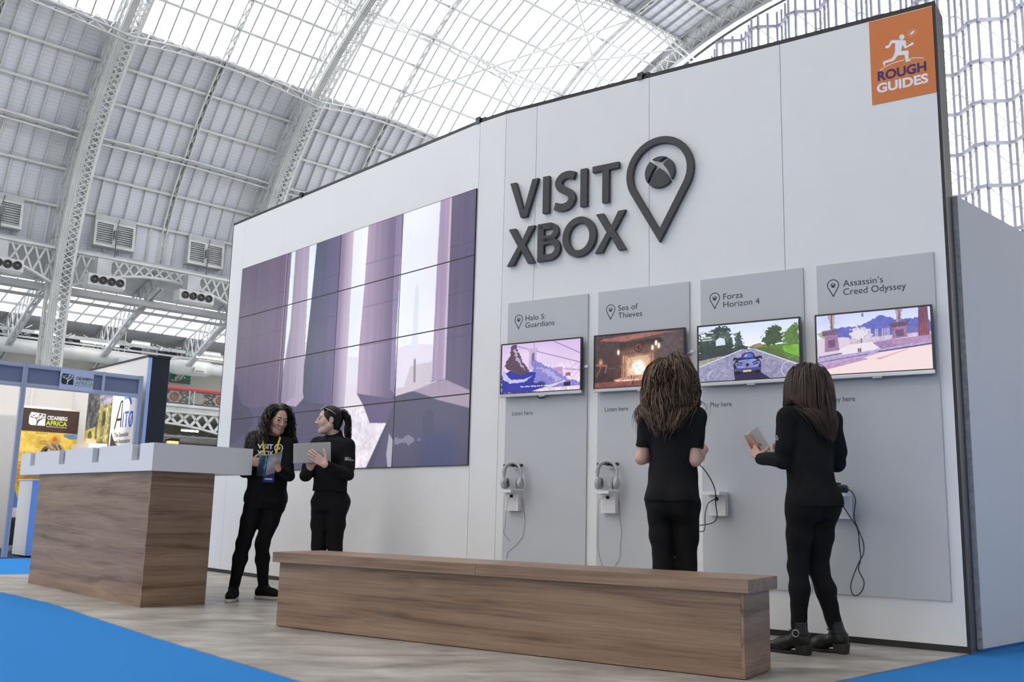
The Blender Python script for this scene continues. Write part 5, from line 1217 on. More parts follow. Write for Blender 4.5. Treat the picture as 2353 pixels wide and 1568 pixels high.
def add_shoes(root, J, kind):
    for s in 'LR':
        an, to = J['ankle' + s], J['toe' + s]; d = (to - an) * A3(1, 1, 0); d /= np.linalg.norm(d); sd = A3(d[1], -d[0], 0); g = lambda x, y, z: an * A3(1, 1, 0) + d * y + sd * x + A3(0, 0, z)
        X = Field(g(0, .06, 0) - A3(.22, .22, 0.0) - A3(0, 0, .012), g(0, .06, 0) + A3(.22, .22, .27), .0055)
        e = empty('shoe' if kind == 'sneaker' else 'ankle_boot', (0, 0, 0)); e.parent = root
        if kind == 'boot':
            hz = .052; lg = (J['knee' + s] - an) / np.linalg.norm(J['knee' + s] - an); X.cone(an + lg * .10 - d * .004, an - lg * .03 - d * .006, .046, .045, 0); X.cone(g(0, -.025, .085), g(0, .10, .052), .042, .036, .03); X.cone(g(.0, .10, .050), g(0, .165, .034), .036, .030, .03); X.ell(g(0, .10, .032), (.040, .040, .024), .02); X.cut(g(0, 0, .185), (0, 0, 1)); X.cut(g(0, 0, .012), (0, 0, -1))
            pl = -(d * .30); X.cut(g(0, .01, hz), np.array([d[0] * -.42, d[1] * -.42, -1.0])) if False else None
            o = np_mesh('upper', [X.mesh()], MT['boot'], e)
            Y = Field(X.lo, X.lo + (X.n - 1) * X.h, .005); Y.cone(g(0, .085, .006), g(0, .165, .008), .038, .030, .02); Y.cone(g(0, .02, .024), g(0, .085, .006), .034, .036, .02); Y.cut(g(0, 0, .018), (0, 0, 1)) ; Y.cut(g(0, 0, 0), (0, 0, -1)); np_mesh('sole', [Y.mesh()], MT['sole'], e)
            m = MB(); fr = lambda x, y, z: Vector(g(x, y, z)); m.hexa([fr(-.032, -.062, 0), fr(.032, -.062, 0), fr(.032, .004, 0), fr(-.032, .004, 0), fr(-.036, -.070, .062), fr(.036, -.070, .062), fr(.036, .016, .056), fr(-.036, .016, .056)]); o = m.build('heel_block', MT['sole'], bevel=.006); o.parent = e
            m = MB(); m.smooth = True; rp = [Vector(g(.051 * math.cos(a), -.008 + .055 * math.sin(a), .122 + .012 * math.sin(a))) for a in [k * math.pi / 12 for k in range(25)]]; m.tube(rp, .008, 6, True, .4); o = m.build('ankle_strap', MT['boot']); o.parent = e
            m = MB(); m.smooth = True; c = Vector(g(-.052 if s == 'L' else .052, -.004, .122)); dv = Vector(d); m.tube([c + dv * (.019 * math.cos(a)) + Vector((0, 0, .019 * math.sin(a))) for a in [k * math.pi / 8 for k in range(17)]], .0032, 6); o = m.build('buckle', MT['silver']); o.parent = e
        else:
            X.cone(g(0, -.010, .085), g(0, -.022, .055), .040, .037, 0); X.cone(g(0, -.025, .050), g(0, .10, .040), .037, .037, .03); X.cone(g(0, .10, .040), g(0, .165, .034), .037, .031, .03); X.cone(g(0, .02, .085), g(0, .10, .055), .032, .028, .03); X.cut(g(0, 0, .108), (0, 0, 1)); X.cut(g(0, 0, .02), (0, 0, -1)); np_mesh('upper', [X.mesh()], MT['cloth'], e)
            Y = Field(X.lo, X.lo + (X.n - 1) * X.h, .005); Y.cone(g(0, -.030, .016), g(0, .09, .012), .042, .041, 0); Y.cone(g(0, .09, .012), g(0, .170, .018), .041, .034, .03); Y.cut(g(0, 0, .028), (0, 0, 1)); Y.cut(g(0, 0, 0), (0, 0, -1)); np_mesh('sole', [Y.mesh()], MT['white_rubber'], e)
            m = MB(); m.smooth = True
            for k in range(4): y = .045 + .022 * k; z = .108 - .013 * k; m.tube([Vector(g(-.020, y, z - .008)), Vector(g(0, y + .006, z + .004)), Vector(g(.020, y + .004, z - .008))], .0026, 5)
            for q in (-1, 1): m.tube([Vector(g(q * .004, .045, .112)), Vector(g(q * .028, .035, .122)), Vector(g(q * .040, .045, .100)), Vector(g(q * .022, .055, .092)), Vector(g(0, .048, .110))], .0024, 5)
            o = m.build('laces', MT['sole']); o.parent = e
            m = MB(); m.box(-.018, .018, .028, .034, .095, .150, lambda x, y, z: Vector(g(x, y - (z - .1) * .25, z))); o = m.build('tongue_tab', MT['white_rubber'], bevel=.003); o.parent = e
            m = MB(); m.box(-.022, .022, -.066, -.060, .045, .085, lambda x, y, z: Vector(g(x, y + .004, z))); o = m.build('heel_tab', MT['white_rubber'], bevel=.003); o.parent = e
def std_torso(lean=(0, 0), yaw=0.0, hipw=.168, k=1.0, waist=.128):
    """rows of the trunk from the crotch to the neck: z, cx, cy, half width, half depth, yaw"""
    T = [(.76, 0, -.005, .145, .095), (.84, 0, -.010, hipw, .108), (.93, 0, -.006, hipw - .014, .103), (1.03, 0, 0, waist, .090), (1.13, 0, .002, .136, .096), (1.22, 0, .002, .146, .100), (1.30, 0, -.008, .150, .090), (1.345, 0, -.016, .120, .072), (1.385, 0, -.022, .060, .056)]
    out = []
    for z, x, y, a, b in T: t = (z - .84) / .54; out.append((z * k, x + lean[0] * max(0, t), y + lean[1] * max(0, t), a, b, yaw * max(0, min(1, (z - .9) / .3))))
    return out
# ================================================================== fittings on the wall
SR = [-3.24, -2.364, -1.497, -0.645]
SHELF_LABEL = ['small white shelf box under the headphones beside the wall bend', 'small white shelf box under the headphones nearer the middle', 'small white shelf box at the elbow of the woman with loose wavy hair', 'small white shelf box carrying the black game controller']
for s_r, lab in zip(SR, SHELF_LABEL):
    t = thing('wall_shelf', lab, 'shelf', WR(s_r - .06, .78, 0), 'white shelf boxes on the grey boards', AR)
    m = MB(); m.box(s_r - .125, s_r, .780, .922, .0152, .070, fr3); m.build('shelf_box', MT['white_gloss'], t, bevel=.001)
    m = MB(); m.box(s_r - .127, s_r, .922, .945, .0152, .176, fr3); m.build('shelf_top', MT['white_gloss'], t, bevel=.001)
    m = MB(); m.smooth = True; c = WR(s_r - .063, .897, .0705); m.lathe([(.0135, 0), (.0135, .004), (.010, .009), (.007, .010), (.007, .022), (.0, .022)], 16, lambda x, y, z: c + dR * x + Vector((0, 0, y)) + nR * z)
    m.build('cable_plug', MT['plastic_black'], t)
# headphones hung on double hooks
def headphones(sc, zc, lab, hook_lab):
    rot = R(4); ex = (dR * math.cos(rot) + nR * math.sin(rot)); ey = (nR * math.cos(rot) - dR * math.sin(rot)); o = WR(sc, zc, .100)
    f = lambda x, y, z: o + ex * x + ey * y + Vector((0, 0, z))
    t = thing('headphones', lab, 'headphones', o, 'headphones hung on the wall', AR)
    r = .082; m = MB(); m.smooth = True
    pts = [f(-r - .004, 0, -.100), f(-r - .006, 0, -.060)] + [f(r * math.cos(a) * 1.06, 0, -.016 + r * 1.0 * math.sin(a)) for a in [math.pi - math.pi * k / 22 for k in range(23)]] + [f(r + .006, 0, -.060), f(r + .004, 0, -.100)]
    m.tube(pts, [.006] * 2 + [.0105] * 23 + [.006] * 2, 8, True, 1.5); m.build('headband', MT['hp_grey'], t)
    for sg in (-1, 1):
        ax = lambda x, y, z, sg=sg: f(sg * (r - .022 + z) + x * .30, x * .95 - sg * z * .25, -.098 + y)
        m = MB(); m.smooth = True; m.lathe([(0, .036), (.034, .036), (.043, .033), (.046, .025), (.046, .010), (.040, .004), (0, .004)], 28, ax); cup = m.build('ear_cup', MT['hp_grey'], t)
        m = MB(); m.smooth = True; m.lathe([(0, .0385), (.031, .0385), (.035, .0365), (.035, .033), (0, .033)], 28, ax); m.build('cup_disc', MT['silver'], cup)
        m = MB(); m.smooth = True; n = 24; vs = []; fs = []
        for i in range(n):
            for j in range(10):
                a, b = 2 * math.pi * i / n, 2 * math.pi * j / 10; q = .032 + .012 * math.cos(b); vs.append(ax(q * math.cos(a), q * math.sin(a), -.004 + .012 * math.sin(b)))
        for i in range(n):
            for j in range(10): fs.append((i * 10 + j, ((i + 1) % n) * 10 + j, ((i + 1) % n) * 10 + (j + 1) % 10, i * 10 + (j + 1) % 10))
        m.add(vs, fs); m.build('ear_cushion', MT['hp_soft'], cup)
    t2 = thing('headphone_hook', hook_lab, 'hook', WR(sc, zc + .03, 0), 'hooks holding the headphones', AR)
    m = MB(); m.box(sc - .03, sc + .03, zc + .01, zc + .055, .015, .024, fr3); m.build('hook_plate', MT['hp_grey'], t2, bevel=.003)
    m = MB(); m.smooth = True; m.tube([WR(sc, zc + .04, .02), WR(sc, zc + .045, .05), WR(sc, zc + .05, .075)], .009, 10); m.tube([f(-.082, -.014, .042), f(0, -.016, .050), f(.082, -.014, .042)], .008, 10)
    for q in (-.082, 0.0, .082): m.tube([f(q, -.02, .044), f(q, .004, .044)], .012, 12)
    m.build('hook_arm', MT['plastic_black'], t2)
MT['hp_grey'] = mat('pale_grey_plastic', (0.46, 0.46, 0.47), 0.4); MT['hp_soft'] = mat('grey_leatherette', (0.24, 0.24, 0.245), 0.6)
headphones(-3.281, 1.096, 'grey headphones hanging beside the wall bend, below the television with the snowy landscape', 'black hook holding the headphones beside the wall bend')
headphones(-2.418, 1.100, 'grey headphones hanging below the television with the fireplace', 'black hook holding the headphones under the fireplace television')
# thin leads
MT['wire'] = mat('grey_wire', (0.30, 0.29, 0.29), 0.5)
def lead(pts, r, lab, material, n=5):
    m = MB(); m.smooth = True; m.tube(spline([WR(*q) for q in pts], n), r, 6); return tag(m.build('cable', material), lab, 'cable')
lead([(-3.303, .897, .09), (-3.322, .872, .09), (-3.340, .80, .085), (-3.384, .69, .03), (-3.407, .603, .02), (-3.343, .539, .02)], .0016, 'thin grey lead dangling from the plug of the shelf beside the wall bend', MT['wire'])
lead([(-3.275, .975, .10), (-3.262, .95, .06), (-3.236, .86, .02), (-3.206, .725, .02), (-3.209, .651, .02), (-3.227, .576, .02), (-3.291, .508, .02), (-3.361, .455, .02), (-3.372, .401, .02)], .0016, 'thin grey lead running from the headphones past the shelf beside the wall bend', MT['wire'])
lead([(-2.427, .897, .09), (-2.47, .894, .085), (-2.505, .86, .07), (-2.526, .765, .04), (-2.539, .655, .02), (-2.538, .53, .02), (-2.523, .453, .02), (-2.491, .385, .02)], .0016, 'thin grey lead dangling from the plug of the shelf under the fireplace television', MT['wire'])
lead([(-2.41, .98, .10), (-2.385, .95, .06), (-2.362, .86, .02), (-2.348, .715, .02), (-2.338, .638, .02), (-2.351, .522, .02), (-2.346, .468, .02), (-2.39, .393, .02)], .0016, 'thin grey lead running from the headphones past the shelf under the fireplace television', MT['wire'])
# game controllers with their leads
def controller(o, ex, ey, ez, lab, cable):
    """o: centre; ex: left to right, ey: away from the player, ez: up through the sticks"""
    t = thing('game_controller', lab, 'controller', o); Fc = Field((-.10, -.09, -.05), (.10, .07, .05), .004)
    Fc.cone((-.045, .010, 0), (.045, .010, 0), .023, .023, 0); Fc.ell((0, .012, .002), (.050, .034, .020), .02)
    for s in (-1, 1): Fc.cone((s * .050, .004, 0), (s * .066, -.058, -.014), .026, .016, .02)
    V, Q = Fc.mesh(); B = np.array([ex, ey, ez]); V = V @ B + np.array(o); np_mesh('controller_body', [(V, Q)], MT['plastic_black'], None).parent = t
    t.children[0].matrix_parent_inverse = t.matrix_world.inverted()
    f = lambda x, y, z: Vector(o) + Vector(ex) * x + Vector(ey) * y + Vector(ez) * z
    for x, y in ((-.038, .018), (.020, -.006)):
        m = MB(); m.smooth = True; m.lathe([(.006, 0), (.006, .014), (.0115, .018), (.0115, .022), (0, .0205)], 16, lambda a, b, c: f(x + a, y + b, .016 + c)); m.build('thumb_stick', MT['plastic_black'], t)
    m = MB(); m.smooth = True
    for a, b in ((.038, .030), (.048, .020), (.028, .020), (.038, .010)): m.lathe([(.0052, 0), (.0052, .004), (0, .0048)], 12, lambda p_, q_, r_: f(a + p_, b + q_, .019 + r_))
    m.build('button_pattern', MT['charcoal'], t)
    m = MB(); m.smooth = True; m.tube(spline([f(0, .034, .0), f(0, .055, .0)] + list(cable), 6), .0034, 6); m.build('cable', MT['plastic_black'], t); return t
zz = np.array([0, 0, 1.0]); o4 = WR(-.700, .972, .115); dRn, nRn = np.array(dR), np.array(nR); c_, s_ = math.cos(.5), math.sin(.5)
ca_ = dRn * c_ + nRn * s_; cb_ = -(nRn * c_ - dRn * s_)
controller(o4, -nRn * .95 + dRn * .31, dRn * .95 + nRn * .31, zz, 'black game controller lying on the shelf box beside the woman with straight hair',
           [WR(a, b, c) for a, b, c in [(-.648 + .02, .962, .12), (-.610, .943, .12), (-.595, .896, .12), (-.611, .802, .11), (-.597, .725, .09), (-.571, .642, .07), (-.574, .566, .06), (-.610, .497, .06), (-.660, .377, .05), (-.658, .318, .05), (-.633, .299, .05), (-.595, .331, .05), (-.580, .39, .05), (-.611, .463, .05), (-.592, .531, .06), (-.597, .615, .06), (-.602, .717, .07), (-.641, .792, .085), (-.682, .86, .09), (-.706, .897, .0925)]])

# ================================================================== counter and bench
nCt = Vector((-math.sin(AL), math.cos(AL), 0)); CT = lambda d, n, z: dL * d + nCt * n + Vector((0, 0, z))
ctr = thing('reception_counter', 'walnut reception counter with a thick white top at the open corner of the stand', 'counter', CT(-8.7, 3.3, 0), rz=AL)
MT['wood_dark'] = MT['wood']
d0, d1, n0, n1, zb, zt2 = -10.0, -7.362, 3.06, 3.572, 1.015, 1.228
m = MB(); m.box(d0, d1 - .019, n0, n1, 0, zb, CT); m.build('base_cabinet', MT['wood'], ctr, origin=CT(d0, n0, 0), rot=AL, bevel=.001)
m = MB(); m.box(d1 - .0188, d1, n0, n1, 0, .905, CT); m.build('end_panel', MT['wood'], ctr, origin=CT(d1, n0, 0), rot=AL + math.pi / 2, bevel=.001)
m = MB(); m.box(d1 - .0188, d1 - .001, n0, n1, .907, zb, CT); m.build('end_rail', MT['wood'], ctr, origin=CT(d1 - 1.3, n0 + 2, 0.4), rot=AL + math.pi / 2)
L0, L1, N0, N1 = -10.52, -7.300, 3.03, 3.86; zs = 1.100
m = MB(); m.box(L0, L1, N0, N1, zb, zs, CT); m.build('countertop', MT['white_gloss'], ctr)
slots = [(-10.235, -10.09), (-9.408, -9.25), (-8.567, -8.416), (-7.709, -7.555)]
xs = [L0] + [q for s in slots for q in s] + [L1]
m = MB(); m.box(L0, L1, N0 + .055, N1, zs, zt2, CT)
for i in range(0, len(xs), 2): m.box(xs[i], xs[i + 1], N0, N0 + .055, zs, zt2, CT)
m.build('countertop_upstand', MT['white_gloss'], ctr)
MT['slot'] = mat('slot_grey', (0.40, 0.41, 0.44), 0.5)
for a, b in slots:
    m = MB(); m.box(a + .001, b - .001, N0 + .048, N0 + .0545, zs + .001, zt2 - .002, CT)
    for k in range(9): m.box(a + .001, b - .001, N0 + .042, N0 + .05, zs + .008 + k * .013, zs + .014 + k * .013, CT)
    m.build('leaflet_slot', MT['slot'], ctr)
m = MB(); m.smooth = True; m.tube(spline([CT(-10.33, 3.5, 1.015), CT(-10.42, 3.45, .97), CT(-10.50, 3.45, .86), CT(-10.53, 3.45, .70), CT(-10.50, 3.45, .56)], 6), .005, 6); tag(m.build('hanging_cable', MT['plastic_black']), 'black cable hanging from the far end of the white countertop', 'cable')

BB0, BB1 = Vector((-1.493, 6.553, 0)), Vector((1.165, 4.882, 0)); be = (BB1 - BB0).normalized(); bn = Vector((-be.y, be.x, 0)); BA = math.atan2(be.y, be.x); BL = (BB1 - BB0).length
BF = lambda x, y, z: BB0 + be * x + bn * y + Vector((0, 0, z))
bench = thing('bench', 'long low walnut bench in the middle of the stand', 'bench', BF(BL / 2, .2, 0), rz=BA)
m = MB(); m.box(.0, BL - .019, 0, .404, 0.004, .410, BF); m.build('bench_base', MT['wood'], bench, origin=BF(0.7, 0, -.3), rot=BA, bevel=.0012)
m = MB(); m.box(BL - .0188, BL, 0, .404, 0.004, .410, BF); m.build('end_panel', MT['wood'], bench, origin=BF(BL, .1, 0.17), rot=BA + math.pi / 2, bevel=.001)
m = MB(); m.box(.02, BL - .02, .02, .38, 0, .0045, BF); m.build('plinth', MT['black'], bench)
for a, b in ((-.035, 1.574), (1.5755, BL + .035 - .0005)):
    m = MB(); m.box(a, b, -.035, .435, .410, .475, BF); m.build('seat_board', MT['wood'], bench, origin=BF(a - .4, 0, .5 + a * .1), rot=BA, bevel=.0012)

# ================================================================== to the right of the wall
m = MB(); WP = P(6.379, 2.572); wp = lambda x, y, z: WP + Ud * x + Vv * y + Vector((0, 0, z))
m.box(.002, 9, 0, .06, 0.012, 2.93, wp); pn = m.build('wall_partition', mat('partition_board', (.80, .79, .775), .6, noise=.012, nscale=2)); tag(pn, kind='structure')
m = MB(); m.box(-.004, .0015, 0.0, .06, .30, 2.93, wp); m.box(-.006, .0015, .001, .061, .012, .298, wp); m.build('edge_strip', mat('worn_edge', (.50, .50, .48), .7, noise=.2, nscale=30), pn)
m = MB()
random.seed(11)
for k in range(46):
    z = random.choice([random.uniform(.02, .29), random.uniform(.02, .29), random.uniform(.3, 2.9)]); y = random.uniform(.005, .05); r = random.uniform(.0015, .004); m.box(-.0075, -.005, y, y + r, z, z + r * random.uniform(.7, 3), wp)
m.build('chip_mark_pattern', mat('edge_chip', (.12, .12, .11), .8), pn)

# ================================================================== neighbouring stand on the left
BV, BU0, BU1, BVB = 14.38, 1.2, 5.68, 17.2
MT['booth_white'] = mat('booth_panel', (0.80, 0.79, 0.77), 0.55, noise=.01)
MT['fascia'] = mat('fascia_panel', (0.155, 0.175, 0.265), 0.5, noise=.03, nscale=8); MT['fascia_pale'] = mat('fascia_sign_board', (0.47, 0.50, 0.68), 0.5)
bt = thing('exhibition_booth', 'small white shell scheme booth with aluminium posts behind the counter', 'booth', P(4.9, 15.8, 0))
for u, v in ((4.06, BV), (BU1, BV), (2.0, BV)):
    m = MB(); m.box(u - .032, u + .032, v - .032, v + .032, 0, 2.64, P)
    for q in (-.012, .012): m.box(u + q - .004, u + q + .004, v - .036, v - .031, 0, 2.64, P)
    m.build('post', MT['alu'], bt)
for a, b in ((2.03, 4.03), (4.09, 5.11), (5.15, BU1 - .03)):
    m = MB(); m.box(a, b, BV - .008, BV + .008, 2.36, 2.585, P); fp = m.build('fascia_panel', MT['fascia'], bt)
    for z0, z1 in ((2.31, 2.365), (2.58, 2.635)): m = MB(); m.box(a, b, BV - .025, BV + .02, z0, z1, P); m.box(a, b, BV - .028, BV - .024, z0 + .02, z0 + .032, P); m.build('fascia_frame', MT['alu'], fp)
m = MB(); m.box(5.11, 5.15, BV - .03, BV + .02, 2.30, 2.64, P); m.build('fascia_mullion', MT['alu'], bt)
for a, b in ((1.2, 2.2), (2.2, 3.2), (3.2, 4.1), (4.1, 5.0), (5.0, BU1)):
    m = MB(); m.box(a + .008, b - .008, BVB, BVB + .03, 0.0, 2.62, P); m.build('back_panel', MT['booth_white'], bt)
    m = MB(); m.box(a - .02, a + .02, BVB - .03, BVB - .001, 0, 2.62, P); m.build('panel_post', MT['white_gloss'], bt)
for a, b in ((14.42, 15.33), (15.35, 16.28), (16.30, 17.19)):
    m = MB(); m.box(BU1 - .015, BU1 + .015, a, b, 0, 2.62, P); m.build('side_panel', MT['booth_white'], bt)
fs_ = thing('fascia_sign', 'pale fascia sign with a tree emblem and green lettering on the booth', 'sign', P(4.75, BV, 2.33))
FS = lambda x, y, d: P(4.52 + x, BV - .032 - d, 2.325 + y)
m = MB(); m.box(4.52, 4.985, BV - .032, BV - .027, 2.325, 2.612, P); m.build('sign_board', MT['fascia_pale'], fs_)
def tree_emblem(parent, fr, x, y, w, h, dark, pale):
    m = MB(); m.prism([(x, y + h * .15), (x + w * .12, y), (x + w, y), (x + w, y + h * .92), (x + w * .1, y + h), (x, y + h * .7)], .0004, .001, fr); m.build('emblem_ground', dark, parent)
    m = MB(); rr = random.Random(4)
    tr = lambda a, b: (x + w * a, y + h * b)
    for pth, wd in (([(.48, .02), (.52, .2), (.60, .38), (.78, .55)], .07), ([(.52, .2), (.50, .4), (.35, .60)], .05), ([(.56, .3), (.62, .55)], .04)):
        L_, R_ = stroke([tr(*q) for q in pth], w * wd); n = len(pth); m.add([fr(a, b, .0014) for a, b in L_ + R_], [(i, i + 1, n + i + 1, n + i) for i in range(n - 1)])
    for k in range(26):
        a, b = rr.uniform(.08, .95), rr.uniform(.55, .9); s = rr.uniform(.03, .09)
        if abs(a - .5) * .5 + abs(b - .75) < .38: q = arc(*tr(a, b), w * s, h * s * .45, 0, 360, 8)[:-1]; m.add([fr(*z, .0014) for z in q], [tuple(range(8))])
    m.build('emblem_tree_print', pale, parent, fixn=False)
MT['green_ink'] = mat('green_ink', srgb(120, 168, 52), .6); MT['lime_ink'] = mat('lime_ink', srgb(196, 214, 50), .6); MT['print_dark'] = mat('dark_print', (.012, .02, .02), .6)
tree_emblem(fs_, FS, .022, .075, .165, .155, MT['print_dark'], MT['white_ink'])
m = MB(); put_text(m, 'CEDARBERG', FS, .222, .158, .235, .040, bold=.03, d=.001); m.build('upper_lettering', MT['ink'], fs_, fixn=False)
m = MB(); put_text(m, 'AFRICA', FS, .212, .090, .250, .052, bold=.03, d=.001); m.build('green_lettering', MT['green_ink'], fs_, fixn=False)
m = MB(); put_text(m, 'PERSONAL SAFARI PLANNING', FS, .205, .066, .250, .012, d=.001); m.build('small_lettering', MT['ink'], fs_, fixn=False)
# roller banner with a map
rb = thing('roller_banner', 'tall roller banner with a brown heading over a yellow map of Africa', 'banner', P(5.07, 16.3, 0))
RB = lambda x, y, d: P(4.645 + x, 16.3 - d, y)
m = MB(); m.box(4.645, 5.495, 16.3, 16.304, .08, 2.205, P); m.build('banner_sheet', MT['booth_white'], rb)
m = MB(); m.box(4.64, 5.50, 16.295, 16.31, 2.195, 2.225, P); m.build('top_rail', MT['silver'], rb)
m = MB(); m.box(4.62, 5.52, 16.22, 16.40, 0, .08, P); m.build('banner_base', MT['silver'], rb)
def banner_pic():
    p = Pic(120, 300, (66, 50, 46)); p.grad(.172, .66, (226, 196, 92), (222, 178, 84)); n = p.noise(14); n2 = p.noise(30); mk = (p.y > .172) & (p.y < .66)
    p.a += ((n - .5) * 46 * mk)[..., None] * A3(1, .9, .5) + ((n2 - .5) * 30 * mk)[..., None]
    p.ell(.42, .33, .25, .05, (240, 220, 140), .6, .8); p.ell(.60, .24, .13, .045, (206, 128, 52), .9, .7); p.ell(.6, .22, .05, .03, (176, 96, 40), .7, .5)
    p.poly([(.74, .18), (1, .172), (1, .21), (.88, .215), (.76, .20)], (98, 132, 182)); p.poly([(1, .24), (.97, .26), (.93, .29), (.88, .31), (.92, .33), (1, .36)], (84, 116, 176)); p.ell(.9, .285, .05, .02, (170, 186, 70), .8, .5)
    p.grad(.40, .66, (216, 164, 74), (206, 152, 60)); 
    for k in range(8): p.line(.0, .40 + k * .03, .5, .40 + k * .03 + .004, .003, (150, 96, 44), .6)
    p.poly([(0, .62), (.10, .58), (.2, .62), (.35, .70), (1, .64), (1, .74), (0, .74)], (92, 134, 196)); p.poly([(.0, .55), (.08, .58), (.2, .66), (.12, .70), (.02, .62)], (216, 200, 70)); p.grad(.73, .80, (226, 222, 216), (226, 222, 216)); p.grad(.80, 1, (70, 66, 60), (34, 38, 46))
    p.ell(.2, .84, .3, .05, (40, 44, 40), .9, .5, 1, 30); p.grain(.06, 80); return p
pic_mesh('printed_picture', banner_pic(), RB, 0, .85, .08, 2.195, .0012, MT['print'], rb)
tree_emblem(rb, lambda x, y, d: RB(x, y, d + .001), .095, 1.93, .245, .205, MT['white_ink'], MT['print_dark'])
m = MB(); put_text(m, 'CEDARBERG', RB, .365, 2.035, .305, .062, bold=.03, d=.003); m.build('white_lettering', MT['white_ink'], rb, fixn=False); m = MB(); put_text(m, 'PERSONAL SAFARI PLANNING', RB, .36, 1.915, .31, .018, d=.003); m.build('small_lettering', MT['white_ink'], rb, fixn=False)
m = MB(); put_text(m, 'AFRICA', RB, .35, 1.948, .325, .072, bold=.03, d=.003); m.build('lime_lettering', MT['lime_ink'], rb, fixn=False)
for w_, x_, y_, a_, b_ in (('SUDAN', .22, 1.80, .17, .026), ('SOUTH', .29, 1.675, .11, .022), ('SUDAN', .29, 1.64, .11, .022)): m = MB(); put_text(m, w_, RB, x_, y_, a_, b_, d=.003); m.build('map_lettering', MT['ink'], rb, fixn=False)
# posters on the booth's side wall
SW = lambda v0: (lambda x, y, d: P(BU1 - .0165 - d, v0 - x, y))
def poster_pic():
    p = Pic(90, 110, (96, 96, 100)); n = p.noise(12); n2 = p.noise(28); p.a += ((n - .5) * 60 + (n2 - .5) * 50)[..., None]; p.poly([(.5, 0), (1, 0), (1, .16), (.5, .2)], (150, 146, 166)); p.poly([(.52, .16), (1, .12), (1, .2), (.52, .25)], (176, 172, 190))
    p.poly([(.5, .24), (.95, .2), (.95, .98), (.42, 1), (.46, .6)], (140, 136, 86), .9); 
    for x in (.56, .62, .82, .88): p.line(x, .22, x - .03, .72, .02, (196, 190, 120))
    for y in (.3, .42, .56, .70): p.line(.5, y, .95, y - .04, .018, (190, 182, 118), .8)
    p.ell(.72, .42, .08, .12, (70, 68, 50), .9, .3); p.poly([(0, .56), (.42, .52), (.42, .72), (.2, .76), (0, .74)], (216, 200, 112)); p.ell(.22, .66, .08, .10, (120, 110, 60)); p.poly([(0, .74), (.5, .7), (.5, 1), (0, 1)], (88, 74, 56)); p.poly([(.42, .78), (.52, .70), (.5, 1), (.36, 1)], (214, 176, 122)); p.poly([(.55, .82), (.95, .78), (.95, 1), (.55, 1)], (136, 104, 52)); p.grain(.16, 40); return p
t = thing('poster', 'tall photo poster of an old gilded building on the booth side wall', 'poster', P(BU1 - .016, 15.9, 1.6)); f = SW(16.46)
m = MB(); m.box(BU1 - .0185, BU1 - .0155, 15.36, 16.46, 1.42, 2.53, P); m.build('poster_sheet', MT['booth_white'], t); pic_mesh('printed_picture', poster_pic(), f, 0.005, 1.095, 1.425, 2.525, .0022, MT['print'], t)
t = thing('poster', 'white poster with large blue lettering and a curved lower edge on the booth side wall', 'poster', P(BU1 - .016, 14.9, 1.6)); f = SW(15.31)
m = MB(); m.box(BU1 - .0185, BU1 - .0155, 14.45, 15.31, 1.42, 2.42, P); m.build('poster_sheet', MT['booth_white'], t)
m = MB(); cv = [(0, .0), (.86, .0), (.86, .12), (.70, .125)] + [tuple(q) for q in bez((.70, .125), (.25, .15), (.06, .36), 8)[1:]] + [(0, .42)]; m.add([f(x, 1.42 + y, .0022) for x, y in cv], [tuple(range(len(cv)))]); m.build('dark_corner_print', mat('brown_print', (.05, .04, .035), .7, noise=.5, nscale=14), t, fixn=False)
bl = mat('blue_ink', srgb(40, 84, 190), .6)
m = MB(); add_stroke(m, [(.12, 1.88), (.29, 2.28), (.34, 2.31)], .045, .002, .0026, f); add_stroke(m, [(.36, 2.31), (.36, 1.90)], .04, .002, .0026, f); add_stroke(m, [(.20, 2.02), (.38, 2.02)], .04, .002, .0026, f); m.build('dark_lettering', MT['ink'], t, fixn=False)
m = MB(); add_stroke(m, [(.435, 2.12), (.435, 1.89)], .042, .002, .0026, f); add_stroke(m, [(.475, 2.115), (.635, 2.115)], .036, .002, .0026, f); add_stroke(m, [(.555, 2.115), (.555, 1.89)], .042, .002, .0026, f); m.ring(arc(.735, 2.005, .085, .125, 0, 360, 24)[:-1], arc(.735, 2.005, .046, .085, 0, 360, 24)[:-1], .002, .0026, f)
add_stroke(m, [(.66, 2.02), (.72, 1.94), (.80, 2.12)], .03, .002, .0026, f); add_stroke(m, arc(.52, 2.16, .19, .20, 120, 20, 12), .06, .002, .0026, f); m.build('blue_lettering', bl, t, fixn=False)
m = MB(); put_text(m, 'The Specialist', f, .14, 1.755, .56, .065, bold=.02, d=.0028); m.build('caption_lettering', MT['ink'], t, fixn=False); m = MB(); put_text(m, 'Travel Association', f, .06, 1.655, .72, .065, bold=.02, d=.0028); m.build('caption_lettering', MT['ink'], t, fixn=False)
m = MB(); m.box(5.36, 5.64, 15.35, 16.12, 0, 1.655, P); tag(m.build('display_plinth', MT['white_gloss']), 'white cupboard standing under the poster of the gilded building', 'cupboard')
m = MB(); m.box(5.40, 5.55, 15.6, 15.75, 1.655, 1.72, P); m.box(5.41, 5.54, 15.61, 15.74, 1.72, 1.735, P)
tag(m.build('leaflet_holder', mat('cream_card', srgb(226, 180, 140), .6)), 'cream leaflet holder on the white cupboard in the booth', 'leaflet holder')
t = thing('plinth', 'white and blue display plinth at the open front of the booth', 'plinth', P(4.5, 14.7, 0))
m = MB(); m.box(4.325, 4.80, 14.415, 14.98, .02, 1.045, P); m.build('plinth_body', MT['white_gloss'], t, bevel=.004); m = MB(); m.box(4.330, 4.80, 14.409, 14.4148, .02, 1.03, P); m.build('blue_panel', mat('blue_vinyl', srgb(120, 160, 226), .45), t)
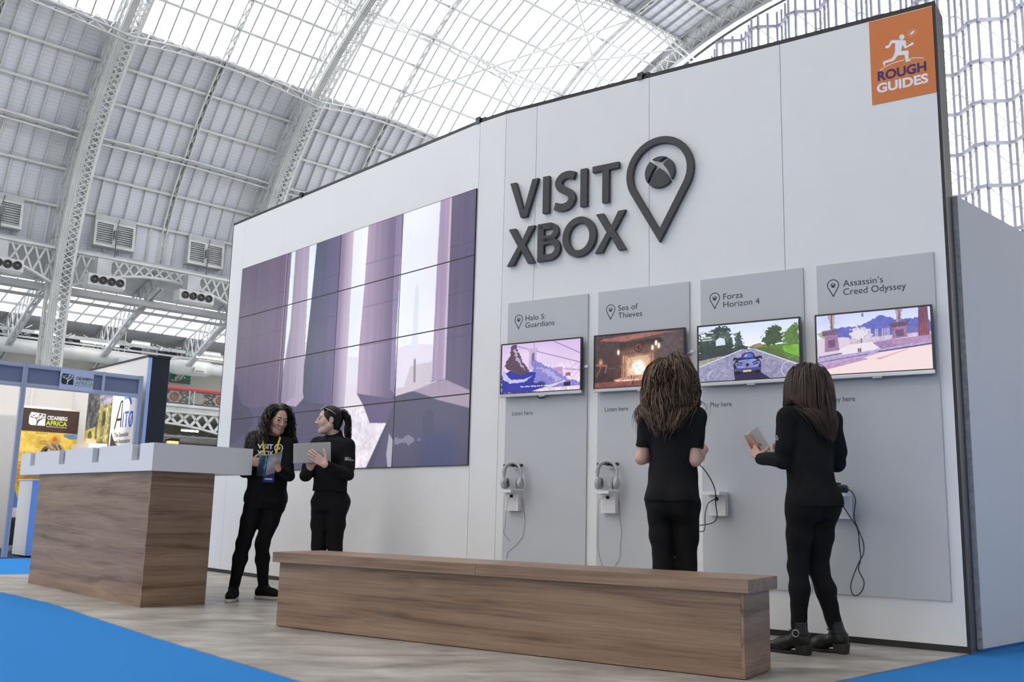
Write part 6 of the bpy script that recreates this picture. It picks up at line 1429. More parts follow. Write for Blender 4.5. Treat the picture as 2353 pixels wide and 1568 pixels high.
m = MB(); m.box(4.31, 4.82, 14.40, 14.995, 1.045, 1.058, P); m.build('plinth_top', MT['white_gloss'], t)
m = MB(); m.box(BU0, BU1, 14.30, BVB, -.02, -.001, P); tag(m.build('booth_carpet', mat('navy_carpet', (.010, .022, .075), .95, noise=.2, nscale=80)), 'dark navy carpet inside the shell scheme booth', 'carpet')
for u in (3.2, 4.9, 5.4):     # the booth's own spotlights behind its fascia
    t = thing('spotlight', 'small spotlight clipped behind the booth fascia', 'spotlight', P(u, BV + .12, 2.45), 'spotlights behind the booth fascia')
    m = MB(); m.smooth = True; m.tube([P(u, BV + .06, 2.52), P(u, BV + .16, 2.44)], [.03, .05], 12); m.build('lamp_housing', MT['plastic_black'], t)
    ld = bpy.data.lights.new('spotlight_beam', 'SPOT'); ld.energy = 45; ld.color = (1, .86, .70); ld.spot_size = R(125); ld.spot_blend = .8; ld.shadow_soft_size = .06
    lo_ = bpy.data.objects.new('spotlight_beam', ld); COL.objects.link(lo_); lo_.location = P(u, BV + .18, 2.43); dv = P(u, BVB, 1.3) - P(u, BV + .18, 2.43); lo_.rotation_euler = dv.to_track_quat('-Z', 'Y').to_euler()
# tall partition beside the booth
t = thing('partition_wall', 'tall white partition with a black end beside the shell scheme booth', 'partition', P(5.96, 16, 0))
m = MB(); m.box(5.80, 6.13, 14.48, 19, 0, 2.955, P); m.build('partition_body', MT['booth_white'], t); m = MB(); m.box(5.855, 6.13, 14.44, 14.478, 0, 2.955, P); m.build('end_face', mat('black_vinyl', (.006, .008, .014), .5), t)
m = MB(); m.box(5.80, 5.853, 14.44, 14.478, 0, 2.95, P); m.build('corner_strip', mat('pale_blue_strip', srgb(176, 196, 236), .5), t); m = MB(); m.box(5.79, 6.14, 14.43, 19, 2.955, 2.985, P); m.build('top_trim', MT['black'], t)

# ================================================================== fittings of the hall
for i, u in enumerate((12.35, 17.95, 23.05)):
    t = thing('louvre_vent', ['white double louvre vent low in the roof, cut by the picture edge', 'white double louvre vent low in the roof just beside the lattice column', 'white double louvre vent low in the roof just above the end of the stand wall'][i], 'vent', P(u, 50.95, 14.2), 'louvre vents low in the roof')
    m = MB(); W2, z0, z1, v0 = 1.06, 14.08, 15.16, 50.75
    for a, b, c, d in ((u - W2, u + W2, z0 - .16, z0), (u - W2, u + W2, z1, z1 + .10), (u - W2, u - W2 + .12, z0, z1), (u + W2 - .12, u + W2, z0, z1), (u - .10, u + .10, z0, z1)): m.box(a, b, v0 - .1, v0 + .9, c, d, P)
    m.build('vent_frame', MT['steel_white'], t)
    for s0 in (-W2 + .12, .10):
        m = MB()
        for k in range(9): z = z0 + .05 + k * .118; m.hexa([P(u + s0, v0 - .02, z), P(u + s0 + W2 - .22, v0 - .02, z), P(u + s0 + W2 - .22, v0 + .10, z + .07), P(u + s0, v0 + .10, z + .07), P(u + s0, v0 - .02, z + .03), P(u + s0 + W2 - .22, v0 - .02, z + .03), P(u + s0 + W2 - .22, v0 + .10, z + .10), P(u + s0, v0 + .10, z + .10)])
        m.build('louvre_slats', MT['steel_white'], t)
        m = MB(); m.box(u + s0, u + s0 + W2 - .22, v0 + .12, v0 + .14, z0, z1, P); m.build('back_plate', MT['steel_grey'], t)
    m = MB(); m.box(u - .08, u + .12, v0 - .24, v0 - .1, z0 + .35, z0 + .75, P); m.bar(P(u + .05, v0 - .2, z0 + .3), P(u + .05, v0 - .2, z0 - .7), .05); m.bar(P(u + .15, v0 - .15, z1 + .3), P(u - .12, v0 - .25, z0 + .2), .03); m.build('opening_motor', MT['steel_dark'], t)
    m = MB(); m.hexa([P(u - W2, v0 - .05, z1 + .08), P(u + W2, v0 - .05, z1 + .08), P(u + W2, v0 + .3, z1 + .08), P(u - W2, v0 + .3, z1 + .08), P(u - W2, 50.62, z1 + .42), P(u + W2, 50.62, z1 + .42), P(u + W2, 50.9, z1 + .42), P(u - W2, 50.9, z1 + .42)]); m.build('vent_hood', MT['steel_grey'], t)
for i, (a, b) in enumerate(((11.4, 13.27), (16.28, 18.14), (21.0, 22.95))):
    t = thing('air_nozzle_unit', ['white box with round black air nozzles, cut by the picture edge', 'white box with four round black air nozzles beside the lattice column', 'white box with four round black air nozzles near the end of the stand wall'][i], 'ventilation unit', P((a + b) / 2, 49.3, 11.4), 'air nozzle boxes under the lattice girder')
    z0, z1, v0 = 11.43, 12.02, 49.0; m = MB(); m.box(a, b, v0, v0 + .8, z0, z1, P); m.build('housing', MT['steel_white'], t, bevel=.02)
    m = MB(); c = (a + b) / 2; m.box(c - .45, c + .25, v0 + .3, v0 + .9, z1, z1 + .9, P); m.hexa([P(a + .1, v0 + .1, z0 - .12), P(b - .1, v0 + .1, z0 - .12), P(b - .1, v0 + .8, z0 - .12), P(a + .1, v0 + .8, z0 - .12), P(a, v0, z0), P(b, v0, z0), P(b, v0 + .8, z0), P(a, v0 + .8, z0)]); m.build('duct_neck', MT['steel_grey'], t)
    for k in range(4):
        c = P(a + (b - a) * (.16 + .227 * k), v0 - .005, (z0 + z1) / 2); ax = lambda x, y, z: c + Ud * x + Vector((0, 0, y)) - Vv * z
        m = MB(); m.smooth = True; m.lathe([(.20, 0), (.20, .07), (.17, .07), (.135, .025), (.10, .014), (0, .014)], 24, ax); nz = m.build('nozzle', MT['black'], t)
        m = MB(); m.smooth = True; m.lathe([(.065, .014), (.055, .04), (.03, .05), (0, .052)], 20, ax); m.build('nozzle_core', MT['steel_dark'], nz)
# gallery railing: red hand rail over dark scroll panels
t = thing('gallery_railing', 'ornate dark iron gallery railing with a red hand rail', 'railing', P(22.8, 50.3, 6.0))
m = MB(); m.box(10, 44, 50.22, 50.40, 6.80, 6.93, P); m.build('hand_rail', mat('red_paint', srgb(190, 40, 48), .45), t, bevel=.02)
MT['iron'] = mat('dark_iron', (.055, .052, .048), .5)
bar_ = MB(); bar_.box(10, 44, 50.27, 50.34, 6.72, 6.78, P); bar_.box(10, 44, 50.27, 50.34, 6.05, 6.11, P); bar_.build('rail_frame', MT['iron'], t)
for k in range(9):
    u = 20.05 + k * 2.62 - 5.2; m = MB(); m.box(u - .17, u - .10, 50.24, 50.36, 6.05, 6.8, P); m.build('baluster_post', MT['steel_grey'], t); m = MB(); m.box(u + .10, u + .17, 50.24, 50.36, 6.05, 6.8, P); m.build('baluster_post', MT['steel_grey'], t)
    c = u + 1.31 + .35; m = MB(); m.smooth = True; m.lathe([(0, .0), (.0, .03), (.17, .03), (.20, .05), (.24, .05), (.25, 0)], 24, lambda x, y, z: P(c + x, 50.28 - z, 6.42 + y)); m.build('medallion', mat('bronze_paint', (.16, .07, .045), .5) if 'bronze' not in MT else MT['bronze'], t)
    for sx in (-1, 1):
        m = MB()
        for sy in (-1, 1):
            for cx, cy, r, tn in ((.55, .12, .17, 1.6), (.85, .16, .13, 1.5), (.70, .22, .09, 1.3), (.36, .22, .10, 1.4)):
                pts = [P(c + sx * (cx + r * (1 - .55 * q) * math.cos(q * tn * 2 * math.pi + .7)), 50.30, 6.42 + sy * (cy * .95 + r * (1 - .55 * q) * .8 * math.sin(q * tn * 2 * math.pi + .7))) for q in [j / 16 for j in range(17)]]
                m.tube(pts, .020, 5)
        m.tube([P(c + sx * 1.05, 50.3, 6.12), P(c + sx * .62, 50.3, 6.40), P(c + sx * .27, 50.3, 6.70)], .022, 5); m.tube([P(c + sx * 1.05, 50.3, 6.72), P(c + sx * .62, 50.3, 6.44), P(c + sx * .27, 50.3, 6.14)], .022, 5)
        m.build('scroll_lattice', MT['iron'], t, fixn=False)
# signs, tubes and duct in the gallery
MT['exit_green'] = mat('exit_green', srgb(26, 110, 66), .5); MT['exit_dark'] = mat('exit_dark_green', srgb(52, 66, 54), .5)
for i, (a, b, z0, z1, v) in enumerate(((25.80, 26.50, 9.55, 10.36, 58.5), (25.35, 26.75, 8.33, 8.86, 59.6))):
    t = thing('direction_sign', ['green hanging direction sign under the gallery roof', 'long green direction sign on the gallery wall over the red hand rail'][i], 'sign', P((a + b) / 2, v, z0)); m = MB(); m.box(a, b, v, v + .05, (z0 + z1) / 2, z1, P); m.build('upper_panel', MT['exit_green'], t); m = MB(); m.box(a, b, v, v + .05, z0, (z0 + z1) / 2, P); m.build('lower_panel', MT['exit_dark'], t)
    m = MB(); f = lambda x, y, d: P(a + x, v - .004, z0 + y); h = z1 - z0; w = b - a
    put_text(m, '1 - 3' if i == 0 else '1 - 1', f, w * .3, h * .62, w * .42, h * .24); m.build('white_lettering', MT['white_ink'], t, fixn=False); m = MB(); put_text(m, 'Exit' if i == 0 else 'Stairs', f, w * .1, h * .26, w * .3, h * .12); m.build('white_lettering', MT['white_ink'], t, fixn=False)
    if i == 0: m = MB(); m.bar(P(a + .1, v, z1), P(a + .1, v, z1 + 1.2), .02); m.bar(P(b - .1, v, z1), P(b - .1, v, z1 + 1.2), .02); m.build('hanger', MT['steel_grey'], t)
tube_m = mat_emit('fluorescent', (1.0, .93, .74), 9.0)
for i, (a, b, z, v) in enumerate(((21.83, 22.87, 10.12, 57), (26.35, 27.40, 10.06, 57), (25.86, 27.6, 9.77, 57), (16.4, 17.9, 9.96, 57), (23.5, 24.5, 4.85, 53), (19.0, 21.2, 9.85, 57.4))):
    t = thing('fluorescent_light', ['lit tube light in the gallery left of the green hanging sign', 'short lit tube light right beside the green hanging sign', 'long lit tube light right beside the green hanging sign', 'lit tube light in the gallery behind the lattice column', 'lit tube light below the gallery lattice girder', 'long lit tube light in the gallery just right of the lattice column'][i], 'light', P((a + b) / 2, v, z), 'tube lights of the gallery')
    m = MB(); m.box(a, b, v - .07, v + .07, z + .05, z + .13, P); m.build('light_housing', MT['steel_white'], t); m = MB(); m.tube([P(a, v, z), P(b, v, z)], .05, 10); m.build('tube', tube_m, t)
t = thing('air_duct', 'round white air duct along the gallery wall', 'duct', P(22, 58.6, 9.2)); m = MB(); m.smooth = True; pts = [(8, .42), (20.5, .42), (24.8, .42), (25.3, .55), (27.2, .55), (27.7, .36), (44, .36)]; m.tube([P(u, 58.6, 9.3) for u, r in pts], [r for u, r in pts], 20); m.build('duct_pipe', MT['steel_white'], t)
for u in (14, 18, 22, 26, 30): m = MB(); m.bar(P(u, 58.6, 9.2), P(u, 58.6, 11), .05); m.build('duct_hanger', MT['steel_grey'], t)
for i, (a, b) in enumerate(((21.47, 22.13), (26.2, 27.0))):
    m = MB(); m.box(a, b, 57.9, 58.3, 8.9, 9.24, P); o = m.build('outlet_box', MT['steel_white'], t)
    m = MB()
    for k in range(6): m.box(a + .06 + k * .1, a + .12 + k * .1, 57.88, 57.9, 8.96, 9.04, P)
    m.build('outlet_grille', MT['steel_dark'], o)
m = MB(); m.box(22.4, 22.95, 52, 52.3, 3.9, 4.15, P); o = m.build('lit_sign', mat_emit('amber_sign', (1, .62, .2), 1.2)); tag(o, 'small amber lit sign far below the gallery girder', 'sign')
m = MB(); m.box(22.35, 23.0, 51.95, 52.35, 4.15, 4.3, P); m.build('sign_housing', MT['black'], o)
# closed lower storey under the gallery
m = MB(); m.box(U0, 45, 56.5, 56.8, 0, 3.9, P); wv_ = m.build('wall_gallery_low', mat('grey_sheet', (.42, .43, .47), .6)); tag(wv_, kind='structure')
m = MB()
for k in range(60): u = 14 + k * .45; m.box(u, u + .03, 56.47, 56.5, 0, 3.9, P)
m.build('sheet_ribs', MT['steel_grey'], wv_)
m = MB()
for k in range(26): u = 14 + k * .8; m.bar(P(u, 51.5, 4.45), P(u + .4, 56.5, 4.5), .05, .05); m.bar(P(u, 51.5, 4.2), P(u + .8, 51.5, 4.5), .04, .04)
for v in (51.5, 53, 54.5, 56): m.bar(P(12, v, 4.4), P(36, v, 4.4), .12, .1)
m.build('ceiling_frame', MT['steel_grey'], wv_, fixn=False)
# ================================================================== the people
def decal(Fs, o, ex, ey, dr, verts, back=.0035):
    """flat lettering laid onto a cloth field: march from the plane at o along dr"""
    P0 = np.array([o + ex * x + ey * y for x, y in verts]); t = np.zeros(len(P0))
    for _ in range(60):
        d = Fs.sample(P0 + dr * t[:, None]); t += np.clip(d, -.01, .02) * .8
    return P0 + dr * (t - back)[:, None]
def decal_text(mb, Fs, o, ex, ey, dr, s, x, y, w, hgt, bold=.0, sub=3):
    vs, fs, W = text_mesh(s, 1.0, bold); b = bmesh.new(); bv = [b.verts.new((q[0] * w / W + x, q[1] * hgt / .729 + y, 0)) for q in vs]
    for f in fs:
        try: b.faces.new([bv[i] for i in f])
        except ValueError: pass
    bmesh.ops.triangulate(b, faces=b.faces[:])
    b.verts.index_update(); V = decal(Fs, o, ex, ey, dr, [(v.co.x, v.co.y) for v in b.verts]); mb.add(V, [tuple(v.index for v in f.verts) for f in b.faces]); b.free()
def scalp(rng, n, hair_line=(38, 6, -34)):
    """random directions on the hair-covered part of the skull; hair_line: lowest elevation at the front, the sides and the back"""
    out = []
    while len(out) < n:
        d = rng.normal(size=3); d /= np.linalg.norm(d); az = math.degrees(math.acos(max(-1, min(1, d[1] / max(1e-6, math.hypot(d[0], d[1])))))); el = math.degrees(math.asin(d[2]))
        lim = np.interp(az, [0, 40, 90, 130, 180], [hair_line[0], hair_line[0] - 4, hair_line[1], hair_line[2], hair_line[2] - 4])
        if el > lim: out.append(d)
    return np.array(out)
SK_C, SK_R = A3(0, -.014, .030), A3(.074, .094, .086)
def cap_mesh(p, inf=.010, extra=(), face=True, h=.006):
    hc, Hm = p['hc'], p['Hm']; X = Field(hc - .22 - A3(0, 0, .25), hc + .19, h); T = lambda x, y, z: hc + Hm @ A3(x, y, z); X.ell(T(*SK_C), SK_R + inf, 0, Hm); X.ell(T(0, -.045, -.02), (.066, .062, .075), .03, Hm)
    for a, b, r0, r1 in extra: X.cone(a, b, r0, r1, .03)
    if face: X.ell(T(0, .075, -.047), (.086, .077, .106), .02, Hm, 'd'); X.ell(T(0, .112, .058), (.074, .074, .070), .015, Hm, 'd')
    return X.mesh()
def long_hair(p, material, n, zend, part=0.0, off=(.008, .03), wave=0.0, wfreq=30., curl=0.0, cfreq=60., rad=.0062, extra=(), lim=(40, 4, -30), grav=.22, flare=.0, ztol=.02, cap=.010, gather=None):
    hc, Hm, F, rng = p['hc'], p['Hm'], p['F'], p['rng']; d = scalp(rng, n, lim); pts = SK_C + d * (SK_R + .006); roots = hc + pts @ Hm.T
    sd_ = np.where(pts[:, 0] >= part, 1.0, -1.0) * (.55 + flare) * np.clip((d[:, 1] + .55) / .8, 0, 1) + d[:, 0] * .5; lat = np.stack([sd_, -.50 + 0 * sd_, -.30 + 0 * sd_], -1); nrm = d / (SK_R ** 2); nrm /= np.linalg.norm(nrm, axis=1, keepdims=True); lat -= nrm * (lat * nrm).sum(1, keepdims=True); lat /= np.linalg.norm(lat, axis=1, keepdims=True); dirs = lat @ Hm.T
    paths = []; lens = []; step = .016; k = 4; L = hc[2] + .13 - (zend if not callable(zend) else min(zend(.06), zend(-.06))) + .16
    for g in range(k):
        ix = np.arange(g, n, k); o = off[0] + (off[1] - off[0]) * (g + .5) / k; pa = swept_hair(roots[ix], dirs[ix], F, [L], step, o, grav, .80, wave, wfreq, rng, gather); paths.append(pa)
    paths = np.concatenate(paths)
    rx = (roots - hc) @ Hm; order = np.concatenate([np.arange(g, n, k) for g in range(k)])
    for q, x0 in zip(paths, rx[order, 0]):
        ze = (zend(x0) if callable(zend) else zend) + rng.normal() * ztol; below = np.nonzero(q[:, 2] < ze)[0]; lens.append((below[0] if len(below) else len(q)) * step)
    keep = [i for i in range(len(paths)) if lens[i] > .05]
    return hair_object(paths[keep], np.array(lens)[keep], step, rad, rng, p['root'], material, cap_mesh(p, cap, extra), 4, .45, None, F, curl, cfreq)
HB_ = dict(p3=mat_hair('chestnut_hair', (.022, .012, .0075), (.30, .185, .11)), p4=mat_hair('dark_brown_hair', (.013, .0072, .0055), (.125, .070, .050)), p1=mat_hair('dark_curly_hair', (.009, .006, .005), (.085, .056, .042)), p2=mat_hair('black_brown_hair', (.006, .0042, .0038), (.048, .031, .025)), p5=mat_hair('blond_hair', (.20, .14, .08), (.62, .50, .34)))
SKIN = dict(skin=(.62, .385, .295), lip=(.50, .235, .20))
def frame(loc, face):
    th = R(face); c, s = math.cos(th), math.sin(th)
    return lambda dx, dy, z: A3(dx * c + dy * s, -dx * s + dy * c, z)

# ---- woman with long straight hair, seen from behind ----
loc4, f4 = (1.81, 5.86, 0), 18; W = frame(loc4, f4)
J4 = dict(torso=std_torso((.0, .0), 0, .160, 1.035, .120), head=W(.005, .025, 1.578), head_rot=(R(4), R(4), 0), hipL=A3(-.082, -.005, .85), hipR=A3(.082, -.005, .85), kneeL=W(-.080, .025, .49), kneeR=W(.052, .075, .49), ankleL=W(-.100, -.020, .125), ankleR=W(.150, .075, .125), toeL=W(-.245, .105, 0), toeR=W(.005, .20, 0),
          shL=A3(-.150, -.012, 1.375), shR=A3(.150, -.012, 1.370), elL=A3(-.178, .010, 1.115), elR=A3(.186, -.010, 1.110), wrL=W(-.245, .225, 1.140), wrR=A3(.045, .225, 1.150))
bk4 = W(-.265, .335, 1.235)
hd = lambda f, n, c, t, **k: dict(f=np.array(f, float), n=np.array(n, float), curl=c, thumb=t, **k)
J4['handL'] = hd(W(-.20, .75, .62), W(.85, .35, -.25), [(.35, .7, .5), (.45, .8, .5), (.5, .8, .5), (.6, .8, .5)], (.45, .5, .75)); J4['handR'] = hd(W(-.75, .60, .25), W(-.2, -.5, .8), [(.4, .6, .4)] * 4, (.5, .6, .5))
p4 = build_person('person with long straight dark brown hair, seen from behind, holding an open book', loc4, f4, J4, dict(SKIN, seed=4, hair_mat=HB_['p4'], heel=.05, slim=.93, hem=.845, sleeveL='long', sleeveR='long', over_sleeve=True, ease=.016, min_a=.130, min_b=.106, fold=.0045, ff=26, collar=.0), 'four women at the stand')
add_shoes(p4['root'], J4, 'boot')
hc, Hm = p4['hc'], p4['Hm']; T = lambda x, y, z: hc + Hm @ A3(x, y, z)
long_hair(p4, HB_['p4'], 2400, 1.262, 0.004, (.004, .024), rad=.0036, extra=[(T(0, -.06, .02), T(.005, -.075, -.12), .080, .070), (T(.005, -.075, -.12), A3(.03, -.115, 1.36), .066, .030)], lim=(44, 6, -40), grav=.26, ztol=.018, gather=(.035, 1.5, 1.47))
m = MB(); exs, eys = A3(.10, .97, 0), A3(0, 0, 1)
sl_o = lin(J4['shL'], J4['elL'], .50) + A3(-.16, -.05, 0); ex_ = A3(-.25, 1, 0) / 1.03 * -1; ex_ = A3(-.55, -.83, 0); exl = A3(.55, -.83, 0)
# the sleeve print faces back and to her left
dirn = A3(.80, .60, 0); exl = A3(.60, -.80, 0)
decal_text(m, p4['Fs'], sl_o, exl, eys, dirn, 'XBOX', -.052, .0, .042, .011, .02); decal_text(m, p4['Fs'], sl_o, exl, eys, dirn, 'I', -.002, -.012, .003, .034); decal_text(m, p4['Fs'], sl_o, exl, eys, dirn, 'ROUGH', .006, -.004, .026, .006, .03); decal_text(m, p4['Fs'], sl_o, exl, eys, dirn, 'GUIDES', .006, -.013, .026, .006, .03); decal_text(m, p4['Fs'], sl_o, exl, eys, dirn, 'X', .012, .004, .015, .014, .02)
o = m.build('sleeve_print', MT['white_ink'], fixn=False); o.parent = p4['root']

# ---- woman with loose wavy hair, playing ----
loc3, f3 = (.985, 5.86, 0), -18; W = frame(loc3, f3)
J3 = dict(torso=std_torso((-.0, .0), 0, .160, 1.035, .124), head=W(-.005, .02, 1.590), head_rot=(R(-8), R(3), R(-2)), hipL=A3(-.082, -.005, .845), hipR=A3(.082, -.005, .845), kneeL=W(-.055, .02, .47), kneeR=W(.080, .02, .47), ankleL=W(-.045, .0, .105), ankleR=W(.085, -.02, .105), toeL=W(-.03, .25, 0), toeR=W(.16, .22, 0),
          shL=A3(-.138, -.012, 1.365), shR=A3(.138, -.012, 1.365), elL=A3(-.186, -.03, 1.110), elR=A3(.138, -.050, 1.100), wrL=A3(-.060, .215, 1.150), wrR=W(.212, .125, 1.180))
J3['handR'] = hd(W(-.15, .80, .45), W(-.92, .05, -.15), [(.7, .9, .6), (.75, .95, .6), (.8, 1.0, .6), (.85, 1.0, .6)], (.25, .35, .75), sc=.97); J3['handL'] = hd(A3(.30, .85, .35), A3(.9, -.1, 0), [(.7, .9, .6)] * 4, (.45, .55, .3))
p3_ = build_person('person with loose wavy chestnut hair in a black short sleeved shirt, seen from behind', loc3, f3, J3, dict(SKIN, seed=3, hair_mat=HB_['p3'], slim=.87, hem=.855, sleeveL='short', sleeveR='short', ease=.017, min_a=.124, min_b=.102, fold=.006, ff=24, collar=.0), 'four women at the stand')
add_shoes(p3_['root'], J3, 'sneaker')
hc, Hm = p3_['hc'], p3_['Hm']; T = lambda x, y, z: hc + Hm @ A3(x, y, z)
long_hair(p3_, HB_['p3'], 2400, 1.335, -.012, (.004, .032), wave=.06, wfreq=30., curl=.006, cfreq=40., rad=.0036, extra=[(T(0, -.06, .02), T(-.005, -.075, -.12), .080, .074), (T(-.02, -.07, -.12), A3(-.045, -.11, 1.41), .064, .036)], lim=(44, 4, -40), grav=.22, ztol=.045, flare=.0, gather=(-.028, 1.0, 1.47))
m = MB(); m.smooth = True
for s in (-1, 1): 
    m.tube([Vector(T(s * .074, -.01, .055)), Vector(T(s * .079, .05, .062)), Vector(T(s * .066, .086, .070))], .0028, 6)
    c = T(s * .036, .098, .075); m.add([c + Hm @ A3(s * .034 * math.cos(a), .004 - .012 * abs(math.cos(a)), .021 * math.sin(a)) for a in [k * math.pi / 8 for k in range(16)]], [tuple(range(16))])
m.tube([Vector(T(-.006, .103, .080)), Vector(T(.006, .103, .080))], .003, 6); o = m.build('sunglasses', MT['plastic_black'], fixn=False); o.parent = p3_['root']
th = R(f3); LW = lambda q: Vector((loc3[0] + q[0] * math.cos(th) - q[1] * math.sin(th), loc3[1] + q[0] * math.sin(th) + q[1] * math.cos(th), q[2]))
ck = LW((J3['wrR'] + J3['wrL']) / 2 + A3(0.01, .085, .035)); fwd3 = np.array([-math.sin(th), math.cos(th), 0.0]); rgt3 = np.array([math.cos(th), math.sin(th), 0.0])
controller(ck, rgt3, fwd3 * .94 + A3(0, 0, .34), A3(0, 0, .94) - fwd3 * .34, 'black game controller in the hands of the woman with loose wavy hair',
           [LW(A3(.06, .34, 1.16)), LW(A3(.16, .30, 1.05)), LW(A3(.215, .27, .95)), LW(A3(.22, .28, .86)), LW(A3(.20, .36, .74)), WR(-1.63, .70, .50), WR(-1.585, .672, .28), WR(-1.595, .70, .20), WR(-1.628, .765, .12), WR(-1.630, .815, .10), WR(-1.607, .868, .10), WR(-1.560, .897, .0925)])

# ---- woman with dark curls reading ----
loc1, f1_ = (-2.03, 8.25, 0), 197; W = frame(loc1, f1_)
J1 = dict(torso=std_torso((-.0, .01), 0, .158, .985, .126), head=W(.062, -.04, 1.492), head_rot=(R(22), R(-17), R(-4)), hipL=A3(-.084, -.005, .81), hipR=A3(.084, -.005, .81), kneeR=W(-.165, .0, .46), kneeL=W(-.018, .05, .46), ankleR=W(-.205, -.05, .098), ankleL=W(-.018, .17, .098), toeR=W(-.185, -.25, 0), toeL=W(.19, .11, 0),
          shR=W(-.150, .02, 1.305), shL=W(.145, -.02, 1.290), elR=W(-.192, -.02, 1.045), elL=W(.192, -.08, 1.025), wrR=W(-.088, -.235, 1.115), wrL=W(.150, -.265, 1.070))
J1['handR'] = hd(W(.80, -.30, .10), W(.35, .75, .35), [(.25, .55, .4), (.3, .6, .4), (.35, .65, .4), (.4, .7, .4)], (.55, .45, .55), sc=.9); J1['handL'] = hd(W(-.45, -.20, .62), W(-.6, .7, .1), [(.3, .6, .4), (.4, .7, .4), (.5, .7, .4), (.55, .7, .4)], (.5, .5, .5), sc=.9)
p1_ = build_person('person with dark curly hair and a yellow lanyard reading beside the counter', loc1, f1_, J1, dict(SKIN, seed=12, skin=(.57, .345, .26), hair_mat=HB_['p1'], slim=.93, hem=.795, sleeveL='long', sleeveR='long', over_sleeve=False, ease=.022, min_a=.140, min_b=.108, fold=.0055, ff=22, collar=.0), 'four women at the stand')
add_shoes(p1_['root'], J1, 'sneaker')
hc, Hm = p1_['hc'], p1_['Hm']; T = lambda x, y, z: hc + Hm @ A3(x, y, z)
long_hair(p1_, HB_['p1'], 1500, lambda x: 1.34 if x > .0 else 1.17, .012, (.003, .020), wave=.04, wfreq=40., curl=.0095, cfreq=85., rad=.0034, extra=[(T(0, -.05, .02), T(0, -.07, -.12), .074, .070), (T(.060, -.045, -.01), T(.078, -.05, -.15), .026, .024), (T(-.060, -.045, -.01), T(-.078, -.05, -.15), .026, .024)], lim=(56, 14, -40), grav=.24, ztol=.05, flare=.10, cap=.008, gather=(-.01, .9, 1.36))
ey_, drf = A3(0, 0, 1), A3(0, -1, 0); exf = A3(-1, 0, 0); of = A3(.0, .30, 1.210); m = MB()
decal_text(m, p1_['Fs'], of, exf, ey_, drf, 'VISIT', -.105, .030, .125, .040, .03); decal_text(m, p1_['Fs'], of, exf, ey_, drf, 'XBOX', -.105, -.025, .130, .040, .03)
po, pi_ = pin_outline(.066, .040, .036, -.032, 24), pin_outline(.066, .040, .028, -.018, 24); vo = decal(p1_['Fs'], of, exf, ey_, drf, po); vi = decal(p1_['Fs'], of, exf, ey_, drf, pi_); n = len(po); m.add(np.concatenate([vo, vi]), [(i, (i + 1) % n, n + (i + 1) % n, n + i) for i in range(n)])
for q in ball_parts(): m.add(decal(p1_['Fs'], of, exf, ey_, drf, [(.066 + x * .015, .040 + y * .015) for x, y in q]), [tuple(range(len(q)))])
o = m.build('chest_print', MT['white_ink'], fixn=False); o.parent = p1_['root']
MT['yellow'] = mat('yellow_ribbon', srgb(232, 208, 30), .6); MT['badge'] = mat('blue_badge', srgb(40, 44, 130), .4)
e = empty('lanyard', (0, 0, 0)); e.parent = p1_['root']
for s in (-1, 1):
    top = p1_['neck0'] + A3(s * .064, .0, .030); pl = [(s * .074, 1.335), (s * .064, 1.30), (s * .046, 1.20), (s * .024, 1.10), (s * .008, 1.045)]; V = decal(p1_['Fs'], A3(0, .32, 0), A3(1, 0, 0), ey_, drf, pl, .012); V = np.concatenate([[top], V]); sp_ = np.array([tuple(q) for q in spline([tuple(v) for v in V], 5)]); v_, q_ = tube_np(sp_, np.full(len(sp_), .0085), 6, .16, np.tile([0, 1, .1], (len(sp_), 1))); o = np_mesh('lanyard_ribbon', [(v_, q_)], MT['yellow'], e)
bv = decal(p1_['Fs'], A3(0, .32, 0), A3(1, 0, 0), ey_, drf, [(0, 1.00)], .012)[0]
m = MB(); m.box(-.046, .046, bv[1], bv[1] + .004, .965, 1.045, lambda x, y, z: Vector((x, y, z))); o = m.build('badge', MT['badge']); o.parent = e
m = MB(); m.box(-.030, .030, bv[1] + .0041, bv[1] + .0048, .985, .997, lambda x, y, z: Vector((x, y, z))); o = m.build('badge_print', MT['white_ink']); o.parent = e

# ---- woman with a pony tail holding a tablet ----
loc2, f2_ = (-1.50, 8.25, 0), 152; W = frame(loc2, f2_)
J2 = dict(torso=std_torso((.0, .0), 0, .158, .985, .124), head=W(-.035, -.02, 1.498), head_rot=(R(-44), R(-2), R(0)), hipL=A3(-.084, -.005, .81), hipR=A3(.084, -.005, .81), kneeR=W(-.065, -.01, .46), kneeL=W(.070, -.02, .46), ankleR=W(-.05, .02, .098), ankleL=W(.11, -.03, .098), toeR=W(-.16, -.17, 0), toeL=W(.07, -.25, 0),
          shR=W(-.135, .072, 1.300), shL=W(.138, -.072, 1.285), elR=W(-.200, -.03, 1.030), elL=W(.168, -.135, 1.045), wrR=W(-.125, -.245, 1.085), wrL=W(.025, -.375, 1.108))
J2['handL'] = hd(W(-.80, -.02, .55), W(.25, .95, -.05), [(.0, .12, .1), (.05, .15, .1), (.05, .15, .1), (.1, .2, .1)], (.55, .75, .05), sc=.95, ); J2['handR'] = hd(W(-.10, -.35, .85), W(.3, -.8, -.3), [(.5, .8, .5)] * 4, (.5, .5, .5), sc=.9)
p2_ = build_person('person with a dark pony tail and sunglasses pushed up, holding a silver tablet', loc2, f2_, J2, dict(SKIN, seed=21, skin=(.68, .45, .365), hair_mat=HB_['p2'], slim=.95, smile=.004, hem=.905, sleeveL='long', sleeveR='long', over_sleeve=True, ease=.016, min_a=.140, min_b=.106, fold=.0045, ff=26, collar=.03), 'four women at the stand')
add_shoes(p2_['root'], J2, 'sneaker')
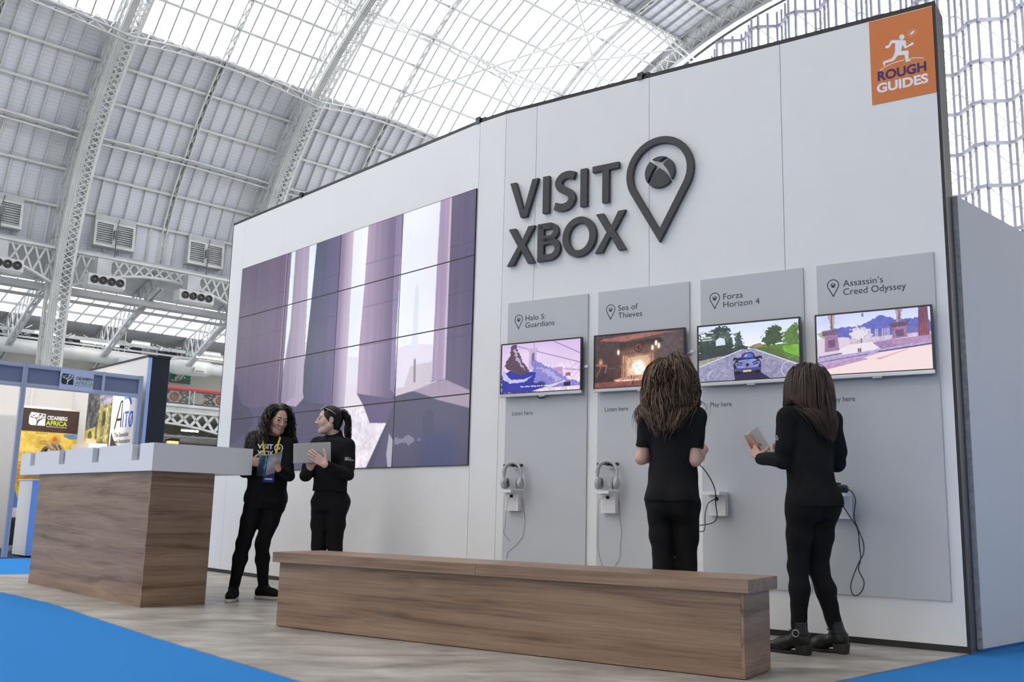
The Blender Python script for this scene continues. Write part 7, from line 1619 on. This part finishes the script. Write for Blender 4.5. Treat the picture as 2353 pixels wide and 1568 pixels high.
hc, Hm, rng = p2_['hc'], p2_['Hm'], p2_['rng']; T = lambda x, y, z: hc + Hm @ A3(x, y, z)
d = scalp(rng, 900, (50, 16, -24)); tie = A3(0, -.105, .062); paths = []; lens = []
for q in d:
    a = SK_C + q * (SK_R + .008); b = SK_C + (tie - SK_C); n = 14; pts = []
    for k in range(n + 1):
        t = k / n; v = lin(a, b, t) - SK_C; v = v / np.linalg.norm(v / (SK_R + .010)); pts.append(SK_C + v)
    paths.append(hc + np.array(pts) @ Hm.T); lens.append(n * 1.0)
tail_r = hc + (tie + rng.normal(size=(420, 3)) * A3(.012, .006, .012)) @ Hm.T; td = (A3(0, -1, .25) + rng.normal(size=(420, 3)) * .30) @ Hm.T; td /= np.linalg.norm(td, axis=1, keepdims=True)
tp = swept_hair(tail_r, td, p2_['F'], [.36], .014, .012, .30, .74, .05, 30., rng); parts = []; cols = []
for q in paths: v = tube_np(q, np.full(len(q), .0034), 4, .45, p2_['F'].grad(q)); parts.append(v); cols.append(np.full((len(v[0]), 3), rng.random() * .4))
for q in tp: m_ = int(len(q) * (.7 + .3 * rng.random())); q = q[:m_]; v = tube_np(q, .0036 * np.clip((m_ - np.arange(m_)) / (m_ * .4), .12, 1), 4, .5); parts.append(v); cols.append(np.full((len(v[0]), 3), rng.random() * .45))
cm = cap_mesh(p2_, .007); parts.append(cm); cols.append(np.full((len(cm[0]), 3), .08)); np_mesh('hair', parts, HB_['p2'], p2_['root'], np.concatenate(cols))
m = MB(); m.smooth = True
for s in (-1, 1):
    m.cur = 0; c = T(s * .034, .052, .1075); nn_ = A3(0, .55, .83); u_, w_ = A3(1, 0, 0), A3(0, .83, -.55); ring = [Vector(c + Hm @ (u_ * .029 * math.cos(a) + w_ * .025 * math.sin(a))) for a in [k * math.pi / 9 for k in range(18)]]
    m.add(ring, [tuple(range(18))]); m.cur = 1; m.tube(ring + [ring[0]], .0022, 6); m.tube([Vector(T(s * .062, .050, .104)), Vector(T(s * .083, .005, .080)), Vector(T(s * .085, -.045, .045))], .0028, 6)
m.tube([Vector(T(-.006, .056, .109)), Vector(T(.006, .056, .109))], .0022, 6); o = m.build('sunglasses', [MT['plastic_black'], mat('pale_gold', (.75, .66, .42), .35, metal=.4)], fixn=False); o.parent = p2_['root']
wl2 = J2['wrL']; br_ = [wl2 + (J2['elL'] - wl2) * .02 + A3(0, 0, 0)]; ax = (J2['elL'] - wl2) / np.linalg.norm(J2['elL'] - wl2); e1 = np.cross(ax, A3(0, 0, 1)); e1 /= np.linalg.norm(e1); e2 = np.cross(e1, ax)
m = MB(); m.smooth = True; m.tube([Vector(wl2 + ax * .004 + e1 * .030 * math.cos(a) + e2 * .030 * math.sin(a)) for a in [k * math.pi / 10 for k in range(21)]], .0032, 6); o = m.build('bracelet', MT['silver']); o.parent = p2_['root']
m = MB(); sl_o = lin(J2['shL'], J2['elL'], .52) + A3(-.14, .10, 0); dirn = A3(.82, -.57, 0); exl = A3(-.57, -.82, 0)
decal_text(m, p2_['Fs'], sl_o, exl, eys, dirn, 'XBOX', -.040, .0, .040, .011, .02); decal_text(m, p2_['Fs'], sl_o, exl, eys, dirn, 'VISIT', -.040, .015, .034, .010, .02); decal_text(m, p2_['Fs'], sl_o, exl, eys, dirn, 'I', .004, -.008, .003, .034); decal_text(m, p2_['Fs'], sl_o, exl, eys, dirn, 'GUIDES', .012, -.002, .026, .007, .03)
o = m.build('sleeve_print', MT['white_ink'], fixn=False); o.parent = p2_['root']
# tablet
th = R(f2_); LW2 = lambda q: Vector((loc2[0] + q[0] * math.cos(th) - q[1] * math.sin(th), loc2[1] + q[0] * math.sin(th) + q[1] * math.cos(th), q[2]))
tc = Vector((loc2[0] - .100, loc2[1] - .335, 1.205)); tx = Vector((.985, .10, .075)).normalized(); tn = Vector((.12, -.96, .16)); tn = (tn - tx * tn.dot(tx)).normalized(); tz = tx.cross(tn) * -1
tz = tn.cross(tx) * -1 if (tn.cross(tx)).z < 0 else tn.cross(tx)
tf = lambda x, y, z: tc + tx * x + tz * z + tn * y
tb = thing('tablet', 'silver tablet computer held up by the woman with the pony tail', 'tablet', tc)
m = MB(); m.box(-.150, .150, -.004, .0045, -.083, .083, tf); m.build('tablet_back', mat('tablet_silver', (.36, .355, .35), .38, metal=.25), tb, bevel=.004); m = MB(); m.box(-.146, .146, -.0052, -.0042, -.079, .079, tf); m.build('tablet_screen', MT['dark_glass'], tb)
m = MB(); m.smooth = True; m.lathe([(.0035, 0), (.0035, .0008), (0, .0008)], 12, lambda x, y, z: tf(-.01 + x, .0046 + z, .070 + y)); m.build('camera_lens', MT['black'], tb)
# books
def book(c, fwd, rgt, upv, hw, hh, ang, label, cov, lean=0.0, pages=.012):
    """open book: spine along upv at c; each half swings by ang towards fwd (the reader is behind c, the covers face fwd)"""
    fwd, rgt, upv, c = [np.array(q, float) for q in (fwd, rgt, upv, c)]; t = thing('open_book', label, 'book', c)
    for k, s in enumerate((-1, 1)):
        dr = rgt * s * math.cos(ang[k]) - fwd * math.sin(ang[k]); nr = fwd * math.cos(ang[k]) + rgt * s * math.sin(ang[k])       # nr: out of the cover
        f = lambda x, y, z, dr=dr, nr=nr: Vector(c + dr * (x + .006) + nr * y + upv * z)
        m = MB(); m.box(0, hw, -.0012, .0, -hh, hh, f); m.build('cover', cov[k], t)
        m = MB(); n = 8; g = lambda q: .0 + pages * (.35 + .65 * math.sin(math.pi * min(1, q * 1.15)) ** .5 if q < .85 else pages * 0 + .9 - (q - .85) * 2)
        prof = [(hw * .985 * i / n, -.0013) for i in range(n + 1)] + [(hw * .985 * i / n, -.0013 - pages * (.45 + .55 * math.sin(math.pi * .5 * (1 - i / n)) * math.sin(math.pi * min(1, .35 + i / n)))) for i in range(n, -1, -1)]
        m.prism(prof, -hh * .98, hh * .98, lambda x, y, z: f(x, y, z)); m.build('pages', MT['paper'], t)
    m = MB(); m.smooth = True; m.tube([Vector(c + upv * -hh), Vector(c + upv * hh)], .0085, 8); m.build('spine', cov[0], t); return t
MT['paper'] = mat('book_paper', (.72, .70, .66), .8, noise=.05, nscale=60)
def mat_cover(name, a, b, scale=9, lo=.4, hi=.6):
    m = bpy.data.materials.new(name); m.use_nodes = True; nt = m.node_tree; bs = nt.nodes['Principled BSDF']; tc_ = nt.nodes.new('ShaderNodeTexCoord'); n = nt.nodes.new('ShaderNodeTexNoise'); n.inputs['Scale'].default_value = scale; n.inputs['Detail'].default_value = 4; nt.links.new(tc_.outputs['Object'], n.inputs['Vector']); cr = nt.nodes.new('ShaderNodeValToRGB'); e = cr.color_ramp.elements; e[0].position = lo; e[0].color = (*a, 1); e[1].position = hi; e[1].color = (*b, 1); nt.links.new(n.outputs['Fac'], cr.inputs['Fac']); nt.links.new(cr.outputs['Color'], bs.inputs['Base Color']); bs.inputs['Roughness'].default_value = .3; return m
book((loc1[0] + .062, loc1[1] - .335, 1.092), (-.10, -.93, -.30), (.97, -.05, .20), (.16, -.30, .93), .118, .088, (R(38), R(34)), 'open book with a dark blue cover in the hands of the woman with dark curls', (mat_cover('blue_cover', (.012, .016, .022), srgb(60, 150, 200), 7, .42, .55), mat_cover('pale_cover', (.30, .30, .32), (.62, .62, .64), 9)))
th4 = R(f4); d4 = np.array([-math.sin(th4), math.cos(th4), 0])
book((loc4[0] - .255, loc4[1] + .375, 1.215), (-.55, .62, -.30), (.50, .75, .40), (-.52, -.12, .84), .125, .095, (R(52), R(30)), 'open book with an orange cover in the hand of the woman with straight hair', (mat_cover('orange_cover', srgb(196, 110, 50), srgb(190, 170, 140), 6, .42, .58), mat_cover('grey_cover', (.30, .28, .26), (.6, .58, .55), 8)))

# ---- visitor in the neighbouring booth, only the hair shows over the counter ----
pv = P(4.99, 15.75); loc5, f5 = (pv.x, pv.y, 0), 160; W = frame(loc5, f5)
J5 = dict(torso=std_torso((0, 0), 0, .168, .985, .13), head=A3(0, .02, 1.492), head_rot=(R(10), R(-22), 0), hipL=A3(-.084, -.005, .81), hipR=A3(.084, -.005, .81), kneeL=A3(-.08, .01, .46), kneeR=A3(.08, .01, .46), ankleL=A3(-.08, 0, .098), ankleR=A3(.08, 0, .098), toeL=A3(-.1, .2, 0), toeR=A3(.1, .2, 0), shL=A3(-.15, -.01, 1.30), shR=A3(.15, -.01, 1.30), elL=A3(-.19, -.02, 1.04), elR=A3(.19, -.02, 1.04), wrL=A3(-.17, .08, .83), wrR=A3(.17, .08, .83))
J5['handL'] = hd(A3(0, .2, -1), A3(1, 0, 0), [(.3, .4, .3)] * 4, (.7, .4, .3)); J5['handR'] = hd(A3(0, .2, -1), A3(-1, 0, 0), [(.3, .4, .3)] * 4, (.7, .4, .3))
p5_ = build_person('person with short blond hair in the neighbouring booth, mostly hidden by the counter', loc5, f5, J5, dict(SKIN, seed=31, hair_mat=HB_['p5'], hem=.84, sleeveL='long', sleeveR='long', ease=.02, min_a=.15, min_b=.11, collar=.01))
add_shoes(p5_['root'], J5, 'sneaker')
long_hair(p5_, HB_['p5'], 240, 1.42, .01, (.008, .03), wave=.03, rad=.007, lim=(36, 6, -30), ztol=.02, cap=.012)
